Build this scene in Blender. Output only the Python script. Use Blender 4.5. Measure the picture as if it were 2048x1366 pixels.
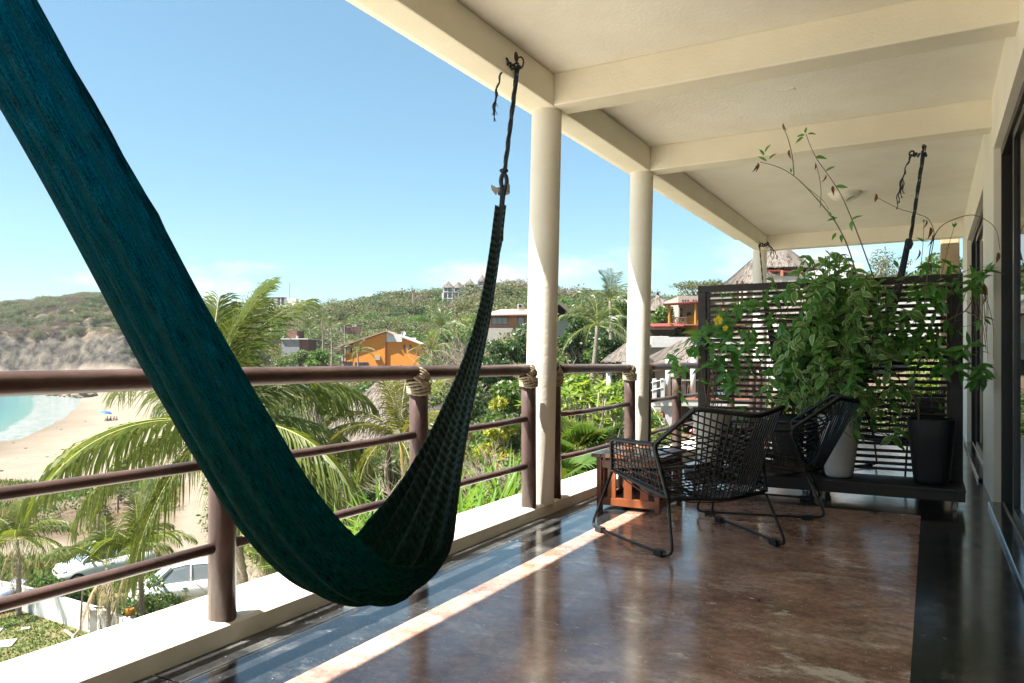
import bpy, bmesh, math, random
import numpy as np
from mathutils import Vector, Matrix, noise

random.seed(7)
rng = np.random.default_rng(7)
SC = bpy.context.scene
for o in list(bpy.data.objects):
    bpy.data.objects.remove(o)
COL = SC.collection
R = math.radians

# ------------------------------------------------------------------ camera
CAM_H = 1.05
YAW = R(29.056)
cam = bpy.data.cameras.new('camera')
cam_o = bpy.data.objects.new('camera', cam)
COL.objects.link(cam_o)
cam_o.location = (0, 0, CAM_H)
cam_o.rotation_euler = (R(90), 0, YAW)
cam.sensor_width = 36
cam.lens = 26.51
cam.shift_y = 0.01826
cam.clip_start = 0.05
cam.clip_end = 30000
SC.camera = cam_o

# ------------------------------------------------------------------ sky and sun
SUN_DIR = Vector((-0.614, -0.789, 1.78)).normalized()     # towards the sun
world = bpy.data.worlds.new('World')
SC.world = world
world.use_nodes = True
wn, wl = world.node_tree.nodes, world.node_tree.links
sky = wn.new('ShaderNodeTexSky')
sky.sky_type = 'NISHITA'
sky.sun_disc = False
sky.sun_elevation = math.asin(SUN_DIR.z)
sky.sun_rotation = math.atan2(SUN_DIR.x, SUN_DIR.y) % (2 * math.pi)
sky.air_density = 1.0
sky.dust_density = 0.35
sky.ozone_density = 1.6
bg = wn['Background']
bg.inputs[1].default_value = 0.052
# low fair-weather clouds: a noise over the view direction, kept to a band above the horizon all the way round
tc = wn.new('ShaderNodeTexCoord')
mp = wn.new('ShaderNodeMapping')
mp.inputs['Scale'].default_value = (5.2, 5.2, 13.0)
mp.inputs['Location'].default_value = (1.2, 4.4, 0.0)
nz = wn.new('ShaderNodeTexNoise')
nz.inputs['Scale'].default_value = 1.0
nz.inputs['Detail'].default_value = 7
nz.inputs['Roughness'].default_value = 0.55
cr = wn.new('ShaderNodeValToRGB')
cr.color_ramp.elements[0].position = 0.52
cr.color_ramp.elements[1].position = 0.64
sep = wn.new('ShaderNodeSeparateXYZ')
band = wn.new('ShaderNodeValToRGB')
e = band.color_ramp.elements
e[0].position = 0.0; e[0].color = (1, 1, 1, 1)
e[1].position = 0.17; e[1].color = (0, 0, 0, 1)
k = e.new(0.115); k.color = (.8, .8, .8, 1)
mul = wn.new('ShaderNodeMath'); mul.operation = 'MULTIPLY'
cmix = wn.new('ShaderNodeMix'); cmix.data_type = 'RGBA'
cmix.inputs[7].default_value = (4.6, 4.65, 4.7, 1)
wl.new(tc.outputs['Generated'], mp.inputs[0]); wl.new(mp.outputs[0], nz.inputs[0])
wl.new(nz.outputs[0], cr.inputs[0]); wl.new(tc.outputs['Generated'], sep.inputs[0])
wl.new(sep.outputs[2], band.inputs[0])
wl.new(cr.outputs[0], mul.inputs[0]); wl.new(band.outputs[0], mul.inputs[1])
wl.new(mul.outputs[0], cmix.inputs[0]); wl.new(sky.outputs[0], cmix.inputs[6])
tint = wn.new('ShaderNodeMix'); tint.data_type = 'RGBA'; tint.blend_type = 'MULTIPLY'; tint.inputs[0].default_value = 1
tint.inputs[7].default_value = (.56, .67, .645, 1)
milk = wn.new('ShaderNodeMix'); milk.data_type = 'RGBA'; milk.blend_type = 'ADD'; milk.inputs[0].default_value = 1
milk.inputs[7].default_value = (.34, .60, .68, 1)          # thin even haze that pales the whole sky
wl.new(sky.outputs[0], tint.inputs[6]); wl.new(tint.outputs[2], milk.inputs[6])
wl.new(milk.outputs[2], cmix.inputs[6]); wl.new(cmix.outputs[2], bg.inputs[0])

sun = bpy.data.lights.new('sun', 'SUN')
sun.energy = 4.0
sun.angle = R(0.53)
sun.color = (1.0, 0.95, 0.87)
sun_o = bpy.data.objects.new('sun', sun)
COL.objects.link(sun_o)
sun_o.rotation_euler = (-SUN_DIR).to_track_quat('-Z', 'Y').to_euler()
sun_o.location = (-8, -10, 25)

SC.view_settings.view_transform = 'Standard'
SC.view_settings.look = 'None'
SC.view_settings.exposure = 2.3
SC.view_settings.gamma = 1
SC.view_settings.use_curve_mapping = False
SC.render.engine = 'CYCLES'
SC.cycles.max_bounces = 9
SC.cycles.diffuse_bounces = 5
SC.cycles.glossy_bounces = 4
SC.cycles.transmission_bounces = 6
SC.cycles.transparent_max_bounces = 10
SC.cycles.caustics_reflective = False
SC.cycles.caustics_refractive = False
SC.cycles.sample_clamp_indirect = 8
SC.cycles.use_denoising = True

# ------------------------------------------------------------------ helpers
SY, CY = math.sin(YAW), math.cos(YAW)

def at(u, d, z):
    """World point d metres ahead of the veranda's look-out and u metres to the right of that line."""
    return Vector((u * CY - d * SY, u * SY + d * CY, z))

def bear(b, d, z=0.0):
    """World point by compass-like bearing: b = tangent of the angle from the look-out axis, d = distance ahead."""
    return at(b * d, d, z)

class MB:
    """Collects shapes, then links them as one mesh object."""
    def __init__(s):
        s.v, s.f, s.mi, s.cur = [], [], [], 0
    def add(s, vs, fs):
        n = len(s.v)
        s.v += [tuple(p) for p in vs]
        s.f += [tuple(i + n for i in f) for f in fs]
        s.mi += [s.cur] * len(fs)
        return s
    def box(s, x0, x1, y0, y1, z0, z1, M=None):
        vs = [Vector(p) for p in ((x0, y0, z0), (x1, y0, z0), (x1, y1, z0), (x0, y1, z0), (x0, y0, z1), (x1, y0, z1), (x1, y1, z1), (x0, y1, z1))]
        if M is not None:
            vs = [M @ p for p in vs]
        return s.add(vs, [(0, 3, 2, 1), (4, 5, 6, 7), (0, 1, 5, 4), (1, 2, 6, 5), (2, 3, 7, 6), (3, 0, 4, 7)])
    def bar(s, a, b, w, h, up=(0, 0, 1)):
        a, b = Vector(a), Vector(b)
        t = (b - a); L = t.length; t.normalize()
        u = Vector(up)
        if abs(t.dot(u)) > .98: u = Vector((0, 1, 0))
        x = t.cross(u).normalized(); z = x.cross(t)
        M = Matrix((x, t, z)).transposed().to_4x4(); M.translation = a
        return s.box(-w / 2, w / 2, 0, L, -h / 2, h / 2, M)
    def tube(s, pts, r, n=8, cap=True, closed=False):
        P = [Vector(p) for p in pts]
        m = len(P)
        rr = r if hasattr(r, '__len__') else [r] * m
        vs, fs = [], []
        prev = None
        for i in range(m):
            if closed: t = P[(i + 1) % m] - P[i - 1]
            else: t = P[min(i + 1, m - 1)] - P[max(i - 1, 0)]
            if t.length < 1e-9: t = Vector((0, 0, 1))
            t.normalize()
            if prev is None:
                a = Vector((0, 0, 1)) if abs(t.z) < .9 else Vector((1, 0, 0))
                x = t.cross(a).normalized()
            else:
                x = prev - t * prev.dot(t)
                x = x.normalized() if x.length > 1e-6 else t.orthogonal().normalized()
            prev = x
            y = t.cross(x)
            for k in range(n):
                a = 2 * math.pi * k / n
                vs.append(P[i] + (x * math.cos(a) + y * math.sin(a)) * rr[i])
        last = m if closed else m - 1
        for i in range(last):
            j = (i + 1) % m
            for k in range(n):
                k2 = (k + 1) % n
                fs.append((i * n + k, i * n + k2, j * n + k2, j * n + k))
        if cap and not closed:
            fs.append(tuple(range(n - 1, -1, -1)))
            fs.append(tuple((m - 1) * n + k for k in range(n)))
        return s.add(vs, fs)
    def lathe(s, prof, c=(0, 0, 0), n=24, sx=1, sy=1, power=2.0):
        vs, fs = [], []
        for r, z in prof:
            for k in range(n):
                a = 2 * math.pi * k / n
                ca, sa = math.cos(a), math.sin(a)
                q = (abs(ca) ** power + abs(sa) ** power) ** (-1 / power)
                vs.append((c[0] + r * q * ca * sx, c[1] + r * q * sa * sy, c[2] + z))
        for i in range(len(prof) - 1):
            for k in range(n):
                k2 = (k + 1) % n
                fs.append((i * n + k, i * n + k2, (i + 1) * n + k2, (i + 1) * n + k))
        fs.append(tuple(range(n - 1, -1, -1)))
        fs.append(tuple((len(prof) - 1) * n + k for k in range(n)))
        return s.add(vs, fs)
    def ball(s, c, r, n=8, sc=(1, 1, 1), jit=0.0):
        vs, fs = [], []
        c = Vector(c)
        for i in range(n + 1):
            th = math.pi * i / n
            for k in range(n * 2):
                ph = math.pi * k / n
                d = Vector((math.sin(th) * math.cos(ph), math.sin(th) * math.sin(ph), math.cos(th)))
                q = r * (1 + jit * noise.noise(d * 1.7 + c))
                vs.append(c + Vector((d.x * sc[0], d.y * sc[1], d.z * sc[2])) * q)
        m = n * 2
        for i in range(n):
            for k in range(m):
                k2 = (k + 1) % m
                fs.append((i * m + k, (i + 1) * m + k, (i + 1) * m + k2, i * m + k2))
        return s.add(vs, fs)
    def mesh(s, name, mats=(), smooth=False, org=None, bevel=0.0, seg=2):
        me = bpy.data.meshes.new(name)
        vs = s.v
        if org is not None:
            ox, oy, oz = org
            vs = [(p[0] - ox, p[1] - oy, p[2] - oz) for p in vs]
        me.from_pydata(vs, [], s.f)
        for m in (mats if isinstance(mats, (list, tuple)) else [mats]):
            me.materials.append(m)
        if len(me.materials) > 1:
            me.polygons.foreach_set('material_index', s.mi)
        if bevel:
            b = bmesh.new(); b.from_mesh(me)
            bmesh.ops.bevel(b, geom=b.edges[:], offset=bevel, segments=seg, profile=.6, affect='EDGES', clamp_overlap=True)
            b.to_mesh(me); b.free()
        if smooth:
            me.polygons.foreach_set('use_smooth', [True] * len(me.polygons))
        me.update()
        return me
    def build(s, name, mats, parent=None, smooth=False, bevel=0.0, seg=2, kind=None):
        org = parent.matrix_world_loc if False else (tuple(ORG.get(parent.name, (0, 0, 0))) if parent is not None else None)
        me = s.mesh(name, mats, smooth, org, bevel, seg)
        o = bpy.data.objects.new(name, me)
        COL.objects.link(o)
        if parent is not None:
            o.parent = parent
            ORG[o.name] = ORG.get(parent.name, (0, 0, 0))
        if kind: o['kind'] = kind
        return o

ORG = {}      # the world origin that the vertices of a thing's parts are measured from

def tag(o, label, cat=None, group=None, kind=None):
    o['label'] = label
    if cat: o['category'] = cat
    if group: o['group'] = group
    if kind: o['kind'] = kind
    return o

def thing(name, loc, label, cat, group=None, kind=None, rz=0.0):
    o = bpy.data.objects.new(name, None)
    o.empty_display_size = .1
    COL.objects.link(o)
    o.location = loc
    o.rotation_euler = (0, 0, rz)
    ORG[o.name] = tuple(loc)
    return tag(o, label, cat, group, kind)

def put(name, me, parent, loc=(0, 0, 0), rot=None, scale=1.0):
    """One more object on a shared mesh, placed in its parent's space."""
    o = bpy.data.objects.new(name, me)
    COL.objects.link(o)
    o.parent = parent
    if isinstance(rot, Matrix):
        o.matrix_local = Matrix.Translation(loc) @ rot.to_4x4() @ Matrix.Scale(scale, 4)
    else:
        o.location = loc
        if rot is not None: o.rotation_euler = rot
        o.scale = (scale,) * 3
    return o

def copy_tree(o, loc=None, rz=None, label=None, parent=None):
    c = o.copy(); COL.objects.link(c)
    if parent is not None: c.parent = parent
    if loc is not None: c.location = loc
    if rz is not None: c.rotation_euler = (0, 0, rz)
    if label: c['label'] = label
    for ch in o.children:
        copy_tree(ch, parent=c)
    return c

# ------------------------------------------------------------------ materials
def new_mat(name):
    m = bpy.data.materials.new(name); m.use_nodes = True
    return m, m.node_tree.nodes, m.node_tree.links, m.node_tree.nodes['Principled BSDF']

def rgb(c): return (c[0], c[1], c[2], 1)

def mat(name, col, rough=.6, col2=None, scale=6.0, detail=5, bump=0.0, bscale=None, metallic=0.0, spec=.5, stretch=None, lo=.35, hi=.65, bdist=.01, coat=0.0):
    m, n, l, p = new_mat(name)
    p.inputs['Base Color'].default_value = rgb(col)
    p.inputs['Roughness'].default_value = rough
    p.inputs['Metallic'].default_value = metallic
    p.inputs['Specular IOR Level'].default_value = spec
    p.inputs['Coat Weight'].default_value = coat
    t = n.new('ShaderNodeTexCoord')
    src = t.outputs['Object']
    if stretch:
        mp = n.new('ShaderNodeMapping'); mp.inputs['Scale'].default_value = stretch
        l.new(src, mp.inputs[0]); src = mp.outputs[0]
    if col2 is not None:
        z = n.new('ShaderNodeTexNoise'); z.inputs['Scale'].default_value = scale; z.inputs['Detail'].default_value = detail
        z.inputs['Roughness'].default_value = .6
        r = n.new('ShaderNodeValToRGB')
        r.color_ramp.elements[0].position = lo; r.color_ramp.elements[0].color = rgb(col)
        r.color_ramp.elements[1].position = hi; r.color_ramp.elements[1].color = rgb(col2)
        l.new(src, z.inputs[0]); l.new(z.outputs[0], r.inputs[0]); l.new(r.outputs[0], p.inputs['Base Color'])
    if bump:
        z = n.new('ShaderNodeTexNoise'); z.inputs['Scale'].default_value = bscale or scale * 4; z.inputs['Detail'].default_value = 6
        b = n.new('ShaderNodeBump'); b.inputs['Strength'].default_value = bump; b.inputs['Distance'].default_value = bdist
        l.new(src, z.inputs[0]); l.new(z.outputs[0], b.inputs['Height']); l.new(b.outputs[0], p.inputs['Normal'])
    return m

def leaf_mat(name, col, col2, trans=(.25, .4, .05), tw=.35, rough=.42, edge=None, spec=.4):
    """Leaf: colour varies from leaf to leaf and over the leaf, light passes through; edge = pale margin colour."""
    m, n, l, p = new_mat(name)
    p.inputs['Roughness'].default_value = rough
    p.inputs['Specular IOR Level'].default_value = spec
    g = n.new('ShaderNodeNewGeometry')
    oi = n.new('ShaderNodeObjectInfo')
    ad = n.new('ShaderNodeMath'); ad.operation = 'ADD'
    fr = n.new('ShaderNodeMath'); fr.operation = 'FRACT'
    l.new(g.outputs['Random Per Island'], ad.inputs[0]); l.new(oi.outputs['Random'], ad.inputs[1]); l.new(ad.outputs[0], fr.inputs[0])
    mx = n.new('ShaderNodeMix'); mx.data_type = 'RGBA'
    mx.inputs[6].default_value = rgb(col); mx.inputs[7].default_value = rgb(col2)
    l.new(fr.outputs[0], mx.inputs[0])
    out = mx.outputs[2]
    if edge is not None:
        uv = n.new('ShaderNodeUVMap')
        s_ = n.new('ShaderNodeSeparateXYZ'); l.new(uv.outputs[0], s_.inputs[0])
        z = n.new('ShaderNodeTexNoise'); z.inputs['Scale'].default_value = 5; l.new(uv.outputs[0], z.inputs[0])
        a2 = n.new('ShaderNodeMath'); a2.operation = 'MULTIPLY_ADD'; a2.inputs[1].default_value = .35; l.new(z.outputs[0], a2.inputs[0]); l.new(s_.outputs[0], a2.inputs[2])
        rp = n.new('ShaderNodeValToRGB'); rp.color_ramp.elements[0].position = .84; rp.color_ramp.elements[1].position = .93
        l.new(a2.outputs[0], rp.inputs[0])
        m2 = n.new('ShaderNodeMix'); m2.data_type = 'RGBA'; m2.inputs[7].default_value = rgb(edge)
        l.new(rp.outputs[0], m2.inputs[0]); l.new(out, m2.inputs[6]); out = m2.outputs[2]
    l.new(out, p.inputs['Base Color'])
    tr = n.new('ShaderNodeBsdfTranslucent')
    m3 = n.new('ShaderNodeMix'); m3.data_type = 'RGBA'; m3.inputs[0].default_value = .65; m3.inputs[7].default_value = rgb(trans)
    l.new(out, m3.inputs[6]); l.new(m3.outputs[2], tr.inputs[0])
    ms = n.new('ShaderNodeMixShader'); ms.inputs[0].default_value = tw
    l.new(p.outputs[0], ms.inputs[1]); l.new(tr.outputs[0], ms.inputs[2])
    l.new(ms.outputs[0], n['Material Output'].inputs[0])
    return m

M = {}
M['cream'] = mat('cream_paint', (.87, .84, .73), .75, (.82, .78, .67), 2.2, bump=.35, bscale=90, bdist=.006)
M['ceiling'] = mat('ceiling_stucco', (.89, .87, .79), .85, (.80, .765, .67), 1.1, bump=.5, bscale=55, bdist=.008)
M['beam'] = mat('beam_paint', (.85, .81, .68), .8, (.79, .745, .61), 2.0, bump=.4, bscale=75, bdist=.006)
M['kerb'] = mat('kerb_paint', (.82, .785, .69), .7, (.75, .71, .60), 3.0, bump=.3, bscale=40, bdist=.006)
M['column'] = mat('column_paint', (.73, .70, .62), .7, (.69, .66, .57), 3.0, bump=.22, bscale=26, bdist=.010, stretch=(1, 1, 1.8))
M['rail'] = mat('brown_painted_rail', (.062, .036, .031), .36, (.12, .075, .064), 14, bump=.35, bscale=50, bdist=.004, stretch=(1, .35, .35), lo=.4, hi=.7)
M['rope'] = mat('sisal_rope', (.44, .37, .27), .9, (.33, .27, .19), 40, bump=.8, bscale=160, bdist=.004)
M['screen'] = mat('dark_stained_wood', (.016, .010, .009), .5, (.030, .019, .016), 8, bump=.2, bscale=50, stretch=(.25, 3, 3), bdist=.003)
M['black_cord'] = mat('black_cord', (.006, .0065, .0075), .4, (.010, .011, .0125), 60, bump=.2, bscale=200, bdist=.001)
M['black_tube'] = mat('black_powder_coat', (.006, .0065, .007), .35)
M['rubber'] = mat('black_rubber', (.014, .015, .018), .6, bump=.3, bscale=80)
M['wood'] = mat('red_hardwood', (.27, .082, .025), .32, (.14, .042, .015), 7, bump=.12, bscale=40, stretch=(1, 1, .12), bdist=.002, coat=.25)
M['wood_top'] = mat('red_hardwood_top', (.22, .075, .03), .3, (.12, .045, .02), 7, bump=.12, bscale=40, stretch=(1, .12, 1), bdist=.002, coat=.25)
M['pot_white'] = mat('white_matt_pot', (.82, .81, .77), .55, (.76, .75, .71), 3, bump=.15, bscale=70, stretch=(1, 1, 6), bdist=.002)
M['pot_grey'] = mat('grey_matt_pot', (.50, .49, .45), .6, (.44, .43, .40), 4, bump=.2, bscale=60)
M['pot_black'] = mat('black_matt_pot', (.006, .008, .010), .6, (.010, .013, .015), 6, bump=.2, bscale=70)
M['soil'] = mat('potting_soil', (.03, .02, .013), .95, (.06, .042, .03), 30, bump=.8, bscale=60)
M['caster'] = mat('white_caster', (.6, .58, .52), .5, (.4, .37, .32), 20)
M['metal'] = mat('grey_metal', (.35, .35, .34), .35, metallic=.9)
M['door'] = mat('dark_door_frame', (.010, .0095, .0095), .3, (.016, .015, .015), 10)
M['track'] = mat('gold_aluminium_track', (.55, .47, .33), .35, metallic=.85)
M['curtain'] = mat('pale_curtain', (.16, .16, .15), .9, (.11, .11, .1), 6, stretch=(1, 9, .2))
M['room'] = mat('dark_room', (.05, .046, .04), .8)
M['lamp'] = mat('white_lamp_glass', (.72, .70, .62), .35)
M['cloth'] = mat('pale_cloth', (.42, .42, .43), .9, (.28, .27, .27), 50)
M['hook'] = mat('rusty_iron', (.07, .045, .035), .6, (.03, .022, .02), 40)

def make_floor_mat(name, base, dark, pale, amount, rough, seed):
    m, n, l, p = new_mat(name)
    t = n.new('ShaderNodeTexCoord')
    def noise_tex(sc, stretch=(1, 1, 1), det=6, ro=.6, off=0.0):
        mp = n.new('ShaderNodeMapping'); mp.inputs['Scale'].default_value = stretch; mp.inputs['Location'].default_value = (seed + off, seed * .7, 0)
        z = n.new('ShaderNodeTexNoise'); z.inputs['Scale'].default_value = sc; z.inputs['Detail'].default_value = det; z.inputs['Roughness'].default_value = ro
        l.new(t.outputs['Object'], mp.inputs[0]); l.new(mp.outputs[0], z.inputs[0])
        return z.outputs[0]
    def ramp(src, a, b, ca=(0, 0, 0), cb=(1, 1, 1)):
        r = n.new('ShaderNodeValToRGB'); r.color_ramp.elements[0].position = a; r.color_ramp.elements[1].position = b
        r.color_ramp.elements[0].color = rgb(ca); r.color_ramp.elements[1].color = rgb(cb)
        l.new(src, r.inputs[0]); return r.outputs[0]
    def mix(f, a, b):
        x = n.new('ShaderNodeMix'); x.data_type = 'RGBA'
        l.new(f, x.inputs[0]); l.new(a, x.inputs[6])
        if isinstance(b, tuple): x.inputs[7].default_value = rgb(b)
        else: l.new(b, x.inputs[7])
        return x.outputs[2]
    def mulc(c, src, a, b, lo, hi):
        x = n.new('ShaderNodeMix'); x.data_type = 'RGBA'; x.blend_type = 'MULTIPLY'; x.inputs[0].default_value = 1
        l.new(c, x.inputs[6]); l.new(ramp(src, a, b, (lo,) * 3, (hi,) * 3), x.inputs[7]); return x.outputs[2]
    c = ramp(noise_tex(1.5, (1, 1, 1), 8, .68), .36, .62, dark, base)
    mid = tuple(.55 * a + .45 * b for a, b in zip(base, pale))
    c = mix(ramp(noise_tex(2.6, (.8, 1.3, 1), 9, .74, 9), .53, .64), c, mid)
    c = mulc(c, noise_tex(7, (.8, 1.2, 1), 6, .7, 17), .36, .62, .70, 1.16)
    c = mulc(c, noise_tex(28, (1, 1, 1), 5, .7, 19), .36, .62, .74, 1.14)
    c = mix(ramp(noise_tex(1.7, (.8, 1.2, 1), 9, .74, 3), .60, .65), c, pale) if amount else c
    c = mix(ramp(noise_tex(30, (.45, 1, 1), 4, .65, 5), .65, .70), c, pale)
    c = mix(ramp(noise_tex(95, (1, 1, 1), 2, .5, 13), .69, .73), c, tuple(min(1, x * 1.5) for x in pale))
    l.new(c, p.inputs['Base Color'])
    ro = ramp(noise_tex(2.6, (.6, 1.6, 1), 7, .7, 21), .3, .75, (rough * .7,) * 3, (rough * 1.7,) * 3)
    l.new(ro, p.inputs['Roughness'])
    b = n.new('ShaderNodeBump'); b.inputs['Strength'].default_value = .06; b.inputs['Distance'].default_value = .01
    l.new(noise_tex(9, (1, 1, 1), 4, .5, 31), b.inputs['Height']); l.new(b.outputs[0], p.inputs['Normal'])
    p.inputs['Coat Weight'].default_value = .35
    p.inputs['Coat Roughness'].default_value = .12
    return m
M['floor_brown'] = make_floor_mat('polished_brown_concrete', (.57, .35, .265), (.26, .14, .102), (.80, .68, .56), 1, .15, 4.0)
M['floor_black'] = make_floor_mat('polished_black_concrete', (.032, .034, .036), (.014, .016, .018), (.17, .17, .16), 0, .15, 11.0)
# ================================================================== THE VERANDA
KX, WX = -2.275, 0.393          # inner face of the kerb, face of the house wall
ZB, ZC = 2.772, 2.991           # underside of the beams, ceiling
Y0, Y1 = -4.5, 12.42

# floor: brown field with black borders, laid as butting slabs
fl = MB()
def slab(x0, x1, y0, y1, mi, z=0.0):
    fl.cur = mi
    fl.add([(x0, y0, z), (x1, y0, z), (x1, y1, z), (x0, y1, z)], [(0, 1, 2, 3)])
XA, XB = -1.84, -.06
slab(XA, XB, Y0, 5.79, 0)
slab(XB, WX + .2, Y0, 5.79, 1)
slab(KX - .02, WX + .2, 5.79, 7.25, 1)
slab(XA, XB, 7.25, Y1, 0)
slab(XB, WX + .2, 7.25, Y1, 1)
slab(KX - .02, XA, 7.25, Y1, 1)
GX = -2.13                       # joint of the gutter strip along the kerb
J = .006
ys = [Y0, -.95, 1.62, 3.85, 5.79]
for a, b in zip(ys[:-1], ys[1:]):
    slab(KX - .02, GX - J / 2, a, b - J, 1)
    slab(GX + J / 2, XA, a, b - J, 1)
o = fl.build('floor', [M['floor_brown'], M['floor_black']])
tag(o, 'polished brown and black concrete floor of the veranda', 'floor', kind='structure')
b = MB().box(-2.63, WX + .2, Y0, Y1, -.36, -.012)
o = b.build('floor_slab', M['soil']); o.data.materials[0] = M['kerb']
tag(o, 'concrete slab that carries the veranda floor', 'slab', kind='structure')

# kerb in two lengths with a drain gap between them
def kerb(y0, y1, label):
    b = MB(); n = max(2, int((y1 - y0) / .25)); r = random.Random(int(y1 * 10))
    rows = []
    for i in range(n + 1):
        y = y0 + (y1 - y0) * i / n
        w = .004 * noise.noise(Vector((y * 1.3, 2, 5)))
        h = .083 + .003 * noise.noise(Vector((y * 1.1, 7, 1)))
        rows.append([(KX + w + .004, y, -.01), (KX + w, y, h - .016), (KX + w - .012, y, h - .004), (KX - .04, y, h), (-2.61, y, h - .002), (-2.632, y, h - .02), (-2.632, y, -.34)])
    vs = [p for r_ in rows for p in r_]; k = len(rows[0])
    fs = [(i * k + j, i * k + j + 1, (i + 1) * k + j + 1, (i + 1) * k + j) for i in range(n) for j in range(k - 1)]
    fs += [tuple(range(k - 1, -1, -1)), tuple(n * k + j for j in range(k))]
    b.add(vs, fs)
    o = b.build('kerb', M['kerb'])
    tag(o, label, 'kerb', kind='structure')
kerb(Y0, 2.56, 'near cream kerb under the railing, ending at the drain gap')
kerb(2.655, Y1, 'long cream kerb that carries the round columns')
# facade below the slab
b = MB().box(-2.55, 3.5, Y0, Y1, -9.5, -.362)
o = b.build('facade_below', M['kerb']); tag(o, 'cream outside wall of the floors below the veranda', 'wall', kind='structure')

# edge beam, cross beams, ceiling and roof slab
BX0, BX1 = -2.42, -2.232
o = MB().box(BX0, BX1, Y0, Y1, ZB, ZC + .002).build('edge_beam', M['beam'], bevel=.012)
tag(o, 'long cream edge beam that rests on the round columns', 'beam', kind='structure')
for (y0, y1, lab) in ((-2.3, -2.1, 'cream cross beam behind the look-out'), (4.60, 4.815, 'broad cream cross beam above the first column'), (6.60, 6.80, 'cream cross beam above the second column'), (12.21, 12.418, 'cream cross beam at the far end of the veranda')):
    o = MB().box(BX1 - .004, WX + .01, y0, y1, ZB + .0015, ZC + .002).build('cross_beam', M['beam'], bevel=.012)
    tag(o, lab, 'beam', kind='structure')
o = MB().box(-2.76, WX + .3, Y0, Y1, ZC, ZC + .16).build('ceiling', M['ceiling'])
tag(o, 'pale stucco ceiling of the veranda', 'ceiling', kind='structure')

# columns
def column(bx, by, tx, ty, label):
    b = MB(); n = 40; prof = []; r = random.Random(int(ty * 7)); K = 36
    rings = []
    z0, z1 = .07, ZB + .004
    for i in range(K + 1):
        t = i / K; z = z0 + (z1 - z0) * t
        rings.append([])
        for k_ in range(n):
            a = 2 * math.pi * k_ / n
            q = .1045 + (.0008 * noise.noise(Vector((math.cos(a) * 1.2, math.sin(a) * 1.2, z * 2.3 + ty)))) + .0005 * noise.noise(Vector((math.cos(a) * 5, math.sin(a) * 5, z * 18)))
            rings[-1].append((bx + (tx - bx) * t + q * math.cos(a), by + (ty - by) * t + q * math.sin(a), z))
    vs = [p for r_ in rings for p in r_]
    fs = [(i * n + k_, i * n + (k_ + 1) % n, (i + 1) * n + (k_ + 1) % n, (i + 1) * n + k_) for i in range(K) for k_ in range(n)]
    b.add(vs, fs)
    o = b.build('column', M['column'], smooth=True)
    tag(o, label, 'column', 'round columns along the veranda', kind='structure')
column(-2.36, 4.625, -2.335, 4.70, 'thick round cream column nearest the hammock')
column(-2.35, 6.55, -2.33, 6.66, 'round cream column behind the side table')
column(-2.36, 12.3, -2.36, 12.3, 'far round column behind the slatted screen')
column(-2.335, -2.2, -2.335, -2.2, 'round column behind the look-out, outside the frame')

# ceiling lamp and cover plate
t = thing('ceiling_lamp', (-.871, 9.524, ZC), 'small white dome lamp on the ceiling behind the tall stems', 'lamp')
MB().lathe([(.11, 0), (.17, -.01), (.165, -.035), (.13, -.07), (.07, -.095), (.0, -.1)], (-.871, 9.524, ZC), 24).build('lamp_shade', M['lamp'], t, smooth=True)
MB().lathe([(.185, .002), (.185, -.012), (.172, -.014)], (-.871, 9.524, ZC), 24).build('rim', M['ceiling'], t)
o = MB().box(-.97, -.85, 5.66, 5.72, ZC - .005, ZC + .01).build('cover_plate', M['ceiling'], bevel=.002)
tag(o, 'small blank cover plate on the ceiling', 'cover plate')

# ------------------------------------------------------------------ house wall with sliding doors
b = MB()
def wall_box(y0, y1, z0, z1):
    b.box(WX, WX + .2, y0, y1, z0, z1)
OP = [(-4.0, 6.414, 2.565), (7.66, 10.96, 2.535)]
wall_box(6.414, 7.66, -.005, ZC + .003); wall_box(10.96, Y1, -.005, ZC + .003); wall_box(Y0, -4.0, -.005, ZC + .003)
for y0, y1, h in OP: wall_box(y0, y1, h, ZC + .003)
o = b.build('house_wall', M['cream'])
tag(o, 'cream house wall with two sliding door openings', 'wall', kind='structure')
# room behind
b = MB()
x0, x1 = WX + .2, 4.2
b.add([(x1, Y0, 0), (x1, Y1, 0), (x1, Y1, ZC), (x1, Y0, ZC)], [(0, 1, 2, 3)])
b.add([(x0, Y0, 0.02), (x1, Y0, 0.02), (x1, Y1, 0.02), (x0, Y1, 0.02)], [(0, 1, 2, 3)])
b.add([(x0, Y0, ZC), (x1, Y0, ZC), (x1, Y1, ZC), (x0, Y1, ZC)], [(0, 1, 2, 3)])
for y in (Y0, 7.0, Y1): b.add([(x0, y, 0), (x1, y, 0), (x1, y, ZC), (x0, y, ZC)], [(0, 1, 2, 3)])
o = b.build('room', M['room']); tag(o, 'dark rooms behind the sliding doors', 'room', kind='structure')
# glass
m, n, l, p = new_mat('window_glass')
g1 = n.new('ShaderNodeBsdfGlossy'); g1.inputs['Roughness'].default_value = .02
tr = n.new('ShaderNodeBsdfTransparent'); tr.inputs[0].default_value = (.45, .47, .47, 1)
fr = n.new('ShaderNodeFresnel'); fr.inputs[0].default_value = 1.75
ms = n.new('ShaderNodeMixShader')
l.new(fr.outputs[0], ms.inputs[0]); l.new(tr.outputs[0], ms.inputs[1]); l.new(g1.outputs[0], ms.inputs[2]); l.new(ms.outputs[0], n['Material Output'].inputs[0])
M['glass'] = m

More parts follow.
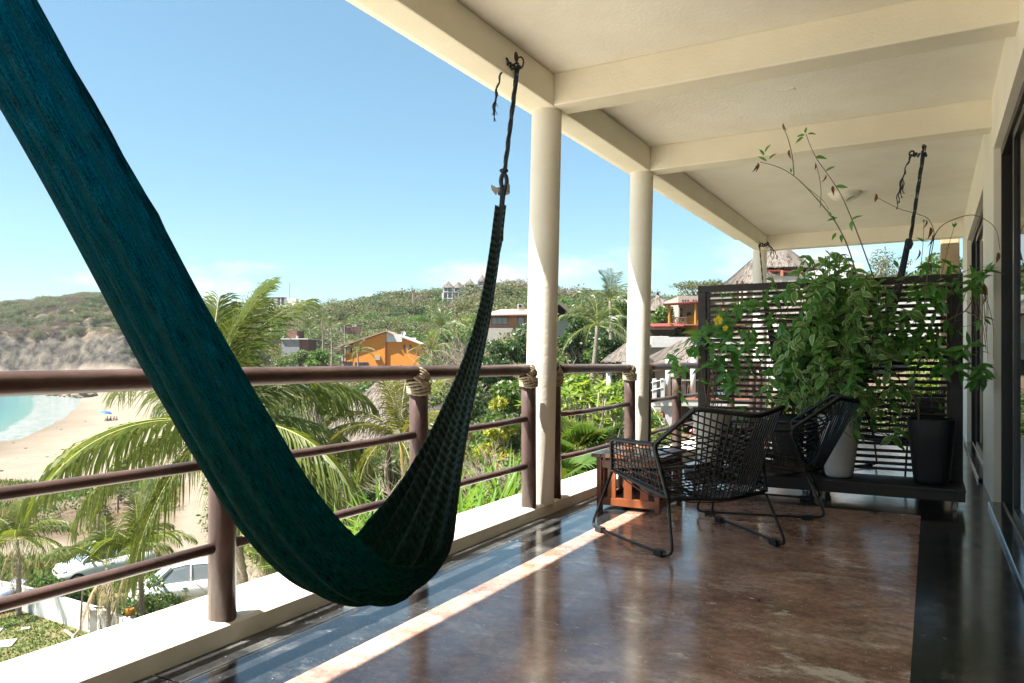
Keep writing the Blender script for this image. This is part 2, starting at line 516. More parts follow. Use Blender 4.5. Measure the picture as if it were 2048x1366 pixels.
def sliding_door(y_far, y_near, xc, h, label, first):
    """One leaf of a sliding door, from its far stile to its near stile; xc = middle of its thickness."""
    t = thing('sliding_door', (xc, (y_far + y_near) / 2, .04), label, 'door', 'dark framed sliding glass doors')
    w = .055; d = .022
    MB().box(xc - d, xc + d, y_far - w, y_far, .045, h).build('stile', M['door'], t, bevel=.004)
    MB().box(xc - d, xc + d, y_near, y_near + w, .045, h).build('stile', M['door'], t, bevel=.004)
    MB().box(xc - d + .002, xc + d - .002, y_near + w, y_far - w, .045, .12).build('bottom_rail', M['door'], t)
    MB().box(xc - d + .002, xc + d - .002, y_near + w, y_far - w, h - .06, h).build('top_rail', M['door'], t)
    MB().box(xc - .003, xc + .003, y_near + w, y_far - w, .12, h - .06).build('pane', M['glass'], t)
    if first:
        MB().box(xc - d - .02, xc - d, y_near + .015, y_near + .04, .95, 1.2).build('handle', M['metal'], t, bevel=.004)
    return t
for i, (y0, y1, h) in enumerate(OP):
    which = 'nearest the look-out' if i == 0 else 'beyond the plastered pier'
    t = thing('door_frame', (WX + .1, (y0 + y1) / 2, 0), 'dark frame and sill of the sliding doors ' + which, 'door frame')
    MB().box(WX + .045, WX + .2, y1 - .05, y1 - .001, .03, h - .002).build('jamb', M['door'], t)
    MB().box(WX + .045, WX + .2, y0 + .001, y0 + .05, .03, h - .002).build('jamb', M['door'], t)
    MB().box(WX + .045, WX + .2, y0 + .05, y1 - .05, h - .06, h - .003).build('head', M['door'], t)
    MB().box(WX - .035, WX + .2, y0 + .002, y1 - .002, .002, .034).build('sill', M['floor_black'], t, bevel=.006)
    MB().box(WX + .052, WX + .060, y0 + .05, y1 - .05, .034, .046).build('track', M['track'], t)
    MB().box(WX + .112, WX + .120, y0 + .05, y1 - .05, .034, .042).build('track', M['track'], t)
    L = y1 - .05
    if i == 0:
        sliding_door(5.72, 2.9, WX + .082, h - .065, 'sliding glass door leaf at the right edge of the view', True)
        sliding_door(L, 3.6, WX + .145, h - .065, 'fixed glass door leaf beside the plastered pier', False)
        sliding_door(2.85, .2, WX + .145, h - .065, 'glass door leaf beside the look-out', False)
    else:
        sliding_door(10.2, 8.7, WX + .082, h - .065, 'sliding glass door leaf behind the slatted screen', True)
        sliding_door(L, 9.0, WX + .145, h - .065, 'far fixed glass door leaf', False)
# pale curtain hanging inside the near doors
b = MB(); N = 90
vs = []
for i in range(N + 1):
    y = 3.75 + 2.0 * i / N
    x = WX + .32 + .03 * math.sin(i * 1.15) + .012 * math.sin(i * .37)
    vs += [(x, y, .06), (x, y, 2.5)]
b.add(vs, [(2 * i, 2 * i + 2, 2 * i + 3, 2 * i + 1) for i in range(N)])
o = b.build('curtain', M['curtain'], smooth=True); tag(o, 'pale curtain hanging behind the near glass door', 'curtain')
# ochre post at the far end of the wall
o = MB().box(.12, .36, 12.60, 12.84, -.3, 3.0).build('timber_post', mat('pale_timber', (.44, .34, .21), .8, (.36, .27, .16), 5, stretch=(3, 3, .3)), bevel=.02)
tag(o, 'pale timber post standing beyond the far end of the veranda', 'post')

# ------------------------------------------------------------------ railing
RX = -2.33
def wobble(y, z, a=.008):
    return (RX + a * noise.noise(Vector((y * .6, z * 9, 1))), y, z + a * noise.noise(Vector((y * .55, z * 7, 4))))
def lashing(yp, par, side):
    """Rope wound round the joint of post and handrail."""
    b = MB()
    for k_ in range(5):                      # rings round the head of the post
        z = .878 + k_ * .0135
        b.tube([(RX + .0565 * math.cos(a), yp + .0565 * math.sin(a), z + .006 * math.sin(a * 2 + k_)) for a in [2 * math.pi * i / 40 for i in range(40)]], [.0074 * (1 + .2 * math.sin(i * 2 * math.pi / 40 * 13 + k_)) for i in range(40)], 6, closed=True)
    for k_ in range(5):                      # slanting turns over the handrail
        c = Vector((RX, yp + side * (.012 - k_ * .013), .978 - k_ * .011))
        ax = Vector((0, side * .62, .78)).normalized()
        u = Vector((1, 0, 0)); v = ax.cross(u)
        b.tube([c + u * (.047 * math.cos(a)) + v * (.056 * math.sin(a)) for a in [2 * math.pi * i / 40 for i in range(40)]], [.0076 * (1 + .2 * math.sin(i * 2 * math.pi / 40 * 13 + k_)) for i in range(40)], 6, closed=True)
    return b.build('rope_lashing', M['rope'], par, smooth=True)
def railing(posts, y0, y1, label, lash):
    t = thing('railing', (RX, (y0 + y1) / 2, .08), label, 'railing')
    n_ = max(3, int((y1 - y0) / .22))
    MB().tube([wobble(y0 + (y1 - y0) * i / n_, .985, .006) for i in range(n_ + 1)], [.0375 + .0015 * noise.noise(Vector((i * .9, 0, 3))) for i in range(n_ + 1)], 14).build('handrail', M['rail'], t, smooth=True)
    for i, yp in enumerate(posts):
        MB().tube([(RX, yp, .075), (RX, yp, .40), (RX, yp, .7), (RX, yp, .955)], [.0515, .050, .0495, .049], 16).build('post', M['rail'], t, smooth=True)
        if i in lash: lashing(yp, t, lash[i])
    pts = sorted(set(list(posts)))
    for a, b_ in zip(pts[:-1], pts[1:]):
        for z in (.665, .352):
            sag = .012 * random.uniform(-1, 1)
            MB().tube([(RX, a + .03, z), (RX, (2 * a + b_) / 3, z + sag), (RX, (a + 2 * b_) / 3, z + sag * .8), (RX, b_ - .03, z)], .0205, 10).build('bar', M['rail'], t, smooth=True)
    return t
railing([-1.8, -.55, .7, 1.95, 3.195, 4.42], -3.2, 4.455, 'long brown pole railing behind the hammock, lashed with rope', {2: 1, 3: 1, 4: 1, 5: 1})
railing([4.805, 6.34], 4.78, 6.36, 'short brown railing between the two thick columns', {0: -1, 1: 1})
railing([6.77, 7.75, 8.9, 10.2, 11.6, 12.1], 6.74, 12.1, 'brown railing running behind the slatted screen', {0: -1, 1: 1, 2: 1, 3: 1})

# ------------------------------------------------------------------ slatted screen planters on casters
def screen(x0, x1, label):
    t = thing('slatted_screen', ((x0 + x1) / 2, 6.25, 0), label, 'screen', 'slatted plant screens on casters')
    yb = 6.45
    top = 1.685
    # posts and head
    for xa, xb in ((x0, x0 + .068), (x1 - .075, x1)):
        MB().box(xa, xb, yb - .03, yb + .03, .15, top - .055).build('post', M['screen'], t, bevel=.003)
    MB().box(x0, x1, yb - .032, yb + .032, top - .055, top).build('top_rail', M['screen'], t, bevel=.003)
    for xa in (x0 + .069, x1 - .102):
        MB().box(xa, xa + .026, yb - .018, yb + .018, .16, top - .056).build('inner_batten', M['screen'], t, bevel=.002)
    # slats, one object each on a shared mesh
    sm = MB().box(x0 + .096 - (x0 + x1) / 2, x1 - .103 - (x0 + x1) / 2, -.021, .021, -.0095, .0095).mesh('slat', M['screen'], bevel=.002, seg=1)
    z = .215; i = 0
    while z < top - .075:
        put('slat', sm, t, (random.uniform(-.002, .002), yb - 6.25, z + random.uniform(-.003, .003)), (R(-14 + random.uniform(-3, 3)), random.uniform(-.003, .003), 0))
        z += .0478; i += 1
    # base: deck planks on a frame
    for k_ in range(4):
        ya = 6.022 + k_ * .122
        MB().box(x0 - .005, x1 + .005, ya, ya + .117, .135, .160).build('plank', M['screen'], t, bevel=.003)
    MB().box(x0, x1 + .002, 6.03, 6.055, .072, .1345).build('front_board', M['screen'], t, bevel=.003)
    MB().box(x0, x1, 6.47, 6.495, .072, .1345).build('back_board', M['screen'], t, bevel=.003)
    for xa in (x0, x1 - .025):
        MB().box(xa, xa + .025, 6.0565, 6.4695, .072, .1345).build('end_board', M['screen'], t)
    for xa in (x0 + .06, x1 - .06):
        for ya in (6.11, 6.42):
            c = MB(); c.tube([(xa - .011, ya, .026), (xa + .011, ya, .026)], .026, 14)
            w = c.build('caster', M['caster'], t)
            h = MB(); h.box(xa - .02, xa - .014, ya - .016, ya + .02, .022, .07); h.box(xa + .014, xa + .02, ya - .016, ya + .02, .022, .07); h.box(xa - .02, xa + .02, ya - .018, ya + .022, .064, .072)
            h.build('fork', M['hook'], w)
    return t
screen(-1.745, -.775, 'slatted dark wood screen with yellow-flowered climber, next to the railing')
screen(-.768, .205, 'slatted dark wood screen next to the house wall, behind white and black pots')

# ------------------------------------------------------------------ pots
def pot(x, y, z, prof, mt, label, power=2.0, soil_r=.9):
    t = thing('plant_pot', (x, y, z), label, 'pot')
    H_ = prof[-1][1]
    rt = prof[-1][0]
    outer = prof + [(rt - .004, H_ + .006), (rt - .016, H_ + .006), (rt - .02, H_ - .03), (rt * .86, H_ - .06)]
    MB().lathe(outer, (x, y, z), 40, power=power).build('body', mt, t, smooth=True)
    MB().lathe([(rt * .5, H_ - .045), (rt - .025, H_ - .042), (0.0, H_ - .03)], (x, y, z), 20, power=power).build('soil', M['soil'], t)
    return t
tall = [(.02, 0), (.075, .001), (.092, .010), (.1, .03), (.112, .12), (.130, .25), (.146, .37), (.158, .47)]
POTS = {'white': (-.612, 6.235), 'black': (.003, 6.235), 'grey': (-1.585, 6.25), 'dark': (-.99, 6.26)}
pot(-.612, 6.235, .161, tall, M['pot_white'], 'tall white tapered pot with the variegated bush on the screen base')
pot(.003, 6.235, .161, [(.02, 0), (.10, .001), (.112, .012), (.118, .04), (.128, .15), (.146, .33), (.158, .46)], M['pot_black'], 'black pot at the wall end of the screen base', power=3.2)
pot(-1.585, 6.25, .161, tall[:-1] + [(.158, .475)], M['pot_grey'], 'pale grey tapered pot behind the near chair, by the railing')
pot(-.99, 6.26, .161, [(.02, 0), (.085, .001), (.1, .03), (.115, .25), (.125, .44), (.128, .455)], M['pot_black'], 'dark pot half hidden behind the far chair', power=3.2)
pot(-1.35, 6.35, .161, [(.02, 0), (.09, .002), (.1, .03), (.12, .3), (.13, .455)], mat('pale_planter', (.26, .26, .255), .6), 'grey planter box behind the pale grey pot', power=4)
# ================================================================== SIDE TABLE
def side_table():
    x0, x1, y0, y1 = -2.075, -1.615, 4.97, 5.52
    ZT = .39
    t = thing('side_table', ((x0 + x1) / 2, (y0 + y1) / 2, 0), 'slatted red hardwood side table between the near chair and the railing', 'table')
    lw = .036
    for xa in (x0, x1 - lw):
        for ya in (y0, y1 - lw):
            MB().box(xa, xa + lw, ya, ya + lw, .001, ZT - .026).build('leg', M['wood'], t, bevel=.003)
    def side(a, b_, fixed, axis):
        """aprons, bottom rail and upright slats of one side"""
        def bx(u0, u1, z0, z1, nm, ins=.006):
            if axis == 'x': m = MB().box(u0, u1, fixed + ins, fixed + lw - ins, z0, z1)
            else: m = MB().box(fixed + ins, fixed + lw - ins, u0, u1, z0, z1)
            m.build(nm, M['wood'], t, bevel=.002)
        bx(a, b_, .028, .082, 'bottom_rail', .003)
        bx(a, b_, ZT - .10, ZT - .045, 'apron', .005)
        n_ = 3
        for k_ in range(n_):
            c = a + (b_ - a) * (k_ + .6) / (n_ + .2)
            bx(c - .03, c + .03, .0825, ZT - .1005, 'upright_slat', .009)
    side(x0 + lw + .001, x1 - lw - .001, y0, 'x'); side(x0 + lw + .001, x1 - lw - .001, y1 - lw, 'x')
    side(y0 + lw + .001, y1 - lw - .001, x0, 'y'); side(y0 + lw + .001, y1 - lw - .001, x1 - lw, 'y')
    MB().box(x0 + lw, x1 - lw, y0 + lw + .002, y1 - lw - .002, .035, .05).build('shelf', M['wood'], t)
    n_ = 7; w = (x1 - x0 + .06) / n_
    for k_ in range(n_):
        MB().box(x0 - .03 + k_ * w + .002, x0 - .03 + (k_ + 1) * w - .002, y0 - .03, y1 + .03, ZT - .0255, ZT).build('plank', M['wood_top'], t, bevel=.003)
side_table()

# ================================================================== ROPE CHAIRS
def smooth_path(P, n=6):
    P = [Vector(p) for p in P]; out = []
    for i in range(len(P) - 1):
        a, b_, c, d = P[max(i - 1, 0)], P[i], P[i + 1], P[min(i + 2, len(P) - 1)]
        for k_ in range(n):
            s = k_ / n
            out.append(.5 * ((2 * b_) + (c - a) * s + (2 * a - 5 * b_ + 4 * c - d) * s * s + (3 * b_ - a - 3 * c + d) * s ** 3))
    return out + [P[-1]]
def corner_path(P, r=.03, n=4, closed=False):
    """Polyline with rounded corners."""
    P = [Vector(p) for p in P]; out = []; m_ = len(P)
    for i in range(m_):
        if not closed and i in (0, m_ - 1): out.append(P[i]); continue
        a, b_, c = P[i - 1], P[i], P[(i + 1) % m_]
        q = min(r, (a - b_).length * .45, (c - b_).length * .45)
        s, e_ = b_ + (a - b_).normalized() * q, b_ + (c - b_).normalized() * q
        for k_ in range(n + 1):
            u = k_ / n
            out.append((1 - u) ** 2 * s + 2 * u * (1 - u) * b_ + u * u * e_)
    return out
def resample(P, step):
    P = [Vector(p) for p in P]; L = [0]
    for a, b_ in zip(P[:-1], P[1:]): L.append(L[-1] + (b_ - a).length)
    n_ = max(2, int(L[-1] / step)); out = []; j = 0
    for i in range(n_ + 1):
        s = L[-1] * i / n_
        while j < len(L) - 2 and L[j + 1] < s: j += 1
        f = (s - L[j]) / max(1e-9, L[j + 1] - L[j])
        out.append(P[j].lerp(P[j + 1], f))
    return out
def along(P, t):
    P = [Vector(p) for p in P]; L = [0]
    for a, b_ in zip(P[:-1], P[1:]): L.append(L[-1] + (b_ - a).length)
    s = t * L[-1]
    for j in range(len(P) - 1):
        if s <= L[j + 1] or j == len(P) - 2:
            return P[j].lerp(P[j + 1], (s - L[j]) / max(1e-9, L[j + 1] - L[j]))

def make_chair(label):
    t = thing('rope_chair', (0, 0, 0), label, 'chair', 'black rope chairs')
    V = Vector
    PF = [V((s * .37, .27, .385)) for s in (-1, 1)]      # seat rim, front corners
    PR = [V((s * .315, -.29, .305)) for s in (-1, 1)]    # seat rim, rear corners
    SF, BM = V((0, .34, .36)), V((0, -.40, .30))         # front and rear middle of the rim
    AF = [V((s * .385, .25, .575)) for s in (-1, 1)]     # arm, front
    JJ = [V((s * .345, -.19, .585)) for s in (-1, 1)]    # arm meets back
    TT = [V((s * .275, -.49, .80)) for s in (-1, 1)]     # top corners of the back
    TM = V((0, -.64, .765))
    def wrapped(P, r=.0125, closed=False):
        b_ = MB(); Q = resample(P, .0055)
        b_.tube(Q, [r + (.0014 if i % 2 else -.0006) for i in range(len(Q))], 8, closed=closed); return b_
    # rim of the seat
    rim = corner_path([PF[0], PR[0], BM, PR[1], PF[1], SF], .05, closed=True)
    wrapped(rim + [rim[0]], .0115).build('seat_rim', M['black_cord'], t, smooth=True)
    # the frame that goes up the arms and round the back
    for i, s in enumerate((-1, 1)):
        wrapped(corner_path([PF[i], AF[i], JJ[i]], .03)).build('arm_frame', M['black_cord'], t, smooth=True)
        wrapped(corner_path([PR[i], JJ[i], TT[i]], .04)).build('back_upright', M['black_cord'], t, smooth=True)
    top = corner_path([JJ[0].lerp(TT[0], .8), TT[0], TM, TT[1], JJ[1].lerp(TT[1], .8)], .05)
    wrapped(top, .0135).build('top_frame', M['black_cord'], t, smooth=True)
    # sled legs
    for i, s in enumerate((-1, 1)):
        F, B = V((s * .435, .42, .022)), V((s * .36, -.41, .022))
        path = corner_path([PF[i] + V((0, 0, -.01)), F, F.lerp(B, .55) + V((s * .012, 0, 0)), B, PR[i] + V((0, 0, -.01))], .06, 6)
        MB().tube(path, .0088, 8).build('sled_leg', M['black_tube'], t, smooth=True)
        for f in (.12, .86):
            c = F.lerp(B, f); d = (B - F).normalized()
            ft = MB().bar(c - d * .036, c + d * .036, .036, .032).mesh('foot', M['rubber'], bevel=.004)
            o_ = put('foot', ft, t, (0, 0, -.004))
    # cords
    def cord(b_, a, c, sag=0.0, r=.0040):
        a, c = V(a), V(c); m_ = a.lerp(c, .5) + V((0, 0, -sag))
        b_.tube([a, a.lerp(c, .25) + V((0, 0, -sag * .75)), m_, a.lerp(c, .75) + V((0, 0, -sag * .75)), c] if sag else [a, c], r, 5, cap=False)
    seat = MB()
    fr = [PF[0], SF, PF[1]]; re = [PR[0], BM, PR[1]]
    for k_ in range(18):
        u = (k_ + .5) / 18
        cord(seat, along(fr, u), along(re, u), .045)
    for k_ in range(11):
        u = (k_ + .5) / 11
        cord(seat, PF[0].lerp(PR[0], u), PF[1].lerp(PR[1], u), .05)
    seat.build('seat_weave', M['black_cord'], t, smooth=True, kind='stuff')
    back = MB()
    tp = [TT[0], TM, TT[1]]
    for k_ in range(19):                                # fan from the top edge down to the middle of the rear rim
        u = (k_ + .5) / 19
        cord(back, along(tp, u), along(re, .5 + (u - .5) * .62), r=.0047)
    for i in (0, 1):                                    # slanting cords from each upright, crossing in the hollow of the back
        up = [PR[i], JJ[i], TT[i]]; oth = [PR[1 - i], JJ[1 - i], TT[1 - i]]
        for k_ in range(9):
            u = (k_ + .5) / 9
            q = along(up, .30 + .68 * u); e_ = along(oth, .05 + .42 * u)
            m_ = q.lerp(e_, .5) + V((0, -.12 - .03 * u, -.015))
            back.tube([q, q.lerp(m_, .55) + V((0, -.022, 0)), m_, e_.lerp(m_, .55) + V((0, -.022, 0)), e_], .0047, 5, cap=False)
        for k_ in range(4):                             # short cords low down at the sides
            u = (k_ + .5) / 4
            q = along(up, .03 + .26 * u); e_ = along(re if i == 0 else re[::-1], .12 + .36 * (1 - u))
            cord(back, q, e_, r=.0036)
    back.build('back_weave', M['black_cord'], t, smooth=True, kind='stuff')
    for i in (0, 1):
        sd = MB()
        for k_ in range(13):
            u = (k_ + .5) / 13
            cord(sd, AF[i].lerp(JJ[i], u), PF[i].lerp(PR[i], .03 + u * .9))
        for k_ in range(6):
            u = (k_ + .6) / 6.4
            cord(sd, PF[i].lerp(AF[i], u), PR[i].lerp(JJ[i], u))
        sd.build('side_weave', M['black_cord'], t, smooth=True, kind='stuff')
    return t
def cam_frame(u, d): p = at(u, d, 0); return (p.x, p.y, 0)
def heading(fu, fd):
    """rotation that turns local +y to the direction (fu right, fd ahead) of the look-out"""
    v = at(fu, fd, 0); return math.atan2(-v.x, v.y)
ch = make_chair('black rope chair seen from behind, right beside the wooden side table')
ch.location = cam_frame(1.045, 4.44); ch.rotation_euler = (0, 0, heading(-.326, .945))
copy_tree(ch, cam_frame(1.79, 5.40), heading(-.94, .344), 'black rope chair turned to the railing, in front of the white pot')
copy_tree(ch, (-.36, 7.75, 0), R(150), 'black rope chair behind the slatted screen, seen through its slats')

# dark storage box behind the screen
o = MB().box(-.126, .108, 7.7, 8.05, .001, .715).build('storage_box', M['pot_black'], bevel=.01)
tag(o, 'dark box standing behind the slatted screen near the wall', 'box')

# ================================================================== HAMMOCKS
def hammock_mat():
    m, n, l, p = new_mat('woven_hammock_net')
    p.inputs['Roughness'].default_value = .95
    p.inputs['Specular IOR Level'].default_value = .15
    uv = n.new('ShaderNodeUVMap')
    sp = n.new('ShaderNodeSeparateXYZ'); l.new(uv.outputs[0], sp.inputs[0])
    # bands across the net
    mp = n.new('ShaderNodeMapping'); mp.inputs['Scale'].default_value = (1.0, .35, 1); l.new(uv.outputs[0], mp.inputs[0])
    wv = n.new('ShaderNodeTexWave'); wv.wave_type = 'BANDS'; wv.bands_direction = 'X'; wv.inputs['Scale'].default_value = 7.5
    wv.inputs['Distortion'].default_value = 3.0; wv.inputs['Detail'].default_value = 3; wv.inputs['Detail Scale'].default_value = 3.0
    l.new(mp.outputs[0], wv.inputs[0])
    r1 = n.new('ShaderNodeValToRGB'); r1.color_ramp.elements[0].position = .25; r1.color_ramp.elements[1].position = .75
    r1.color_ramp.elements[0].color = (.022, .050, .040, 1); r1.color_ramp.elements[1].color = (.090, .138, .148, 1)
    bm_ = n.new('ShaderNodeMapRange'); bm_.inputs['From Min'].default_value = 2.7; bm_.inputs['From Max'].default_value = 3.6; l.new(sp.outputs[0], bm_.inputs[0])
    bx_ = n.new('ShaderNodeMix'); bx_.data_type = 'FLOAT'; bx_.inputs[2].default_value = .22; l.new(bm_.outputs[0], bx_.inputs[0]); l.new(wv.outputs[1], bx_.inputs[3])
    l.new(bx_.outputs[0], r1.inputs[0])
    # lengthwise grain of the twine and speckle of the knots
    mp2 = n.new('ShaderNodeMapping'); mp2.inputs['Scale'].default_value = (26, 150, 1); l.new(uv.outputs[0], mp2.inputs[0])
    z2 = n.new('ShaderNodeTexNoise'); z2.inputs['Scale'].default_value = 1.0; z2.inputs['Detail'].default_value = 3; l.new(mp2.outputs[0], z2.inputs[0])
    mp3 = n.new('ShaderNodeMapping'); mp3.inputs['Scale'].default_value = (230, 230, 1); l.new(uv.outputs[0], mp3.inputs[0])
    z3 = n.new('ShaderNodeTexNoise'); z3.inputs['Scale'].default_value = 1.0; z3.inputs['Detail'].default_value = 2; l.new(mp3.outputs[0], z3.inputs[0])
    mm = n.new('ShaderNodeMath'); mm.operation = 'MULTIPLY'; l.new(z2.outputs[0], mm.inputs[0]); l.new(z3.outputs[0], mm.inputs[1])
    r2 = n.new('ShaderNodeValToRGB'); r2.color_ramp.elements[0].position = .12; r2.color_ramp.elements[1].position = .42
    r2.color_ramp.elements[0].color = (.22, .22, .22, 1); r2.color_ramp.elements[1].color = (2.0, 2.0, 2.0, 1)
    l.new(mm.outputs[0], r2.inputs[0])
    mx = n.new('ShaderNodeMix'); mx.data_type = 'RGBA'; mx.blend_type = 'MULTIPLY'; mx.inputs[0].default_value = 1
    l.new(r1.outputs[0], mx.inputs[6]); l.new(r2.outputs[0], mx.inputs[7])
    l.new(mx.outputs[2], p.inputs['Base Color'])
    bm = n.new('ShaderNodeBump'); bm.inputs['Strength'].default_value = .7; bm.inputs['Distance'].default_value = .006
    l.new(mm.outputs[0], bm.inputs['Height']); l.new(bm.outputs[0], p.inputs['Normal'])
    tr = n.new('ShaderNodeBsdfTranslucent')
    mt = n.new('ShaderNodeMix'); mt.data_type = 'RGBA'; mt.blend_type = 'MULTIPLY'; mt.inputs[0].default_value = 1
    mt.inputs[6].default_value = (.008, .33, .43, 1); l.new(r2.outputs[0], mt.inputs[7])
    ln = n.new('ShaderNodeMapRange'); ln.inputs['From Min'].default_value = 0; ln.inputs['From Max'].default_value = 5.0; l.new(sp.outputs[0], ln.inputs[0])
    yr = n.new('ShaderNodeValToRGB'); ye = yr.color_ramp.elements  # teal to charcoal along the length: sky light through the net put into colour
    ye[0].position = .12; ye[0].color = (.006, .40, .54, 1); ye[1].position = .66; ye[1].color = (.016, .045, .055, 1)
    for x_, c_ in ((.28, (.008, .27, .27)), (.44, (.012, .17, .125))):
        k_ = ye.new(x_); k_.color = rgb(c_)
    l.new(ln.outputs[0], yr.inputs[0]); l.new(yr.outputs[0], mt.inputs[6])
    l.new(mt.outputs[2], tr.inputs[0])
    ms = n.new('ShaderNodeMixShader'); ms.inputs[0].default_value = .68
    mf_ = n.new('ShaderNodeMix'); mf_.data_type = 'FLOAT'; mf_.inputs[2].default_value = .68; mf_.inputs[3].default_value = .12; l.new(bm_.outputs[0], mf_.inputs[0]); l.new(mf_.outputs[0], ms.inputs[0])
    l.new(p.outputs[0], ms.inputs[1]); l.new(tr.outputs[0], ms.inputs[2]); l.new(ms.outputs[0], n['Material Output'].inputs[0])
    return m
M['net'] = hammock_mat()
M['hammock_cord'] = mat('dark_hammock_cord', (.012, .02, .028), .8, (.03, .045, .055), 90, bump=.4, bscale=300, bdist=.002)

EDGES = []
def hammock_net(C, wdir, width, depth, name_mats, parent, ripple=1.0, seed=0, lean=None):
    """Net hanging along the curve C (list of points), gathered at both ends; width/depth give the trough at each point."""
    n_ = len(C); K = 40
    vs, uvs = [], []
    L = 0
    EDGES.clear()
    for i in range(n_):
        t = (C[min(i + 1, n_ - 1)] - C[max(i - 1, 0)]).normalized()
        w = wdir - t * wdir.dot(t); w.normalize()
        nr = w.cross(t)
        if nr.z < 0 and abs(t.z) < .8: nr = -nr
        nr = t.cross(w) if t.cross(w).dot(NREF(i, C)) > 0 else w.cross(t)
        if i: L += (C[i] - C[i - 1]).length
        for k_ in range(K + 1):
            v = -1 + 2 * k_ / K
            th = v * 1.45
            x = math.sin(th) / math.sin(1.45)
            y = (1 - math.cos(th)) / (1 - math.cos(1.45))
            q = Vector((L * 1.1, v * 2.2, seed))
            rp = (math.sin(v * 17 + .8 * math.sin(L * 1.3) + 1.5 * noise.noise(Vector((L * .9, v, seed)))) * .5 + .6 * noise.noise(Vector((L * .7, v * 7.0, seed + 4)))) * ripple
            amp = (.055 + .19 * min(1, max(0, (i / n_ - .38) / .2))) * width[i] + .004
            edge = .005 * noise.noise(Vector((L * 5, v * .5, seed + 9))) * (abs(v) ** 4)
            vs.append(C[i] + w * (x * width[i] / 2 * (1 + .025 * noise.noise(q))) + nr * (y * depth[i] + rp * amp + edge))
            uvs.append((L, v * .5))
            if k_ in (0, K): EDGES.append(vs[-1])
    me = bpy.data.meshes.new('net')
    fs = [(i * (K + 1) + k_, i * (K + 1) + k_ + 1, (i + 1) * (K + 1) + k_ + 1, (i + 1) * (K + 1) + k_) for i in range(n_ - 1) for k_ in range(K)]
    org = ORG[parent.name]
    me.from_pydata([(p.x - org[0], p.y - org[1], p.z - org[2]) for p in vs], [], fs)
    ul = me.uv_layers.new(name='UVMap')
    idx = np.empty(len(me.loops), dtype=np.int32); me.loops.foreach_get('vertex_index', idx)
    ul.data.foreach_set('uv', np.array(uvs, dtype=np.float32)[idx].ravel())
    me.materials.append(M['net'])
    me.polygons.foreach_set('use_smooth', [True] * len(me.polygons))
    o_ = bpy.data.objects.new('net', me); COL.objects.link(o_); o_.parent = parent
    ORG[o_.name] = org
    if seed == 8: me.materials[0] = M['hammock_cord']
    return o_
def NREF(i, C):
    """towards the hollow side of the curve"""
    m_ = (C[0] + C[-1]) * .5
    return m_ - C[i]

def hang_rope(a, b_, r, parent, name='rope', strands=2, twist=26):
    a, b_ = Vector(a), Vector(b_); L = (b_ - a).length
    t = (b_ - a).normalized(); x = t.orthogonal().normalized(); y = t.cross(x)
    mb = MB(); N = int(L / .012) + 2
    for s in range(strands):
        P = []
        for i in range(N + 1):
            f = i / N; an = twist * L * f + 2 * math.pi * s / strands
            P.append(a.lerp(b_, f) + (x * math.cos(an) + y * math.sin(an)) * r * .62)
        mb.tube(P, [r * .8 * (1 + .12 * math.sin(i * 2.1)) for i in range(N + 1)], 6)
    return mb.build(name, M['hammock_cord'], parent, smooth=True)
def knot_and_tassel(p, side, parent, n_=4, length=.34, s=1.0):
    """lump of knotted cord with loose frayed ends"""
    p = Vector(p); kb = MB()
    for k_ in range(5):
        c = p + side * (.028 * s * (k_ - .5)) + Vector((0, 0, .008 * math.sin(k_ * 2)))
        ax = side
        u = ax.orthogonal().normalized(); v = ax.cross(u)
        rr = (.015 + .004 * math.sin(k_ * 1.9)) * s
        kb.tube([c + (u * math.cos(a) + v * math.sin(a)) * rr + side * .008 * math.sin(a + k_) for a in [2 * math.pi * i / 10 for i in range(10)]], .0072 * s, 6, closed=True)
    kb.build('knot', M['hammock_cord'], parent, smooth=True)
    r = random.Random(int(p.y * 100))
    for k_ in range(n_):
        P = [p + side * .10 * s]
        L = length * (.72 + .1 * k_); N = 16
        for i in range(1, N):
            f = i / N
            P.append(p + side * (s * (.10 + .05 * math.sin(f * 2.2) + .034 * k_ * f + .008 * math.sin(f * 22 + k_))) + Vector((.012 * (k_ - 1.5) * f, .012 * (k_ - 1.5) * f, -f * L + .006 * math.sin(f * 25 + k_ * 2))))
        tb = MB(); tb.tube(P, .0042 * s, 6)
        for q in range(5):
            e_ = P[-1]; tb.tube([e_, e_ + Vector((r.uniform(-.014, .014), r.uniform(-.014, .014), -.03))], .002, 4)
        tb.build('loose_end', M['hammock_cord'], parent, smooth=True)

def cat_curve(pts, n_=90):
    return resample(smooth_path(pts, 12), sum((Vector(a) - Vector(b_)).length for a, b_ in zip(pts[:-1], pts[1:])) / n_)

# --- near hammock: from the ceiling beside the look-out to the edge beam by the first column
hook1 = Vector((-2.226, 4.069, 2.885))
def hx(y): return -2.23 + .33 * (4.07 - y)
prof = [(.26, 2.03), (.355, 1.77), (.44, 1.595), (.532, 1.468), (.698, 1.27), (.965, .93), (1.22, .645), (1.49, .445), (1.80, .325), (2.08, .315), (2.30, .42), (2.66, .72), (3.14, 1.148), (3.41, 1.497), (3.63, 1.90)]
prof3 = [Vector((hx(y), y, z)) for y, z in prof]
HW = Vector((.9496, .3134, 0))
ht = thing('hammock', (hx(2.0), 2.0, .2), 'dark blue-green woven hammock sagging low in front of the railing', 'hammock')
C1 = cat_curve(prof3, 110)
W_, D_ = [], []
for p_ in C1:
    z = p_.z; f = min(1, max(0, (1.95 - z) / 1.6))
    near = p_.y < 1.9
    W_.append((.050 + .25 * f ** 4.0) if not near else (.096 + .19 * f ** 1.5))
    D_.append((.015 + .10 * f ** 3.2) if not near else (.016 + .09 * f ** 1.7))
net = hammock_net(C1, HW, W_, D_, None, ht, 1.0, 3)
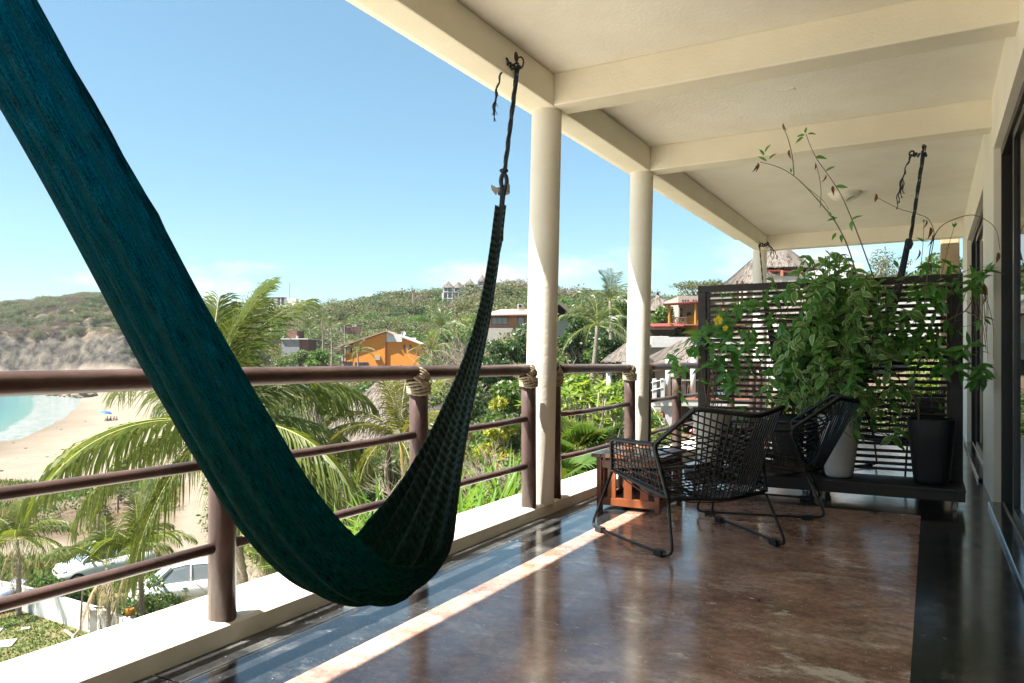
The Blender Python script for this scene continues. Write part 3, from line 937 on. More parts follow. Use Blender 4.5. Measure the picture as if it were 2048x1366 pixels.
NEAR_EDGES = list(EDGES)
ad = bpy.data.objects[net.name].modifiers.new('thickness', 'SOLIDIFY'); ad.thickness = .006
# end cords gathered into the knot, rope to the hook
kn = Vector((hx(3.70), 3.70, 2.03))
cb = MB()
E1 = C1[-1]
for k_ in range(26):
    v = -1 + 2 * k_ / 25
    s_ = C1[-6] + HW * v * .03 + Vector((0, 0, .012 * math.sin(k_ * 2.4)))
    cb.tube([s_, s_.lerp(kn, .6) + Vector((.006 * math.sin(k_), 0, 0)), kn + Vector((.014 * math.sin(k_ * 1.7), .010 * math.cos(k_ * 1.3), 0))], .0042, 5)
cb.build('end_cords', M['hammock_cord'], ht, smooth=True)
lb = MB()
lb.tube([kn + Vector((.015 * math.cos(a), .006 * math.cos(a), .042 * math.sin(a) + .03)) for a in [2 * math.pi * i / 16 for i in range(16)]], .0125, 8, closed=True)
lb.tube([kn + Vector((.016 * math.cos(a), .016 * math.sin(a), .09)) for a in [2 * math.pi * i / 10 for i in range(10)]], .010, 8, closed=True)
lb.build('end_loop', M['hammock_cord'], ht, smooth=True)
tg = MB()
vs = []
for i in range(13):
    a = -.5 + 4.2 * i / 12
    vs += [kn + Vector((.034 * math.cos(a), .034 * math.sin(a), -.035 - .012 * i / 12)), kn + Vector((.034 * math.cos(a + .1), .034 * math.sin(a + .1), .012 - .014 * i / 12))]
tg.add(vs, [(2 * i, 2 * i + 2, 2 * i + 3, 2 * i + 1) for i in range(12)])
q0 = kn + Vector((-.018, -.012, -.015))
tg.add([q0, q0 + Vector((-.02, -.012, -.035)), q0 + Vector((-.042, -.022, -.005)), q0 + Vector((-.05, -.02, .03)), q0 + Vector((-.02, -.01, .012))], [(0, 1, 2), (0, 2, 3, 4)])
tgo = tg.build('cloth_strip', M['cloth'], ht); tgo['label'] = 'torn pale cloth strip tied below the knot'
hang_rope(kn + Vector((0, 0, .08)), hook1 + Vector((0, 0, -.03)), .0078, ht)
hang_rope(kn + Vector((.01, .006, .09)), hook1 + Vector((.012, 0, -.05)), .0048, ht, twist=18)
knot_and_tassel(hook1 + Vector((.012, -.02, -.045)), Vector((-.25, -.96, 0)).normalized(), ht, 4, .36)
# other end: rope to a ceiling hook
kn2 = Vector((hx(.26), .26, 2.08))
hang_rope(kn2, (hx(-.02), -.02, ZC - .06), .0078, ht)
hk = MB().tube([Vector((-2.234, 4.069, 2.905)) + Vector((.028 + .026 * math.cos(a), 0, -.03 + .036 * math.sin(a))) for a in [math.pi * (1 - 1.7 * i / 12) for i in range(13)]], .0055, 8)
hk.ball((-2.231, 4.069, 2.915), .026, 6, (.35, 1, 1.3))
o = hk.build('wall_hook', M['hook'], smooth=True); tag(o, 'rusty iron hook in the edge beam that holds the near hammock', 'hook')
o = MB().tube([(hx(-.02), -.02, ZC + .01), (hx(-.02), -.02, ZC - .03), (hx(-.02) + .02, -.02, ZC - .06), (hx(-.02), -.02, ZC - .08)], .006, 8).build('ceiling_hook', M['hook'], smooth=True)
tag(o, 'iron ceiling hook for the near end of the hammock', 'hook')
# slack edge strings
E_A, E_B = NEAR_EDGES[0::2], NEAR_EDGES[1::2]
for (i0, i1, E_, sag_) in ((13, 18, 0, .010), (16, 22, 0, .014), (11, 14, 0, .006), (15, 18, 1, .004), (19, 21, 1, .004)):
    src = (E_A, E_B)[E_]; P = []
    for i in range(i0, i1 + 1):
        f = (i - i0) / (i1 - i0); nrm = (src[i] - C1[i]).normalized()
        P.append(src[i] + nrm * sag_ * math.sin(math.pi * f) + Vector((0, 0, -sag_ * .6 * math.sin(math.pi * f))))
    MB().tube(P, .0022, 5).build('slack_string', M['hammock_cord'], ht, smooth=True)

# --- far hammock behind the screen, from the second cross beam to the edge beam at the far column
hf = thing('hammock', (-1.2, 9.2, 1.0), 'dark hammock hanging behind the slatted screen', 'hammock')
A, B = Vector((-.05, 6.87, 2.765)), Vector((-2.225, 11.56, 2.80))
kA = Vector((-.16, 7.1, 2.02))
far = [kA, Vector((-.26, 7.32, 1.55)), Vector((-.46, 7.74, 1.05)), Vector((-.78, 8.43, .6)), Vector((-1.15, 9.22, .42)), Vector((-1.5, 9.98, .6)), Vector((-1.85, 10.75, 1.1)), Vector((-2.07, 11.22, 1.75)), Vector((-2.12, 11.33, 2.05))]
C2 = cat_curve(far, 60)
W2 = [.05 + .32 * min(1, max(0, (2.0 - p_.z) / 1.5)) ** 2.2 for p_ in C2]
D2 = [.02 + .14 * min(1, max(0, (2.0 - p_.z) / 1.5)) for p_ in C2]
hammock_net(C2, Vector((.907, .42, 0)), W2, D2, None, hf, 1.0, 8)
hang_rope(kA, A, .0080, hf); hang_rope(kA + Vector((.012, .01, 0)), A + Vector((.015, 0, 0)), .0048, hf, twist=18)
hang_rope(far[-1], B + Vector((0, 0, -.03)), .0075, hf)
knot_and_tassel(A + Vector((0, 0, -.07)), Vector((-.85, -.5, 0)).normalized(), hf, 4, .42)
knot_and_tassel(B + Vector((.02, -.02, -.05)), Vector((.9, -.4, 0)).normalized(), hf, 3, .24, 1.3)
kb = MB().ball(kA, .032, 6, (1, 1, 1.4), .4); kb.build('knot', M['hammock_cord'], hf, smooth=True)
for p_, lab in ((A, 'small hook under the second cross beam'), (B, 'iron hook in the edge beam near the far column')):
    o = MB().tube([p_ + Vector((.012 * math.cos(a), 0, .02 * math.sin(a) - .01)) for a in [2 * math.pi * i / 10 for i in range(10)]], .004, 6, closed=True).build('ceiling_hook', M['hook'], smooth=True)
    tag(o, lab, 'hook')
# ================================================================== LAND, BEACH AND SEA
SEA = -13.45
def vnoise(x, y, seed=0):
    xi, yi = np.floor(x).astype(np.int64), np.floor(y).astype(np.int64)
    fx, fy = x - xi, y - yi
    fx, fy = fx * fx * (3 - 2 * fx), fy * fy * (3 - 2 * fy)
    def h(a, b_):
        n_ = (a * 374761393 + b_ * 668265263 + seed * 974634777) & 0xffffffff
        n_ = ((n_ ^ (n_ >> 13)) * 1274126177) & 0xffffffff
        return ((n_ ^ (n_ >> 16)) & 0xffff) / 65535.0
    return (h(xi, yi) * (1 - fx) + h(xi + 1, yi) * fx) * (1 - fy) + (h(xi, yi + 1) * (1 - fx) + h(xi + 1, yi + 1) * fx) * fy
def fbm(x, y, seed=0, o=5, g=.5):
    s, a, t = 0, 1, 0
    for i in range(o):
        s = s + a * (vnoise(x, y, seed + i) - .5); t += a; a *= g; x, y = x * 2.03 + 5.1, y * 2.03 + 1.7
    return s / t * 2
TB = [-1.21, -.90, -.79, -.679, -.546, -.45, -.38, -.281, -.1485, -.016, .117, .249, .448, .72]
TD = [2, 6, 12, 16, 20, 30, 45, 65, 90, 130, 180, 240, 300, 345, 365, 400, 440, 520, 700, 950]
#      2   6   12  16   20   30   45   65   90   130   180   240   300   345   365   400  440  520  700  950
TT_ = [[8.8, 8.8, 8.8, 8.8, 8.8, 10, 12, 16, 18, 19, 20, 20, 20, 20, 20, 20, 20, 20, 20, 22],
       [8.8, 8.8, 8.8, 8.8, 8.8, 9.0, 9.6, 11, 14, 17, 19, 20, 20, 18, 4, -10, -15, -14, 8, 22],
       [8.8, 8.8, 8.8, 8.8, 8.85, 8.9, 9.4, 10.4, 12.5, 16, 18, 19, 19, 15, -10, -21, -27, -29, -18, 10],
       [8.8, 8.8, 8.8, 8.8, 8.85, 8.95, 9.3, 10, 11.3, 14.3, 16, 18, 18, 13.5, -10, -22, -28, -34, -24, 0],
       [8.8, 8.8, 8.8, 8.8, 8.85, 8.95, 9.3, 9.9, 11.2, 12.4, 13.6, 14.0, 14.2, 12, -12, -27, -34, -38, -26, -5],
       [8.8, 8.8, 8.8, 8.8, 8.8, 8.9, 9.2, 9.8, 10.8, 11.6, 12.6, 13.0, 12.6, 10, -2, -14, -22, -28, -28, -10],
       [8.8, 8.4, 8.2, 8.5, 8.7, 8.8, 9.1, 9.6, 10.2, 10.8, 11, 9, 1, -6, -11, -18, -24, -29, -30, -20],
       [8.5, 5.0, 3.6, 6.5, 8.2, 8.5, 8.6, 8.6, 8.4, 6.5, 2, -7, -15, -19, -21, -23, -25, -26, -26, -20],
       [6.0, 3.5, 3.2, 4.8, 6.0, 6.4, 6.4, 6.2, 6, 4, -2, -12, -21, -24, -25, -25, -25, -25, -25, -20],
       [4.0, 3.2, 3.0, 3.5, 4.0, 4.4, 4, 2, -2.6, -6, -12, -19, -24, -26, -27, -27, -27, -27, -27, -22],
       [4.0, 3.3, 3.3, 3.8, 4.2, 4.2, 2.6, 0, -3.5, -7, -10.5, -14, -17, -19, -20, -21, -22, -22, -22, -20],
       [5.0, 4.6, 4.8, 5.0, 5.4, 5.6, 3.4, -1, -4.5, -7, -9, -12, -14, -16, -16, -17, -18, -18, -18, -18],
       [5.0, 4.6, 4.5, 4.0, 3.4, 1.5, -2, -5, -7, -8.5, -10, -12, -14, -15, -15, -16, -17, -17, -17, -17],
       [5.0, 4.6, 4.5, 3.6, 2.6, 0.5, -3, -5.5, -7, -8.5, -10, -12, -14, -15, -15, -16, -17, -17, -17, -17]]
TT_ = np.array(TT_, dtype=float)
SHD = [60, 90, 110, 137, 154, 190, 237, 273, 300, 340, 400]
SHB = [-1.06, -.878, -.782, -.706, -.668, -.638, -.628, -.630, -.630, -.638, -.668]
def ground(b_, d):
    """height of the land; b_, d arrays (bearing tangent, metres ahead)"""
    b_ = np.asarray(b_, float); d = np.asarray(d, float)
    rows = np.array([np.interp(np.log(np.maximum(d, 2)), np.log(TD), TT_[i]) for i in range(len(TB))])
    j = np.clip(np.searchsorted(TB, b_) - 1, 0, len(TB) - 2)
    tb = np.array(TB)
    f = np.clip((b_ - tb[j]) / (tb[j + 1] - tb[j]), 0, 1); f = f * f * (3 - 2 * f)
    idx = np.arange(b_.size).reshape(b_.shape)
    flat = rows.reshape(len(TB), -1)
    lo = flat[j.ravel(), idx.ravel()].reshape(b_.shape); hi = flat[j.ravel() + 1, idx.ravel()].reshape(b_.shape)
    drop = lo * (1 - f) + hi * f
    z = CAM_H - drop
    u = b_ * d
    z = z + .12 * fbm(u / 6, d / 6, 3) * np.clip((d - 14) / 10, 0, 1)
    far = np.clip((d - 110) / 80, 0, 1) * (b_ > -.36)
    z = z + far * (3.0 * fbm(u / 42, d / 42, 11) + 1.2 * fbm(u / 14, d / 14, 12))
    cl = np.clip((d - 336) / 22, 0, 1) * (b_ < -.36)
    gul = np.abs(fbm(u / 17 + .02 * d, d / 60, 21, 5))
    z = z + cl * (4.0 * fbm(u / 30, d / 30, 22) - 9.0 * gul * np.clip((430 - d) / 60, .15, 1) + 1.6 * fbm(u / 5, d / 5, 23) + 2.0)
    # the beach slopes into the water along the shore line
    bs = np.interp(d, SHD, SHB) + .004 * fbm(d / 30, d * 0, 31)
    dist = (b_ - bs) * d * .92
    be = np.where(dist > 0, SEA + .062 * dist, SEA + .10 * np.maximum(dist, -60))
    w = np.clip((d - 84) / 30, 0, 1) * np.clip((352 - d) / 14, 0, 1) * (b_ < -.3)
    z = z * (1 - w) + np.minimum(z, be) * w
    return z
def gz_(b_, d): return float(ground(np.array([b_]), np.array([d]))[0])
def gpoint(b_, d, up=0.0):
    p = bear(b_, d); p.z = gz_(b_, d) + up; return p

angs = np.concatenate([np.linspace(-math.pi * .93, math.atan(-.78), 34)[:-1], np.arctan(np.linspace(-.78, .78, 430)), np.linspace(math.atan(.78), math.pi * .93, 34)[1:]])
ds = np.unique(np.concatenate([np.exp(np.linspace(math.log(1.5), math.log(330), 150)), np.linspace(330, 450, 62), np.exp(np.linspace(math.log(450), math.log(950), 24))]))
A_, D_g = np.meshgrid(angs, ds, indexing='ij')
cosA = np.maximum(np.cos(A_), math.cos(R(62)))
Bt = np.clip(np.tan(np.clip(A_, R(-62), R(62))), -1.9, 1.9)
rr_ = D_g / cosA
zz = ground(Bt, D_g)
uu, dd = rr_ * np.sin(A_), rr_ * np.cos(A_)
X_, Y_ = uu * CY - dd * SY, uu * SY + dd * CY
na, nd = A_.shape
def mesh_from_grid(name, X, Y, Z, attrs, mt):
    na, nd = X.shape
    co = np.stack([X, Y, Z], -1).reshape(-1, 3).astype(np.float32)
    i, j = np.meshgrid(np.arange(na - 1), np.arange(nd - 1), indexing='ij')
    q = np.stack([i * nd + j, (i + 1) * nd + j, (i + 1) * nd + j + 1, i * nd + j + 1], -1).reshape(-1, 4).astype(np.int32)
    me = bpy.data.meshes.new(name)
    me.vertices.add(len(co)); me.vertices.foreach_set('co', co.ravel())
    me.loops.add(q.size); me.loops.foreach_set('vertex_index', q.ravel())
    me.polygons.add(len(q)); me.polygons.foreach_set('loop_start', np.arange(0, q.size, 4, dtype=np.int32)); me.polygons.foreach_set('loop_total', np.full(len(q), 4, dtype=np.int32))
    me.polygons.foreach_set('use_smooth', np.ones(len(q), dtype=bool))
    for nm, a in attrs.items():
        at_ = me.attributes.new(nm, 'FLOAT', 'POINT'); at_.data.foreach_set('value', a.ravel().astype(np.float32))
    me.materials.append(mt); me.update(); me.validate()
    o_ = bpy.data.objects.new(name, me); COL.objects.link(o_); return o_
# what covers the land
u_ = Bt * D_g
n1 = fbm(u_ / 9, D_g / 9, 41); n2 = fbm(u_ / 3, D_g / 3, 42)
ss = lambda x, a, b_: np.clip((x - a) / (b_ - a), 0, 1)
bs_ = np.interp(D_g, SHD, SHB)
dist = (Bt - bs_) * D_g * .92
sand = ss(D_g + 4 * n1 + 2 * n2, 58, 61) * (Bt < -.36 + .02 * n1) * (D_g < 352)
pb = np.interp(D_g, [18, 22, 30, 37, 53, 70], [-.31, -.325, -.365, -.425, -.415, -.405])
path = np.clip(1.35 - np.abs(Bt - pb) * D_g / (1.5 + .6 * n1), 0, 1) * (D_g > 16) * (D_g < 66)
path = np.maximum(path, np.clip(1.3 - (((Bt + .60) * D_g / 5.5) ** 2 + ((D_g - 36.5 + .5 * n2) / 1.7) ** 2), 0, 1))
sand = np.maximum(sand, path)
wet = ss(dist + 3 * n1, 17, 7) * (D_g > 84) * (D_g < 350)
bounce_ground = ss(-.74 - Bt + .04 * n1, 0, .03) * (D_g < 70) + (D_g < 15) * (Bt < -.2)  # unseen pale ground, added to bounce sunlight up into the veranda
bounce_ground = np.clip(np.maximum(bounce_ground, (np.abs(A_) > R(62)) * (D_g < 80) * (A_ < 0)), 0, 1)
grass = ss(n1 + .4 * n2 + np.interp(D_g, [20, 33, 40, 57], [.9, .4, -.1, .25]), -.15, .35) * (D_g < 60) * (Bt < -.33) * (1 - path)
slope = np.abs(np.gradient(zz, axis=1) / np.gradient(D_g, axis=1))
rock = ss(slope + .35 * fbm(u_ / 9, D_g / 9, 51) + .25 * fbm(u_ / 3, D_g / 3, 52), .42, .62) * (Bt < -.34) * (D_g > 335)
rock = np.maximum(rock, ss(SEA + 5 + 3 * n1 - zz, 0, 2) * (D_g > 345) * (Bt < -.4))
def terrain_mat():
    m, n, l, p = new_mat('ground')
    p.inputs['Roughness'].default_value = .95; p.inputs['Specular IOR Level'].default_value = .2
    t = n.new('ShaderNodeTexCoord')
    def nt(sc, det=6, st=None):
        z = n.new('ShaderNodeTexNoise'); z.inputs['Scale'].default_value = sc; z.inputs['Detail'].default_value = det; z.inputs['Roughness'].default_value = .65
        if st:
            mp = n.new('ShaderNodeMapping'); mp.inputs['Scale'].default_value = st; l.new(t.outputs['Object'], mp.inputs[0]); l.new(mp.outputs[0], z.inputs[0])
        else: l.new(t.outputs['Object'], z.inputs[0])
        return z.outputs[0]
    def ramp(src, cols, pos):
        r = n.new('ShaderNodeValToRGB'); e = r.color_ramp.elements
        while len(e) < len(cols): e.new(.5)
        for q, (c, x) in enumerate(zip(cols, pos)): e[q].position = x; e[q].color = rgb(c)
        l.new(src, r.inputs[0]); return r.outputs[0]
    def at_(nm):
        a = n.new('ShaderNodeAttribute'); a.attribute_name = nm; return a.outputs['Fac']
    def mix(f, a, b_):
        x = n.new('ShaderNodeMix'); x.data_type = 'RGBA'; l.new(f, x.inputs[0]); l.new(a, x.inputs[6]); l.new(b_, x.inputs[7]); return x.outputs[2]
    soil = ramp(nt(.8), [(.085, .062, .04), (.16, .12, .08)], (.35, .7))
    gr = ramp(nt(1.6), [(.055, .085, .020), (.13, .13, .045), (.25, .19, .085)], (.3, .5, .75))
    c = mix(at_('grass'), soil, gr)
    rk = ramp(nt(.30, 10, (1, 1, .35)), [(.020, .018, .016), (.062, .054, .043), (.125, .107, .083)], (.38, .50, .66))
    c = mix(at_('rock'), c, rk)
    sd = ramp(nt(.25, 8), [(.185, .152, .114), (.225, .188, .145)], (.35, .7))
    sw = ramp(nt(.3), [(.115, .092, .066), (.14, .112, .082)], (.3, .7))
    c = mix(at_('sand'), c, mix(at_('wet'), sd, sw))
    bounce_col = ramp(nt(.5), [(.46, .41, .33), (.54, .49, .40)], (.35, .7))
    c = mix(at_('bounce_ground'), c, bounce_col)
    l.new(c, p.inputs['Base Color'])
    b = n.new('ShaderNodeBump'); b.inputs['Strength'].default_value = .6; b.inputs['Distance'].default_value = .35
    l.new(nt(.9, 9), b.inputs['Height']); l.new(b.outputs[0], p.inputs['Normal'])
    return m
o = mesh_from_grid('ground', X_, Y_, zz, {'sand': sand, 'wet': wet, 'grass': grass * (1 - bounce_ground), 'bounce_ground': bounce_ground, 'rock': rock}, terrain_mat())
tag(o, 'sandy beach, grass, cliff and hillside below and beyond the veranda', 'ground', kind='structure')

# sea
bb = np.concatenate([np.linspace(-6, -1.0, 14)[:-1], np.linspace(-1.0, -.50, 150), np.linspace(-.49, -.2, 6)])
sd_ = np.exp(np.linspace(math.log(80), math.log(420), 130)); sd_ = np.concatenate([sd_, np.exp(np.linspace(math.log(440), math.log(26000), 14))])
SB, SD_ = np.meshgrid(bb, sd_, indexing='ij')
gh = ground(SB, SD_)
gh = np.where(SD_ > 900, -60, gh)
su = SB * SD_
bsx = np.interp(SD_, SHD, SHB)
off = np.where(SD_ < 360, (bsx - SB) * SD_ * .92, 200)          # metres out from the water's edge
off = np.where(SB < -1.3, 200, off)
nb = fbm(su / 7, SD_ / 7, 61); nb2 = fbm(su / 22, SD_ / 22, 62)
foam = ss(off + 1.0 * nb + 1.6 * nb2, 4.2, .8) * .8
for c_, w_ in ((22, 1.1), (37, .9), (52, .7)):
    foam = np.maximum(foam, np.clip(1 - np.abs(off - c_ + 5 * nb2) / w_, 0, 1) * .6 * ss(nb2 + .5 * nb, .12, .3))
foam = np.maximum(foam, ss(SD_ + 6 * nb, 306, 318) * (SD_ < 360) * (SB > -.82) * ss(nb + .5, .2, .6))
o = mesh_from_grid('sea', su * CY - SD_ * SY, su * SY + SD_ * CY, np.full(SB.shape, SEA) + .12 * nb * ss(off, 4, 20), {'off': np.clip(off / 100, 0, 1), 'foam': foam}, bpy.data.materials.new('tmp'))
m, n, l, p = new_mat('sea_water')
p.inputs['Roughness'].default_value = .12
a1 = n.new('ShaderNodeAttribute'); a1.attribute_name = 'off'
r = n.new('ShaderNodeValToRGB'); e = r.color_ramp.elements
e[0].position = 0; e[0].color = (.09, .20, .17, 1); e[1].position = 1; e[1].color = (.006, .035, .085, 1)
for x, c in ((.07, (.035, .17, .18)), (.17, (.012, .095, .14)), (.32, (.007, .042, .10))):
    k = e.new(x); k.color = rgb(c)
l.new(a1.outputs['Fac'], r.inputs[0])
tcx = n.new('ShaderNodeTexCoord'); z1 = n.new('ShaderNodeTexNoise'); z1.inputs['Scale'].default_value = .38; z1.inputs['Detail'].default_value = 8; z1.inputs['Roughness'].default_value = .75
l.new(tcx.outputs['Object'], z1.inputs[0])
a2 = n.new('ShaderNodeAttribute'); a2.attribute_name = 'foam'
ma = n.new('ShaderNodeMath'); ma.operation = 'ADD'; l.new(a2.outputs['Fac'], ma.inputs[0]); l.new(z1.outputs[0], ma.inputs[1])
fr_ = n.new('ShaderNodeValToRGB'); fr_.color_ramp.elements[0].position = .66; fr_.color_ramp.elements[1].position = .84
mb_ = n.new('ShaderNodeMath'); mb_.operation = 'MULTIPLY'; mb_.inputs[1].default_value = .6; l.new(ma.outputs[0], mb_.inputs[0]); l.new(mb_.outputs[0], fr_.inputs[0])
mx = n.new('ShaderNodeMix'); mx.data_type = 'RGBA'; mx.inputs[7].default_value = (.30, .305, .30, 1)
l.new(fr_.outputs[0], mx.inputs[0]); l.new(r.outputs[0], mx.inputs[6]); l.new(mx.outputs[2], p.inputs['Base Color'])
bm = n.new('ShaderNodeBump'); bm.inputs['Strength'].default_value = 1.0; bm.inputs['Distance'].default_value = .8
l.new(z1.outputs[0], bm.inputs['Height']); l.new(bm.outputs[0], p.inputs['Normal'])
o.data.materials[0] = m
tag(o, 'turquoise sea with white surf along the beach', 'sea', kind='structure')

# ================================================================== FOLIAGE KIT
def leaf_cloud(n_, centres, radii, size, seed, flat=.75, shell=.55, asp=.5, updir=.35):
    """n_ four-cornered leaves (slightly folded) in balls round centres; returns verts, faces as arrays"""
    g = np.random.default_rng(seed)
    centres = np.asarray(centres, float); radii = np.asarray(radii, float)
    w = radii ** 2; w = w / w.sum()
    k = g.choice(len(centres), n_, p=w)
    v = g.normal(size=(n_, 3)); v /= np.linalg.norm(v, axis=1, keepdims=True)
    r = radii[k] * (shell + (1 - shell) * g.random(n_) ** .6)
    P = centres[k] + v * r[:, None] * np.array([1, 1, flat])
    d = v * .7 + g.normal(size=(n_, 3)) * .7; d[:, 2] -= .15
    d /= np.linalg.norm(d, axis=1, keepdims=True)
    up = v * .5 + g.normal(size=(n_, 3)) * .5 + np.array([0, 0, updir])
    x = np.cross(d, up); x /= np.maximum(1e-6, np.linalg.norm(x, axis=1, keepdims=True))
    s = size * (.65 + .7 * g.random(n_))[:, None]
    a = P - d * s * .5; b_ = P + d * s * .5
    side = x * s * asp * .5
    vs = np.stack([a, P + side, b_, P - side], 1).reshape(-1, 3)
    fs = np.arange(n_ * 4).reshape(-1, 4)
    return vs, fs
def np_mesh(name, vs, fs, mats, smooth=False):
    vs = np.asarray(vs, np.float32); fs = np.asarray(fs, np.int32)
    k = fs.shape[1]
    me = bpy.data.meshes.new(name)
    me.vertices.add(len(vs)); me.vertices.foreach_set('co', vs.ravel())
    me.loops.add(fs.size); me.loops.foreach_set('vertex_index', fs.ravel())
    me.polygons.add(len(fs)); me.polygons.foreach_set('loop_start', np.arange(0, fs.size, k, dtype=np.int32)); me.polygons.foreach_set('loop_total', np.full(len(fs), k, dtype=np.int32))
    for m_ in (mats if isinstance(mats, (list, tuple)) else [mats]): me.materials.append(m_)
    if smooth: me.polygons.foreach_set('use_smooth', np.ones(len(fs), dtype=bool))
    me.update(); return me
def link_mesh(name, me, parent=None):
    o_ = bpy.data.objects.new(name, me); COL.objects.link(o_)
    if parent is not None: o_.parent = parent; ORG[o_.name] = ORG.get(parent.name, (0, 0, 0))
    return o_

M['lf_green'] = leaf_mat('leaf_green', (.038, .085, .016), (.075, .13, .026), (.18, .32, .03), .32)
M['lf_dark'] = leaf_mat('leaf_dark_green', (.020, .050, .012), (.045, .085, .02), (.09, .2, .03), .25)
M['lf_olive'] = leaf_mat('leaf_olive', (.085, .095, .035), (.13, .13, .05), (.22, .25, .07), .3, rough=.6)
M['lf_olive2'] = leaf_mat('leaf_grey_green', (.065, .085, .035), (.12, .125, .06), (.2, .24, .08), .3, rough=.6)
M['lf_dry'] = leaf_mat('leaf_dry_brown', (.125, .10, .07), (.18, .145, .105), (.2, .16, .1), .25, rough=.8)
M['lf_lime'] = leaf_mat('leaf_lime', (.12, .20, .022), (.20, .27, .035), (.42, .55, .05), .4)
M['lf_yellow'] = leaf_mat('leaf_yellow_green', (.22, .23, .022), (.34, .29, .03), (.6, .55, .05), .4)
M['bark'] = mat('bark', (.16, .125, .095), .9, (.27, .22, .17), 12, bump=.8, bscale=30, bdist=.03, stretch=(1, 1, .3))
M['twig'] = mat('pale_twigs', (.30, .25, .19), .9, (.20, .16, .12), 8)

# ------------------------------------------------------------------ the wooded hills: one mass of low crowns
def crown_variant(nm, mt, n_, seed, size, flat=.7, twigs=0):
    g = np.random.default_rng(seed)
    c = g.normal(size=(7, 3)) * np.array([.9, .9, .35]); c[:, 2] += 1.5
    r = .75 + .5 * g.random(7)
    vs, fs = leaf_cloud(n_, c, r, size, seed, flat, .35)
    me = np_mesh(nm, vs, fs, mt)
    o_ = bpy.data.objects.new(nm, me)
    return o_
vcol = bpy.data.collections.new('crown_shapes')
for i_, (mt, n_, sz) in enumerate((('lf_olive', 1300, .22), ('lf_olive2', 1400, .21), ('lf_green', 1400, .21), ('lf_olive', 1200, .23), ('lf_dry', 900, .18), ('lf_olive2', 1300, .22), ('lf_dark', 1300, .22))):
    vcol.objects.link(crown_variant('wood_crown', M[mt], n_, 100 + i_, sz))
def scatter_group(nm):
    ng = bpy.data.node_groups.new(nm, 'GeometryNodeTree')
    ng.interface.new_socket('Geometry', in_out='INPUT', socket_type='NodeSocketGeometry')
    ng.interface.new_socket('Geometry', in_out='OUTPUT', socket_type='NodeSocketGeometry')
    gi, go = ng.nodes.new('NodeGroupInput'), ng.nodes.new('NodeGroupOutput')
    ip = ng.nodes.new('GeometryNodeInstanceOnPoints'); ci = ng.nodes.new('GeometryNodeCollectionInfo')
    ci.inputs['Collection'].default_value = vcol; ci.inputs['Separate Children'].default_value = True; ci.inputs['Reset Children'].default_value = True
    ip.inputs['Pick Instance'].default_value = True
    def na_(name, typ):
        a = ng.nodes.new('GeometryNodeInputNamedAttribute'); a.data_type = typ; a.inputs[0].default_value = name; return a
    ai, ar, as_ = na_('pick', 'INT'), na_('turn', 'FLOAT_VECTOR'), na_('size', 'FLOAT_VECTOR')
    L_ = ng.links
    L_.new(gi.outputs[0], ip.inputs['Points']); L_.new(ci.outputs[0], ip.inputs['Instance'])
    L_.new(ai.outputs[0], ip.inputs['Instance Index']); L_.new(ar.outputs[0], ip.inputs['Rotation']); L_.new(as_.outputs[0], ip.inputs['Scale'])
    L_.new(ip.outputs[0], go.inputs[0])
    return ng
def scatter(name, P, pick, size, seed, label):
    g = np.random.default_rng(seed); n_ = len(P)
    me = bpy.data.meshes.new(name); me.vertices.add(n_); me.vertices.foreach_set('co', np.asarray(P, np.float32).ravel())
    a = me.attributes.new('pick', 'INT', 'POINT'); a.data.foreach_set('value', np.asarray(pick, np.int32))
    a = me.attributes.new('turn', 'FLOAT_VECTOR', 'POINT'); rv = np.zeros((n_, 3), np.float32); rv[:, 2] = g.random(n_) * 6.28; a.data.foreach_set('vector', rv.ravel())
    a = me.attributes.new('size', 'FLOAT_VECTOR', 'POINT'); a.data.foreach_set('vector', np.asarray(size, np.float32).ravel())
    o_ = bpy.data.objects.new(name, me); COL.objects.link(o_)
    md = o_.modifiers.new('scatter', 'NODES'); md.node_group = scatter_group(name)
    tag(o_, label, 'woods', kind='stuff'); return o_
g = np.random.default_rng(5)
def spread(n_, b0, b1, d0, d1):
    d = np.sqrt(d0 * d0 + (d1 * d1 - d0 * d0) * g.random(n_)); b_ = b0 + (b1 - b0) * g.random(n_); return b_, d
CLEAR = []     # (b0, b1, d0, d1) patches kept free for houses
CLEAR += [(-.25, -.09, 88, 142), (-.105, .045, 70, 92), (-.345, -.262, 150, 196), (-.315, -.262, 118, 146), (-.115, -.022, 208, 292), (.17, .4, 0, 70)]
b_, d_ = spread(7800, -.42, .62, 92, 460)
keep = np.ones(len(b_), bool)
for c0, c1, e0, e1 in CLEAR: keep &= ~((b_ > c0) & (b_ < c1) & (d_ > e0) & (d_ < e1))
keep &= (d_ > np.interp(b_, [-.42, -.36, -.33, -.2, -.05, .1, .62], [330, 150, 110, 100, 96, 92, 92]))
b_, d_ = b_[keep], d_[keep]
h = ground(b_, d_)
P = np.stack([(b_ * d_) * CY - d_ * SY, (b_ * d_) * SY + d_ * CY, h - .6], 1)
dens = fbm(b_ * d_ / 30, d_ / 30, 71) + .5 * fbm(b_ * d_ / 9, d_ / 9, 72)
pick = np.where(dens > .48, 2, np.where(dens < -.42, 4, g.integers(0, 7, len(b_))))
pick = np.where((pick == 6) & (g.random(len(b_)) < .6), 0, pick)
s_ = ((1.15 + 1.6 * g.random(len(b_)) ** 1.9) * np.interp(d_, [92, 150, 230], [.60, .78, 1.0]))[:, None] * np.array([1.25, 1.25, .95]); s_[:, 2] *= .8 + .5 * g.random(len(b_))
scatter('hill_woods', P, pick, s_, 1, 'dry olive green woods covering the hills beyond the houses')
b_, d_ = spread(5200, -.95, -.36, 338, 560)
sl = (ground(b_, d_ + 2) - ground(b_, d_ - 2)) / 4
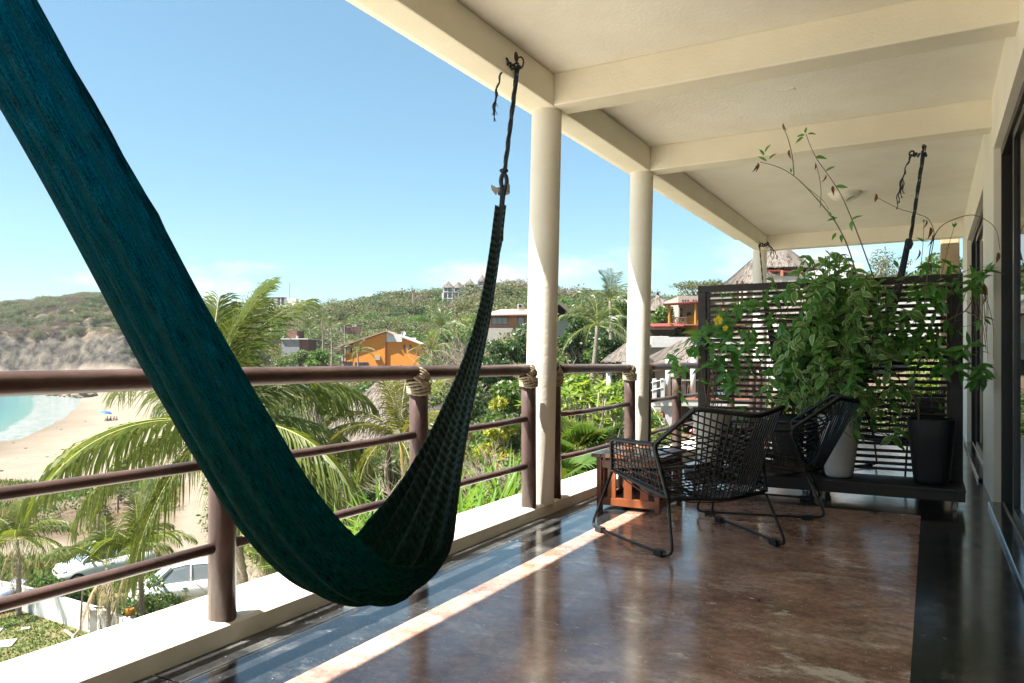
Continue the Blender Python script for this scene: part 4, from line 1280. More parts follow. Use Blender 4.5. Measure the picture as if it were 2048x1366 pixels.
nn = fbm(b_ * d_ / 16, d_ / 16, 81)
h = ground(b_, d_)
keep = (h > SEA + 5 + 4 * nn) & (sl + .6 * nn + .45 * g.random(len(b_)) < 1.0)
b_, d_, h, nn = b_[keep], d_[keep], h[keep], nn[keep]
P = np.stack([(b_ * d_) * CY - d_ * SY, (b_ * d_) * SY + d_ * CY, h - .8], 1)
pick = np.where(nn < -.10, 4, np.array([0, 1, 5, 3, 4, 1, 6])[g.integers(0, 7, len(b_))])
s_ = (1.0 + 1.0 * g.random(len(b_)) ** 1.6)[:, None] * np.array([1.15, 1.15, .95])
scatter('cliff_scrub', P, pick, s_, 2, 'scrub and low trees on the rocky headland')

# rocks at the far end of the beach
rk = mat('shore_rock', (.11, .09, .065), .9, (.20, .17, .12), .9, bump=1, bscale=2.5, bdist=.4)
ri = 0
ROCKS = ['low brown rock in the surf, second from the sea end', 'brown rock in the surf beside the tallest rocks', 'tall brown rock at the sea end of the big cluster', 'tall brown rock in the middle of the big cluster', 'rounded brown rock at the sand end of the big cluster', 'last big brown rock before the open sand', 'low nearer rock where the surf ends', 'nearer flat rock beside the surf end', 'largest of the nearer rocks, standing on the sand', 'nearer rock with dry sand all round', 'half drowned rock in front of the cluster', 'small lone rock out on the open sand', 'long low rock awash in white surf', 'rock awash in surf farthest out to sea']
for (u0, v0, dd_, w_, h_) in ((.633, 0, 326, 9, 2.4), (.62, 0, 330, 8, 3), (.60, 0, 334, 9, 4.2), (.585, 0, 332, 8, 4.0), (.572, 0, 330, 7, 3.4), (.556, 0, 332, 9, 3), (.592, 0, 300, 6, 2.2), (.581, 0, 296, 7.5, 2.6), (.57, 0, 292, 8, 3.4), (.561, 0, 298, 6, 3.0), (.61, 0, 308, 6, 1.4), (.527, 0, 300, 4, 1.2), (.665, 0, 322, 7, 1.8), (.70, 0, 330, 9, 2.4)):
    p0 = bear(-u0, dd_); zb = max(gz_(-u0, dd_), SEA - .3)
    b = MB().ball((p0.x, p0.y, zb + h_ * .2), 1.0, 9, (1, 1, 1), 0)
    b.v = [tuple(Vector((p0.x, p0.y, zb + h_ * .2)) + Vector(((x - p0.x) * w_ * .5, (y - p0.y) * w_ * .42, (z - zb - h_ * .2) * h_ * .75)) * (1 + .5 * noise.noise(Vector((x * 1.4, y * 1.4, z * 1.7 + dd_))) + .22 * noise.noise(Vector((x * 4, y * 4, z * 4))))) for x, y, z in b.v]
    o = b.build('boulder', rk); ri += 1
    tag(o, ROCKS[ri - 1], 'rock', 'rocks at the far end of the beach')

# undergrowth that fills the ground between the houses and trees
bcol = bpy.data.collections.new('bush_shapes')
for i_, (mt, n_, sz) in enumerate((('lf_green', 520, .13), ('lf_olive', 480, .13), ('lf_lime', 480, .13), ('lf_dark', 520, .13), ('lf_olive2', 460, .13), ('lf_dry', 260, .11))):
    g3 = np.random.default_rng(900 + i_)
    c = g3.normal(size=(6, 3)) * np.array([.42, .42, .16]); c[:, 2] += .5; r3 = .30 + .25 * g3.random(6)
    vs, fs = leaf_cloud(n_, c, r3, sz, 910 + i_, .85, .3)
    bcol.objects.link(bpy.data.objects.new('bush', np_mesh('bush', vs, fs, M[mt])))
vcol = bcol
n_all = 7000
d_ = np.exp(np.log(15) + (np.log(125) - np.log(15)) * g.random(n_all)); b_ = -.40 + .95 * g.random(n_all)
keep = np.ones(n_all, bool)
for c0, c1, e0, e1 in ((-.238, -.10, 113, 142), (-.06, .05, 78, 96), (-.345, -.262, 134, 196), (-.245, -.085, 26.5, 37), (.165, .45, 33, 56), (.18, .34, 58, 76), (.03, .10, 58, 68), (.30, .50, 40, 60), (.36, .62, 30, 50)):
    keep &= ~((b_ > c0) & (b_ < c1) & (d_ > e0) & (d_ < e1))
pbx_ = np.interp(d_, [18, 22, 30, 37, 53, 70], [-.31, -.325, -.365, -.425, -.415, -.405])
keep &= (b_ - pbx_) * d_ > 2.6
keep &= (d_ < 62) | (b_ > -.36)
b_, d_ = b_[keep], d_[keep]
h = ground(b_, d_)
P = np.stack([(b_ * d_) * CY - d_ * SY, (b_ * d_) * SY + d_ * CY, h - .12], 1)
dn_ = fbm(b_ * d_ / 7, d_ / 7, 95)
pick = np.where(dn_ > .3, 3, np.where(dn_ < -.35, 1, g.integers(0, 6, len(b_))))
pick = np.where((d_ < 40) & (b_ > -.02) & (b_ < .17) & (g.random(len(b_)) < .55), 2, pick)
s_ = (np.interp(d_, [15, 40, 70, 120], [.85, 1.3, 2.0, 2.8]) * (.6 + .7 * g.random(len(b_))))[:, None] * np.array([1.2, 1.2, 1.0])
s_[:, 2] *= np.where((b_ > .16) & (d_ < 34), .55, 1)
scatter('undergrowth', P, pick, s_, 6, 'bushes and undergrowth between the trees and houses')

# dark scraps of weed and driftwood washed up on the sand
g = np.random.default_rng(123)
mb = MB()
for k_ in range(46):
    d0 = 62 + 120 * g.random() ** 1.6; bs0 = float(np.interp(d0, SHD, SHB)); b0 = bs0 + .02 + (-.40 - bs0) * g.random()
    p_ = gpoint(b0, d0); r0 = .10 + .16 * g.random()
    mb.ball((p_.x, p_.y, p_.z + .03), r0, 3, (1.6, 1, .5), .5)
o = mb.build('washed_up_scraps', mat('dark_weed', (.06, .05, .035), .9, (.13, .10, .07), 3)); tag(o, 'dark scraps of weed and driftwood scattered over the sand', 'debris', kind='stuff')
# ================================================================== PALMS
M['frond_green'] = leaf_mat('frond_green', (.058, .092, .015), (.12, .138, .028), (.24, .30, .025), .34, rough=.45, spec=.35)
M['frond_lime'] = leaf_mat('frond_yellow_green', (.085, .105, .018), (.16, .145, .028), (.32, .3, .03), .38, rough=.45)
M['frond_dry'] = leaf_mat('frond_dry', (.30, .23, .14), (.40, .32, .21), (.35, .27, .14), .25, rough=.8)
M['frond_far'] = leaf_mat('frond_far', (.055, .085, .03), (.11, .13, .05), (.22, .3, .06), .3, rough=.4)
M['rachis'] = mat('frond_rib', (.28, .27, .06), .5, (.20, .22, .05), 6)
M['trunk'] = mat('palm_trunk', (.22, .18, .14), .9, (.34, .29, .23), 7, bump=.8, bscale=14, bdist=.03, stretch=(1, 1, 5))
M['trunk_y'] = mat('palm_trunk_yellow', (.42, .30, .06), .7, (.33, .26, .08), 6, stretch=(1, 1, .3))
M['coconut'] = mat('coconut_green', (.22, .24, .04), .45, (.30, .26, .06), 8)

def frond_mesh(nm, L, e0, bend, mt, n_l=46, leaf=.75, wid=.030, hang=.8, seed=0, ragged=.08, segs=3):
    """One feather frond growing along +y from the origin, drooping in the y-z plane."""
    r = random.Random(seed); N = 22
    P = [Vector((0, 0, 0))]
    tw = r.uniform(-.06, .06)
    for i in range(N):
        s = (i + .5) / N
        a = e0 - bend * s ** 1.25
        P.append(P[-1] + Vector((tw * s * L / N, math.cos(a), math.sin(a))) * L / N)
    mb = MB()
    mb.cur = 1
    mb.tube(P, [.022 * L / 4 * (1.15 - .95 * i / N) + .002 for i in range(N + 1)], 5)
    mb.cur = 0
    for k_ in range(n_l):
        s = .10 + .90 * (k_ + .5) / n_l
        f = s * N; i = min(N - 1, int(f)); base = P[i].lerp(P[i + 1], f - i)
        t = (P[i + 1] - P[i]).normalized()
        side = Vector((1, 0, 0)); nor = side.cross(t)
        ln = leaf * L / 4 * (.55 + .75 * math.sin(math.pi * min(1, (s * .92 + .06)) ** .85)) * (1 if s < .93 else .8)
        for sg in (-1, 1):
            l_ = ln * r.uniform(.85, 1.08)
            if r.random() < ragged: l_ *= r.uniform(.3, .7)
            d = (side * sg * (.86 - .45 * s) + t * (.45 + .4 * s) + nor * r.uniform(.05, .35)).normalized()
            q = base; w = wid * L / 4 * r.uniform(.85, 1.15)
            drop = hang * r.uniform(.75, 1.25)
            pts = [q]
            for j in range(segs):
                d = (d + Vector((r.uniform(-.05, .05), r.uniform(-.05, .05), -drop * (.35 + .45 * j)))).normalized()
                q = q + d * l_ / segs; pts.append(q)
            vs, fs = [], []
            wd = t.lerp(nor, .35).normalized()
            for j, p_ in enumerate(pts):
                ww = w * (.55, 1.0, .8, .12)[j] if segs == 3 else w * (.6, 1.0, .12)[j]
                vs += [p_ - wd * ww * .5, p_ + wd * ww * .5]
            fs = [(2 * j, 2 * j + 1, 2 * j + 3, 2 * j + 2) for j in range(segs)]
            mb.add(vs, fs)
    return mb.mesh(nm, [mt, M['rachis']])
FR = {}
def frond_set(key, L, mt, n_l, leaf, wid, seed, segs=3, hang=.8):
    FR[key] = {
        'up': [frond_mesh('frond', L * .92, R(78), R(62), mt, n_l, leaf, wid, hang * .55, seed + 1, segs=segs), frond_mesh('frond', L * .85, R(84), R(40), mt, n_l, leaf, wid, hang * .45, seed + 2, segs=segs)],
        'mid': [frond_mesh('frond', L, R(52), R(92), mt, n_l, leaf, wid, hang * .8, seed + 3, segs=segs), frond_mesh('frond', L, R(40), R(84), mt, n_l, leaf, wid, hang, seed + 4, segs=segs)],
        'low': [frond_mesh('frond', L, R(14), R(82), mt, n_l, leaf, wid, hang * 1.1, seed + 5, segs=segs), frond_mesh('frond', L * .95, R(-8), R(70), mt, n_l, leaf, wid, hang * 1.2, seed + 6, segs=segs)],
        'hang': [frond_mesh('frond', L * .9, R(-42), R(42), mt, n_l, leaf, wid, hang * 1.2, seed + 7, ragged=.3, segs=segs)]}
frond_set('big', 4.2, M['frond_green'], 56, 1.12, .044, 10, hang=.95)
frond_set('lime', 2.3, M['frond_lime'], 42, .95, .05, 30)
frond_set('young', 2.15, M['frond_green'], 46, 1.0, .07, 50)
frond_set('far', 3.2, M['frond_far'], 30, .85, .06, 70, segs=2)
frond_set('dry', 2.0, M['frond_dry'], 34, .8, .05, 90)

def vdir(phi):
    """rotation about z so that +y points phi degrees round from the look-out's right hand (90 = straight ahead)"""
    v = at(math.cos(R(phi)), math.sin(R(phi)), 0); return math.atan2(-v.x, v.y)
def palm(crown, base, fronds, label, trunk_r, key, group=None, mt='trunk', nuts=0, dry=(), rings=True, cat='palm tree', name='palm_tree'):
    crown, base = Vector(crown), Vector(base)
    t = thing(name, tuple(base), label, cat, group)
    L = (crown - base).length; n_ = max(6, int(L / .10)); P, rr = [], []
    for i in range(n_ + 1):
        f = i / n_
        q = base.lerp(crown, f); bow = math.sin(math.pi * f) * .05 * L
        q = q + Vector((bow * .5, bow * .3, 0)) * .6
        P.append(q); rr.append(trunk_r * (1.45 - .75 * f ** .5) * (1 + (.06 if i % 2 else -.04) * rings))
    MB().tube(P, rr, 10).build('trunk', M[mt], t, smooth=True)
    loc = crown - base
    r = random.Random(len(fronds) * 7 + int(abs(crown.x) * 10))
    for phi, cls in fronds:
        ms = FR[key][cls]
        o_ = put('frond', ms[r.randrange(len(ms))], t, loc + Vector((0, 0, r.uniform(-.06, .06))), (r.uniform(-.05, .05), r.uniform(-.08, .08), vdir(phi)), r.uniform(.9, 1.06))
    for phi in dry:
        o_ = put('frond', FR['dry']['hang'][0], t, loc + Vector((0, 0, -.12)), (R(-r.uniform(8, 30)), 0, vdir(phi)), r.uniform(.8, 1.1))
        o_['label'] = 'dead brown frond hanging down'
    for k_ in range(nuts):
        a = 2 * math.pi * k_ / max(1, nuts) + .4
        c = crown + Vector((math.cos(a) * .26, math.sin(a) * .26, -.28 - .1 * (k_ % 2)))
        MB().ball(c, .115, 6, (1, 1, 1.2)).build('coconut', M['coconut'], t, smooth=True)
    return t
# the big coconut palm in front of the railing
palm(bear(-.398, 17.0, -.42), bear(-.335, 16.6, gz_(-.335, 16.6) - .1),
     [(178, 'low'), (196, 'low'), (150, 'mid'), (128, 'mid'), (100, 'up'), (78, 'up'), (62, 'mid'), (40, 'mid'), (16, 'low'), (2, 'low'), (344, 'low'), (324, 'low'), (208, 'low'), (222, 'low'), (236, 'hang'), (198, 'hang'), (302, 'low'), (115, 'up'), (52, 'up'), (24, 'up'), (352, 'hang'), (70, 'low'), (140, 'low'), (8, 'up'), (28, 'low'), (354, 'low'), (48, 'mid'), (312, 'low'), (336, 'hang'), (66, 'up'), (90, 'mid'), (40, 'up')],
     'tall coconut palm rising just outside the railing, its trunk behind the hammock', .135, 'big', nuts=6)
# the yellowish young palm in front of the thatched roof
palm(bear(-.147, 19, -.95), bear(-.143, 19, gz_(-.143, 19) - .1), [(165, 'mid'), (185, 'mid'), (140, 'up'), (110, 'up'), (80, 'up'), (55, 'mid'), (30, 'mid'), (5, 'low'), (200, 'low'), (330, 'mid'), (250, 'low'), (290, 'low'), (95, 'mid'), (225, 'mid'), (20, 'up')],
     'young yellow-green palm in front of the round thatched roof', .085, 'lime', mt='trunk_y')
# bottom left and by the cars
palm(bear(-.657, 26, 1.05 - 26 * .238), bear(-.655, 26, gz_(-.655, 26) - .05), [(10, 'mid'), (40, 'mid'), (75, 'up'), (110, 'up'), (150, 'mid'), (180, 'mid'), (215, 'low'), (330, 'low'), (300, 'mid'), (255, 'low'), (60, 'up'), (355, 'low'), (130, 'mid')],
     'small green palm behind the low white wall at the lower left', .085, 'young', dry=(340, 250, 200))
palm(bear(-.497, 24.5, 1.05 - 24.5 * .252), bear(-.490, 24.6, gz_(-.49, 24.6) - .05), [(10, 'mid'), (35, 'up'), (70, 'up'), (100, 'up'), (130, 'up'), (160, 'mid'), (185, 'mid'), (215, 'mid'), (340, 'mid'), (300, 'mid'), (255, 'mid'), (80, 'mid')],
     'small palm standing in front of the two parked cars', .08, 'young', dry=(170, 195, 215, 240, 330))
palm(bear(-.538, 23.4, 1.05 - 23.4 * .275), bear(-.536, 23.4, gz_(-.536, 23.4) - .05), [(60, 'up'), (120, 'up'), (20, 'mid'), (180, 'mid')],
     'withered little palm with dead brown fronds by the white wall', .06, 'young', dry=(150, 180, 210, 245, 290, 330, 20))
# middle distance
palm(bear(.113, 45, 1.05 + 45 * .046), bear(.100, 45, gz_(.1, 45) - .1), [(175, 'mid'), (150, 'mid'), (120, 'up'), (95, 'up'), (75, 'up'), (50, 'mid'), (25, 'mid'), (0, 'low'), (195, 'low'), (340, 'low'), (310, 'low'), (250, 'low'), (85, 'mid'), (220, 'mid'), (15, 'low'), (290, 'mid')],
     'tall coconut palm between the two thick columns, in front of dark trees', .15, 'far')
palm(bear(.130, 53, 1.05 + 53 * .078), bear(.128, 53, gz_(.128, 53) - .1), [(170, 'mid'), (140, 'up'), (110, 'up'), (90, 'up'), (65, 'up'), (35, 'mid'), (10, 'mid'), (190, 'low'), (350, 'low'), (300, 'mid'), (240, 'mid')],
     'upright palm top rising above the dark trees between the columns', .14, 'far')
palm(bear(-.094, 84, 1.05 + 84 * .042), bear(-.096, 84, gz_(-.096, 84) - .1), [(175, 'mid'), (140, 'up'), (105, 'up'), (80, 'up'), (50, 'up'), (20, 'mid'), (350, 'mid'), (200, 'low'), (320, 'low'), (260, 'mid'), (225, 'low')],
     'palm above the right end of the orange house', .15, 'far', dry=(260, 290))
palm(bear(-.106, 66, 1.05 + 66 * .012), bear(-.105, 66, gz_(-.105, 66) - .1), [(165, 'mid'), (130, 'up'), (60, 'up'), (20, 'mid'), (340, 'low'), (200, 'low'), (270, 'low'), (240, 'mid')],
     'pale drooping palm in front of the right end of the orange house', .12, 'lime', dry=(200, 300))
for i_, (bx, d, up_, lab) in enumerate(((-.252, 150, .052, 'far palm left of the orange house, the tallest of its row'), (-.268, 146, .040, 'far palm by the grey concrete box'), (-.240, 156, .044, 'far palm nearest the orange house on the slope'), (-.222, 148, .046, 'far palm above the roof end of the orange house'), (-.283, 160, .060, 'far palm below the white hilltop house'), (-.205, 120, .012, 'low palm left of the orange house veranda'))):
    palm(bear(bx, d, 1.05 + d * up_), bear(bx, d, gz_(bx, d) - .2), [(k_ * 33 + i_ * 11, ('up', 'mid', 'low', 'mid')[k_ % 4]) for k_ in range(11)], lab, .17, 'far', 'palms on the slope beside the orange house')

# ================================================================== TREES AND SHRUBS
def limbs(base, tips, r0, mb, wob=.12, seed=0):
    r = random.Random(seed)
    base = Vector(base)
    for tp in tips:
        tp = Vector(tp); N = 6; P = []
        for i in range(N + 1):
            f = i / N
            q = base.lerp(tp, f) + Vector((r.uniform(-1, 1), r.uniform(-1, 1), r.uniform(-.5, .5))) * wob * math.sin(math.pi * f) * (tp - base).length * .5
            P.append(q)
        mb.tube(P, [r0 * (1 - .8 * i / N) + .004 for i in range(N + 1)], 6)
def tree(base, H_, crown_r, label, mt, n_=2600, leaf=.22, trunk_r=.14, seed=0, blobs=9, flat=.75, cat='tree', name='tree', group=None, low=.45, asp=.5, shell=.45, mt2=None, spread=1.0):
    base = Vector(base)
    t = thing(name, tuple(base), label, cat, group)
    r = random.Random(seed)
    cs, rs = [], []
    for i in range(blobs):
        a = r.uniform(0, 6.283); q = crown_r * r.uniform(.15, .8) * spread
        zc = H_ * r.uniform(low, .92)
        q *= 1 - .35 * max(0, (zc / H_ - .7) / .3)
        cs.append((base.x + q * math.cos(a), base.y + q * math.sin(a), base.z + zc)); rs.append(crown_r * r.uniform(.28, .5))
    mb = MB()
    fork = base + Vector((r.uniform(-.1, .1), r.uniform(-.1, .1), H_ * low * .55))
    mb.tube([base - Vector((0, 0, .3)), base.lerp(fork, .5) + Vector((.05, .02, 0)), fork], [trunk_r * 1.3, trunk_r, trunk_r * .85], 8)
    limbs(fork, cs, trunk_r * .55, mb, .14, seed)
    mb.build('trunk', M['bark'], t, smooth=True)
    vs, fs = leaf_cloud(n_, cs, rs, leaf, seed + 3, flat, shell, asp)
    vs = vs - np.array(base)
    me = np_mesh('crown', vs, fs, [M[mt]] + ([M[mt2]] if mt2 else []))
    if mt2:
        g2 = np.random.default_rng(seed); me.polygons.foreach_set('material_index', (g2.random(len(fs)) < .3).astype(np.int32))
    o_ = link_mesh('crown', me, t)
    return t
def tree_at(bx, d, y_top, r_px, label, mt, **kw):
    """top of the crown seen y_top (tangent above the level line), radius r_px as a tangent"""
    p_ = gpoint(bx, d); top = CAM_H + y_top * d
    return tree(p_, top - p_.z, r_px * d, label, mt, **kw)
tree_at(-.012, 50, .030, .034, 'dark green tree left of the first thick column', 'lf_dark', seed=1, n_=4200, leaf=.2, blobs=12, low=.2)
tree_at(-.036, 47, .030, .026, 'dark bushy tree below the pink house', 'lf_dark', seed=2, n_=3200, leaf=.19, blobs=9, low=.15, mt2='lf_green')
tree_at(.035, 52, .070, .036, 'dark green tree behind the first thick column', 'lf_dark', seed=3, n_=4000, leaf=.2, blobs=12, low=.2)
tree_at(.082, 49, .066, .030, 'dark round tree right of the first thick column', 'lf_dark', seed=4, n_=4200, leaf=.2, blobs=12, low=.25)
tree_at(.145, 54, .082, .034, 'tall green tree left of the second thick column', 'lf_green', seed=5, n_=4600, leaf=.22, blobs=13, low=.2, mt2='lf_dark')
tree_at(.122, 47, .040, .026, 'dark tree below the coconut palm between the columns', 'lf_dark', seed=6, n_=3200, leaf=.19, blobs=10, low=.25)
tree_at(.160, 47, .030, .020, 'dark tree beside the thatched canopy', 'lf_dark', seed=16, n_=2400, leaf=.19, blobs=8, low=.25)
tree_at(.080, 40, .014, .010, 'slim young tree with pale trunk in front of the dark trees', 'lf_green', seed=7, n_=800, leaf=.16, trunk_r=.06, blobs=5, low=.45)
tree_at(.095, 40, .008, .009, 'second slim young tree in front of the dark trees', 'lf_green', seed=8, n_=700, leaf=.16, trunk_r=.06, blobs=5, low=.45)
tree_at(-.062, 76, .048, .030, 'bright green tree behind the hammock, right of the orange house', 'lf_green', seed=9, n_=3400, leaf=.26, blobs=10, low=.25)
tree_at(-.092, 80, .040, .022, 'bright green tree right behind the orange house', 'lf_green', seed=10, n_=2600, leaf=.26, blobs=8, low=.25)
tree_at(-.180, 141, .034, .012, 'dark green tree just behind the orange house roof', 'lf_dark', seed=11, n_=1600, leaf=.3, blobs=7, low=.3)
tree_at(-.128, 40, -.03, .014, 'small green tree in front of the orange house', 'lf_green', seed=12, n_=1400, leaf=.2, blobs=7, low=.35)
tree_at(.200, 66, .068, .030, 'bushy green tree between the second column and the orange villa', 'lf_green', seed=13, n_=4200, leaf=.26, blobs=12, low=.2)
tree_at(.238, 78, .062, .020, 'green tree behind the red tiled roof', 'lf_green', seed=14, n_=2200, leaf=.28, blobs=9, low=.3)
tree_at(.255, 76, .108, .046, 'spreading flat-topped tree above the red tiled roof', 'lf_olive2', seed=15, n_=3400, leaf=.20, blobs=22, low=.80, flat=.28, trunk_r=.2, spread=1.25, shell=.1)
tree_at(.197, 84, .092, .022, 'nearly bare tree against the sky beside the second column', 'lf_dry', seed=17, n_=160, leaf=.14, blobs=26, low=.5, trunk_r=.09, shell=.3)
tree_at(.575, 40, .142, .040, 'leafy tree seen under the far cross beam near the wall', 'lf_green', seed=18, n_=4200, leaf=.18, blobs=12, low=.4, mt2='lf_olive2')
tree_at(.500, 52, .146, .035, 'thin-leaved tree seen under the far cross beam behind the climber', 'lf_olive2', seed=19, n_=1500, leaf=.16, blobs=16, low=.5)
tree_at(.56, 26, .03, .05, 'bright bushy tree behind the right half of the slatted screen', 'lf_lime', seed=20, n_=3600, leaf=.14, blobs=11, low=.2, mt2='lf_green')
tree_at(-.266, 40, .010, .026, 'leafy tree below the grey concrete box', 'lf_green', seed=21, n_=3000, leaf=.19, blobs=10, low=.2, mt2='lf_olive')
tree_at(-.26, 52, .026, .03, 'dense tree right of the big coconut palm', 'lf_green', seed=22, n_=3200, leaf=.2, blobs=10, low=.2, mt2='lf_dark')
tree_at(-.306, 124, .0165, .026, 'leafy tree in front of the left end of the grey concrete house', 'lf_olive', seed=25, n_=5200, leaf=.3, blobs=16, low=.5, mt2='lf_green')
tree_at(-.279, 121, .0155, .022, 'leafy tree in front of the brown shutter of the concrete house', 'lf_green', seed=26, n_=4600, leaf=.3, blobs=15, low=.5, mt2='lf_olive')
tree_at(-.31, 60, .020, .03, 'dense tree behind the big coconut palm', 'lf_green', seed=23, n_=3200, leaf=.22, blobs=10, low=.2, mt2='lf_dark')
tree_at(-.17, 62, -.004, .018, 'low bushy tree below the orange house', 'lf_olive', seed=24, n_=1700, leaf=.2, blobs=8, low=.2)

def shrub(bx, d, r_, h_, label, mt, n_=1500, leaf=.12, seed=0, mt2=None, asp=.5, blobs=10, cat='shrub', base_up=0.0):
    p_ = gpoint(bx, d, base_up)
    return tree(p_, h_, r_, label, mt, n_=n_, leaf=leaf, trunk_r=.035, seed=seed, blobs=blobs, low=.25, cat=cat, name='shrub', mt2=mt2, asp=asp, shell=.35)
def shrub_top(bx, d, ytop, rt, label, mt, **kw):
    p_ = gpoint(bx, d); return shrub(bx, d, rt * d, CAM_H + ytop * d - p_.z, label, mt, **kw)
shrub_top(-.022, 16.5, -.036, .032, 'yellow-green bush below the handrail beside the first column', 'lf_yellow', n_=2000, leaf=.13, seed=31, mt2='lf_lime', blobs=12)
shrub_top(-.01, 21, -.022, .045, 'leafy green bush behind the yellow-green one', 'lf_green', n_=2600, leaf=.15, seed=32, mt2='lf_olive')
shrub_top(.02, 22, -.02, .04, 'leafy green bush behind the first column', 'lf_green', n_=2200, leaf=.15, seed=33, mt2='lf_lime')
shrub_top(.085, 26, -.012, .042, 'bright leafy hedge bush under the dark trees', 'lf_lime', n_=2600, leaf=.17, seed=34, mt2='lf_green')
shrub_top(.135, 27, -.012, .04, 'bright leafy hedge bush left of the second column', 'lf_lime', n_=2400, leaf=.17, seed=35, mt2='lf_green')
shrub_top(.18, 25, -.06, .03, 'green bush below the terrace of the white villa', 'lf_green', n_=1600, leaf=.14, seed=36, mt2='lf_lime')
shrub_top(.21, 19, -.115, .03, 'leafy green bush between railing and white villa', 'lf_green', n_=1500, leaf=.11, seed=37, mt2='lf_lime')
shrub_top(.03, 13, -.09, .05, 'low green bush at the foot of the first column', 'lf_green', n_=1600, leaf=.10, seed=38, mt2='lf_olive')
shrub_top(-.10, 30, -.035, .04, 'olive bush behind the young yellow palm', 'lf_olive', n_=1800, leaf=.17, seed=39, mt2='lf_green')
shrub_top(-.20, 22, -.12, .03, 'green bush under the big palm fronds', 'lf_green', n_=1500, leaf=.13, seed=40, mt2='lf_olive')
shrub_top(-.06, 40, -.01, .04, 'green bush behind the hammock, above the dry twigs', 'lf_olive2', n_=2200, leaf=.2, seed=46, mt2='lf_green')
shrub_top(-.105, 14, -.13, .022, 'dark glossy bush under the young yellow palm', 'lf_dark', n_=900, leaf=.10, seed=47)

# plumeria: forked grey branches that end in rosettes of long leaves, each leaf an object while the count allows
def long_leaf_mesh(nm, L, W, mt, fold=.25, droop=.35, segs=5, tipw=.03, base=.15):
    vs, fs, uv = [], [], []
    for i in range(segs + 1):
        f = i / segs
        w = W * .5 * max(tipw, math.sin(math.pi * min(1, base + (1 - base) * f) ** .9)) if i < segs else W * .5 * tipw
        y = L * f; z = -droop * L * f * f
        vs += [(-w, y, z + fold * w), (0, y, z), (w, y, z + fold * w)]
        uv += [(1, f), (0, f), (1, f)]
    for i in range(segs):
        a = i * 3
        fs += [(a, a + 1, a + 4, a + 3), (a + 1, a + 2, a + 5, a + 4)]
    me = bpy.data.meshes.new(nm); me.from_pydata(vs, [], fs)
    ul = me.uv_layers.new(name='UVMap')
    for lp in me.loops:
        u0, v0 = uv[lp.vertex_index]
        ul.data[lp.index].uv = (max(u0, .0 if v0 < .9 else .9 * u0), v0)
    me.materials.append(mt); me.polygons.foreach_set('use_smooth', [True] * len(me.polygons)); me.update()
    return me
def aim(d, up=Vector((0, 0, 1)), roll=0.0):
    """rotation that takes +y to d and keeps +z near up"""
    y = Vector(d).normalized(); x = y.cross(up)
    if x.length < 1e-3: x = Vector((1, 0, 0))
    x.normalize(); z = x.cross(y)
    m_ = Matrix((x, y, z)).transposed()
    return m_ @ Matrix.Rotation(roll, 3, 'Y')
pl_leaf = [long_leaf_mesh('leaf', .26, .075, M['lf_lime'], .3, .35, 4), long_leaf_mesh('leaf', .23, .07, M['lf_green'], .3, .45, 4), long_leaf_mesh('leaf', .27, .07, M['lf_lime'], .3, .2, 4)]
def plumeria(bx, d, label, n_ros, rx, rz, zc, seed):
    r = random.Random(seed)
    p_ = gpoint(bx, d); t = thing('plumeria_tree', tuple(p_), label, 'tree')
    c = bear(bx, d, zc); ros = []
    for i in range(n_ros):
        while True:
            v = Vector((r.uniform(-1, 1), r.uniform(-1, 1), r.uniform(-1, 1)))
            if v.length < 1: break
        ros.append(c + Vector((v.x * rx, v.y * rx, v.z * rz)))
    mb = MB(); fork = p_ + Vector((.1, .05, .5))
    mb.tube([p_ - Vector((0, 0, .3)), p_ + Vector((.03, 0, .25)), fork], [.10, .085, .07], 8)
    for q in ros:
        m1 = fork.lerp(q, .5) + Vector((r.uniform(-.2, .2), r.uniform(-.2, .2), r.uniform(-.15, .1)))
        mb.tube([fork, fork.lerp(m1, .5) + Vector((0, 0, .08)), m1, m1.lerp(q, .6), q], [.045, .036, .028, .022, .017], 6)
    mb.build('branches', M['twig'], t, smooth=True)
    left = 300; rest_v, rest_f = [], []
    for q in sorted(ros, key=lambda w: w.x * SY * -1 + w.y * CY):
        n_ = r.randint(9, 12); a0 = r.uniform(0, 6)
        ax = Vector((r.uniform(-.4, .4), r.uniform(-.4, .4), 1)).normalized()
        u = ax.orthogonal().normalized(); v = ax.cross(u)
        for k_ in range(n_):
            a = a0 + k_ * 2.4; el = r.uniform(.15, .8)
            dr = (u * math.cos(a) + v * math.sin(a)) * math.cos(el) + ax * math.sin(el)
            rot = aim(dr, ax); me = pl_leaf[r.randrange(3)]; sc = r.uniform(.8, 1.15)
            if left > 0:
                put('leaf', me, t, q - p_, rot, sc); left -= 1
            else:
                k0 = len(rest_v)
                for vv in me.vertices: rest_v.append(tuple(rot @ (vv.co * sc) + q - p_))
                rest_f += [tuple(i + k0 for i in pp.vertices) for pp in me.polygons]
    if rest_v:
        me = np_mesh('foliage', rest_v, rest_f, M['lf_lime'], True); o_ = link_mesh('foliage', me, t); o_['kind'] = 'stuff'
plumeria(.108, 17.5, 'plumeria tree with rosettes of long leaves between the two thick columns', 62, 1.15, .95, -.35, 3)
plumeria(.155, 18.5, 'plumeria tree with pale forked branches in front of the second thick column', 34, .7, .8, -.55, 4)
plumeria(.055, 20, 'plumeria tree half hidden by the first thick column', 30, .8, .7, -.3, 5)

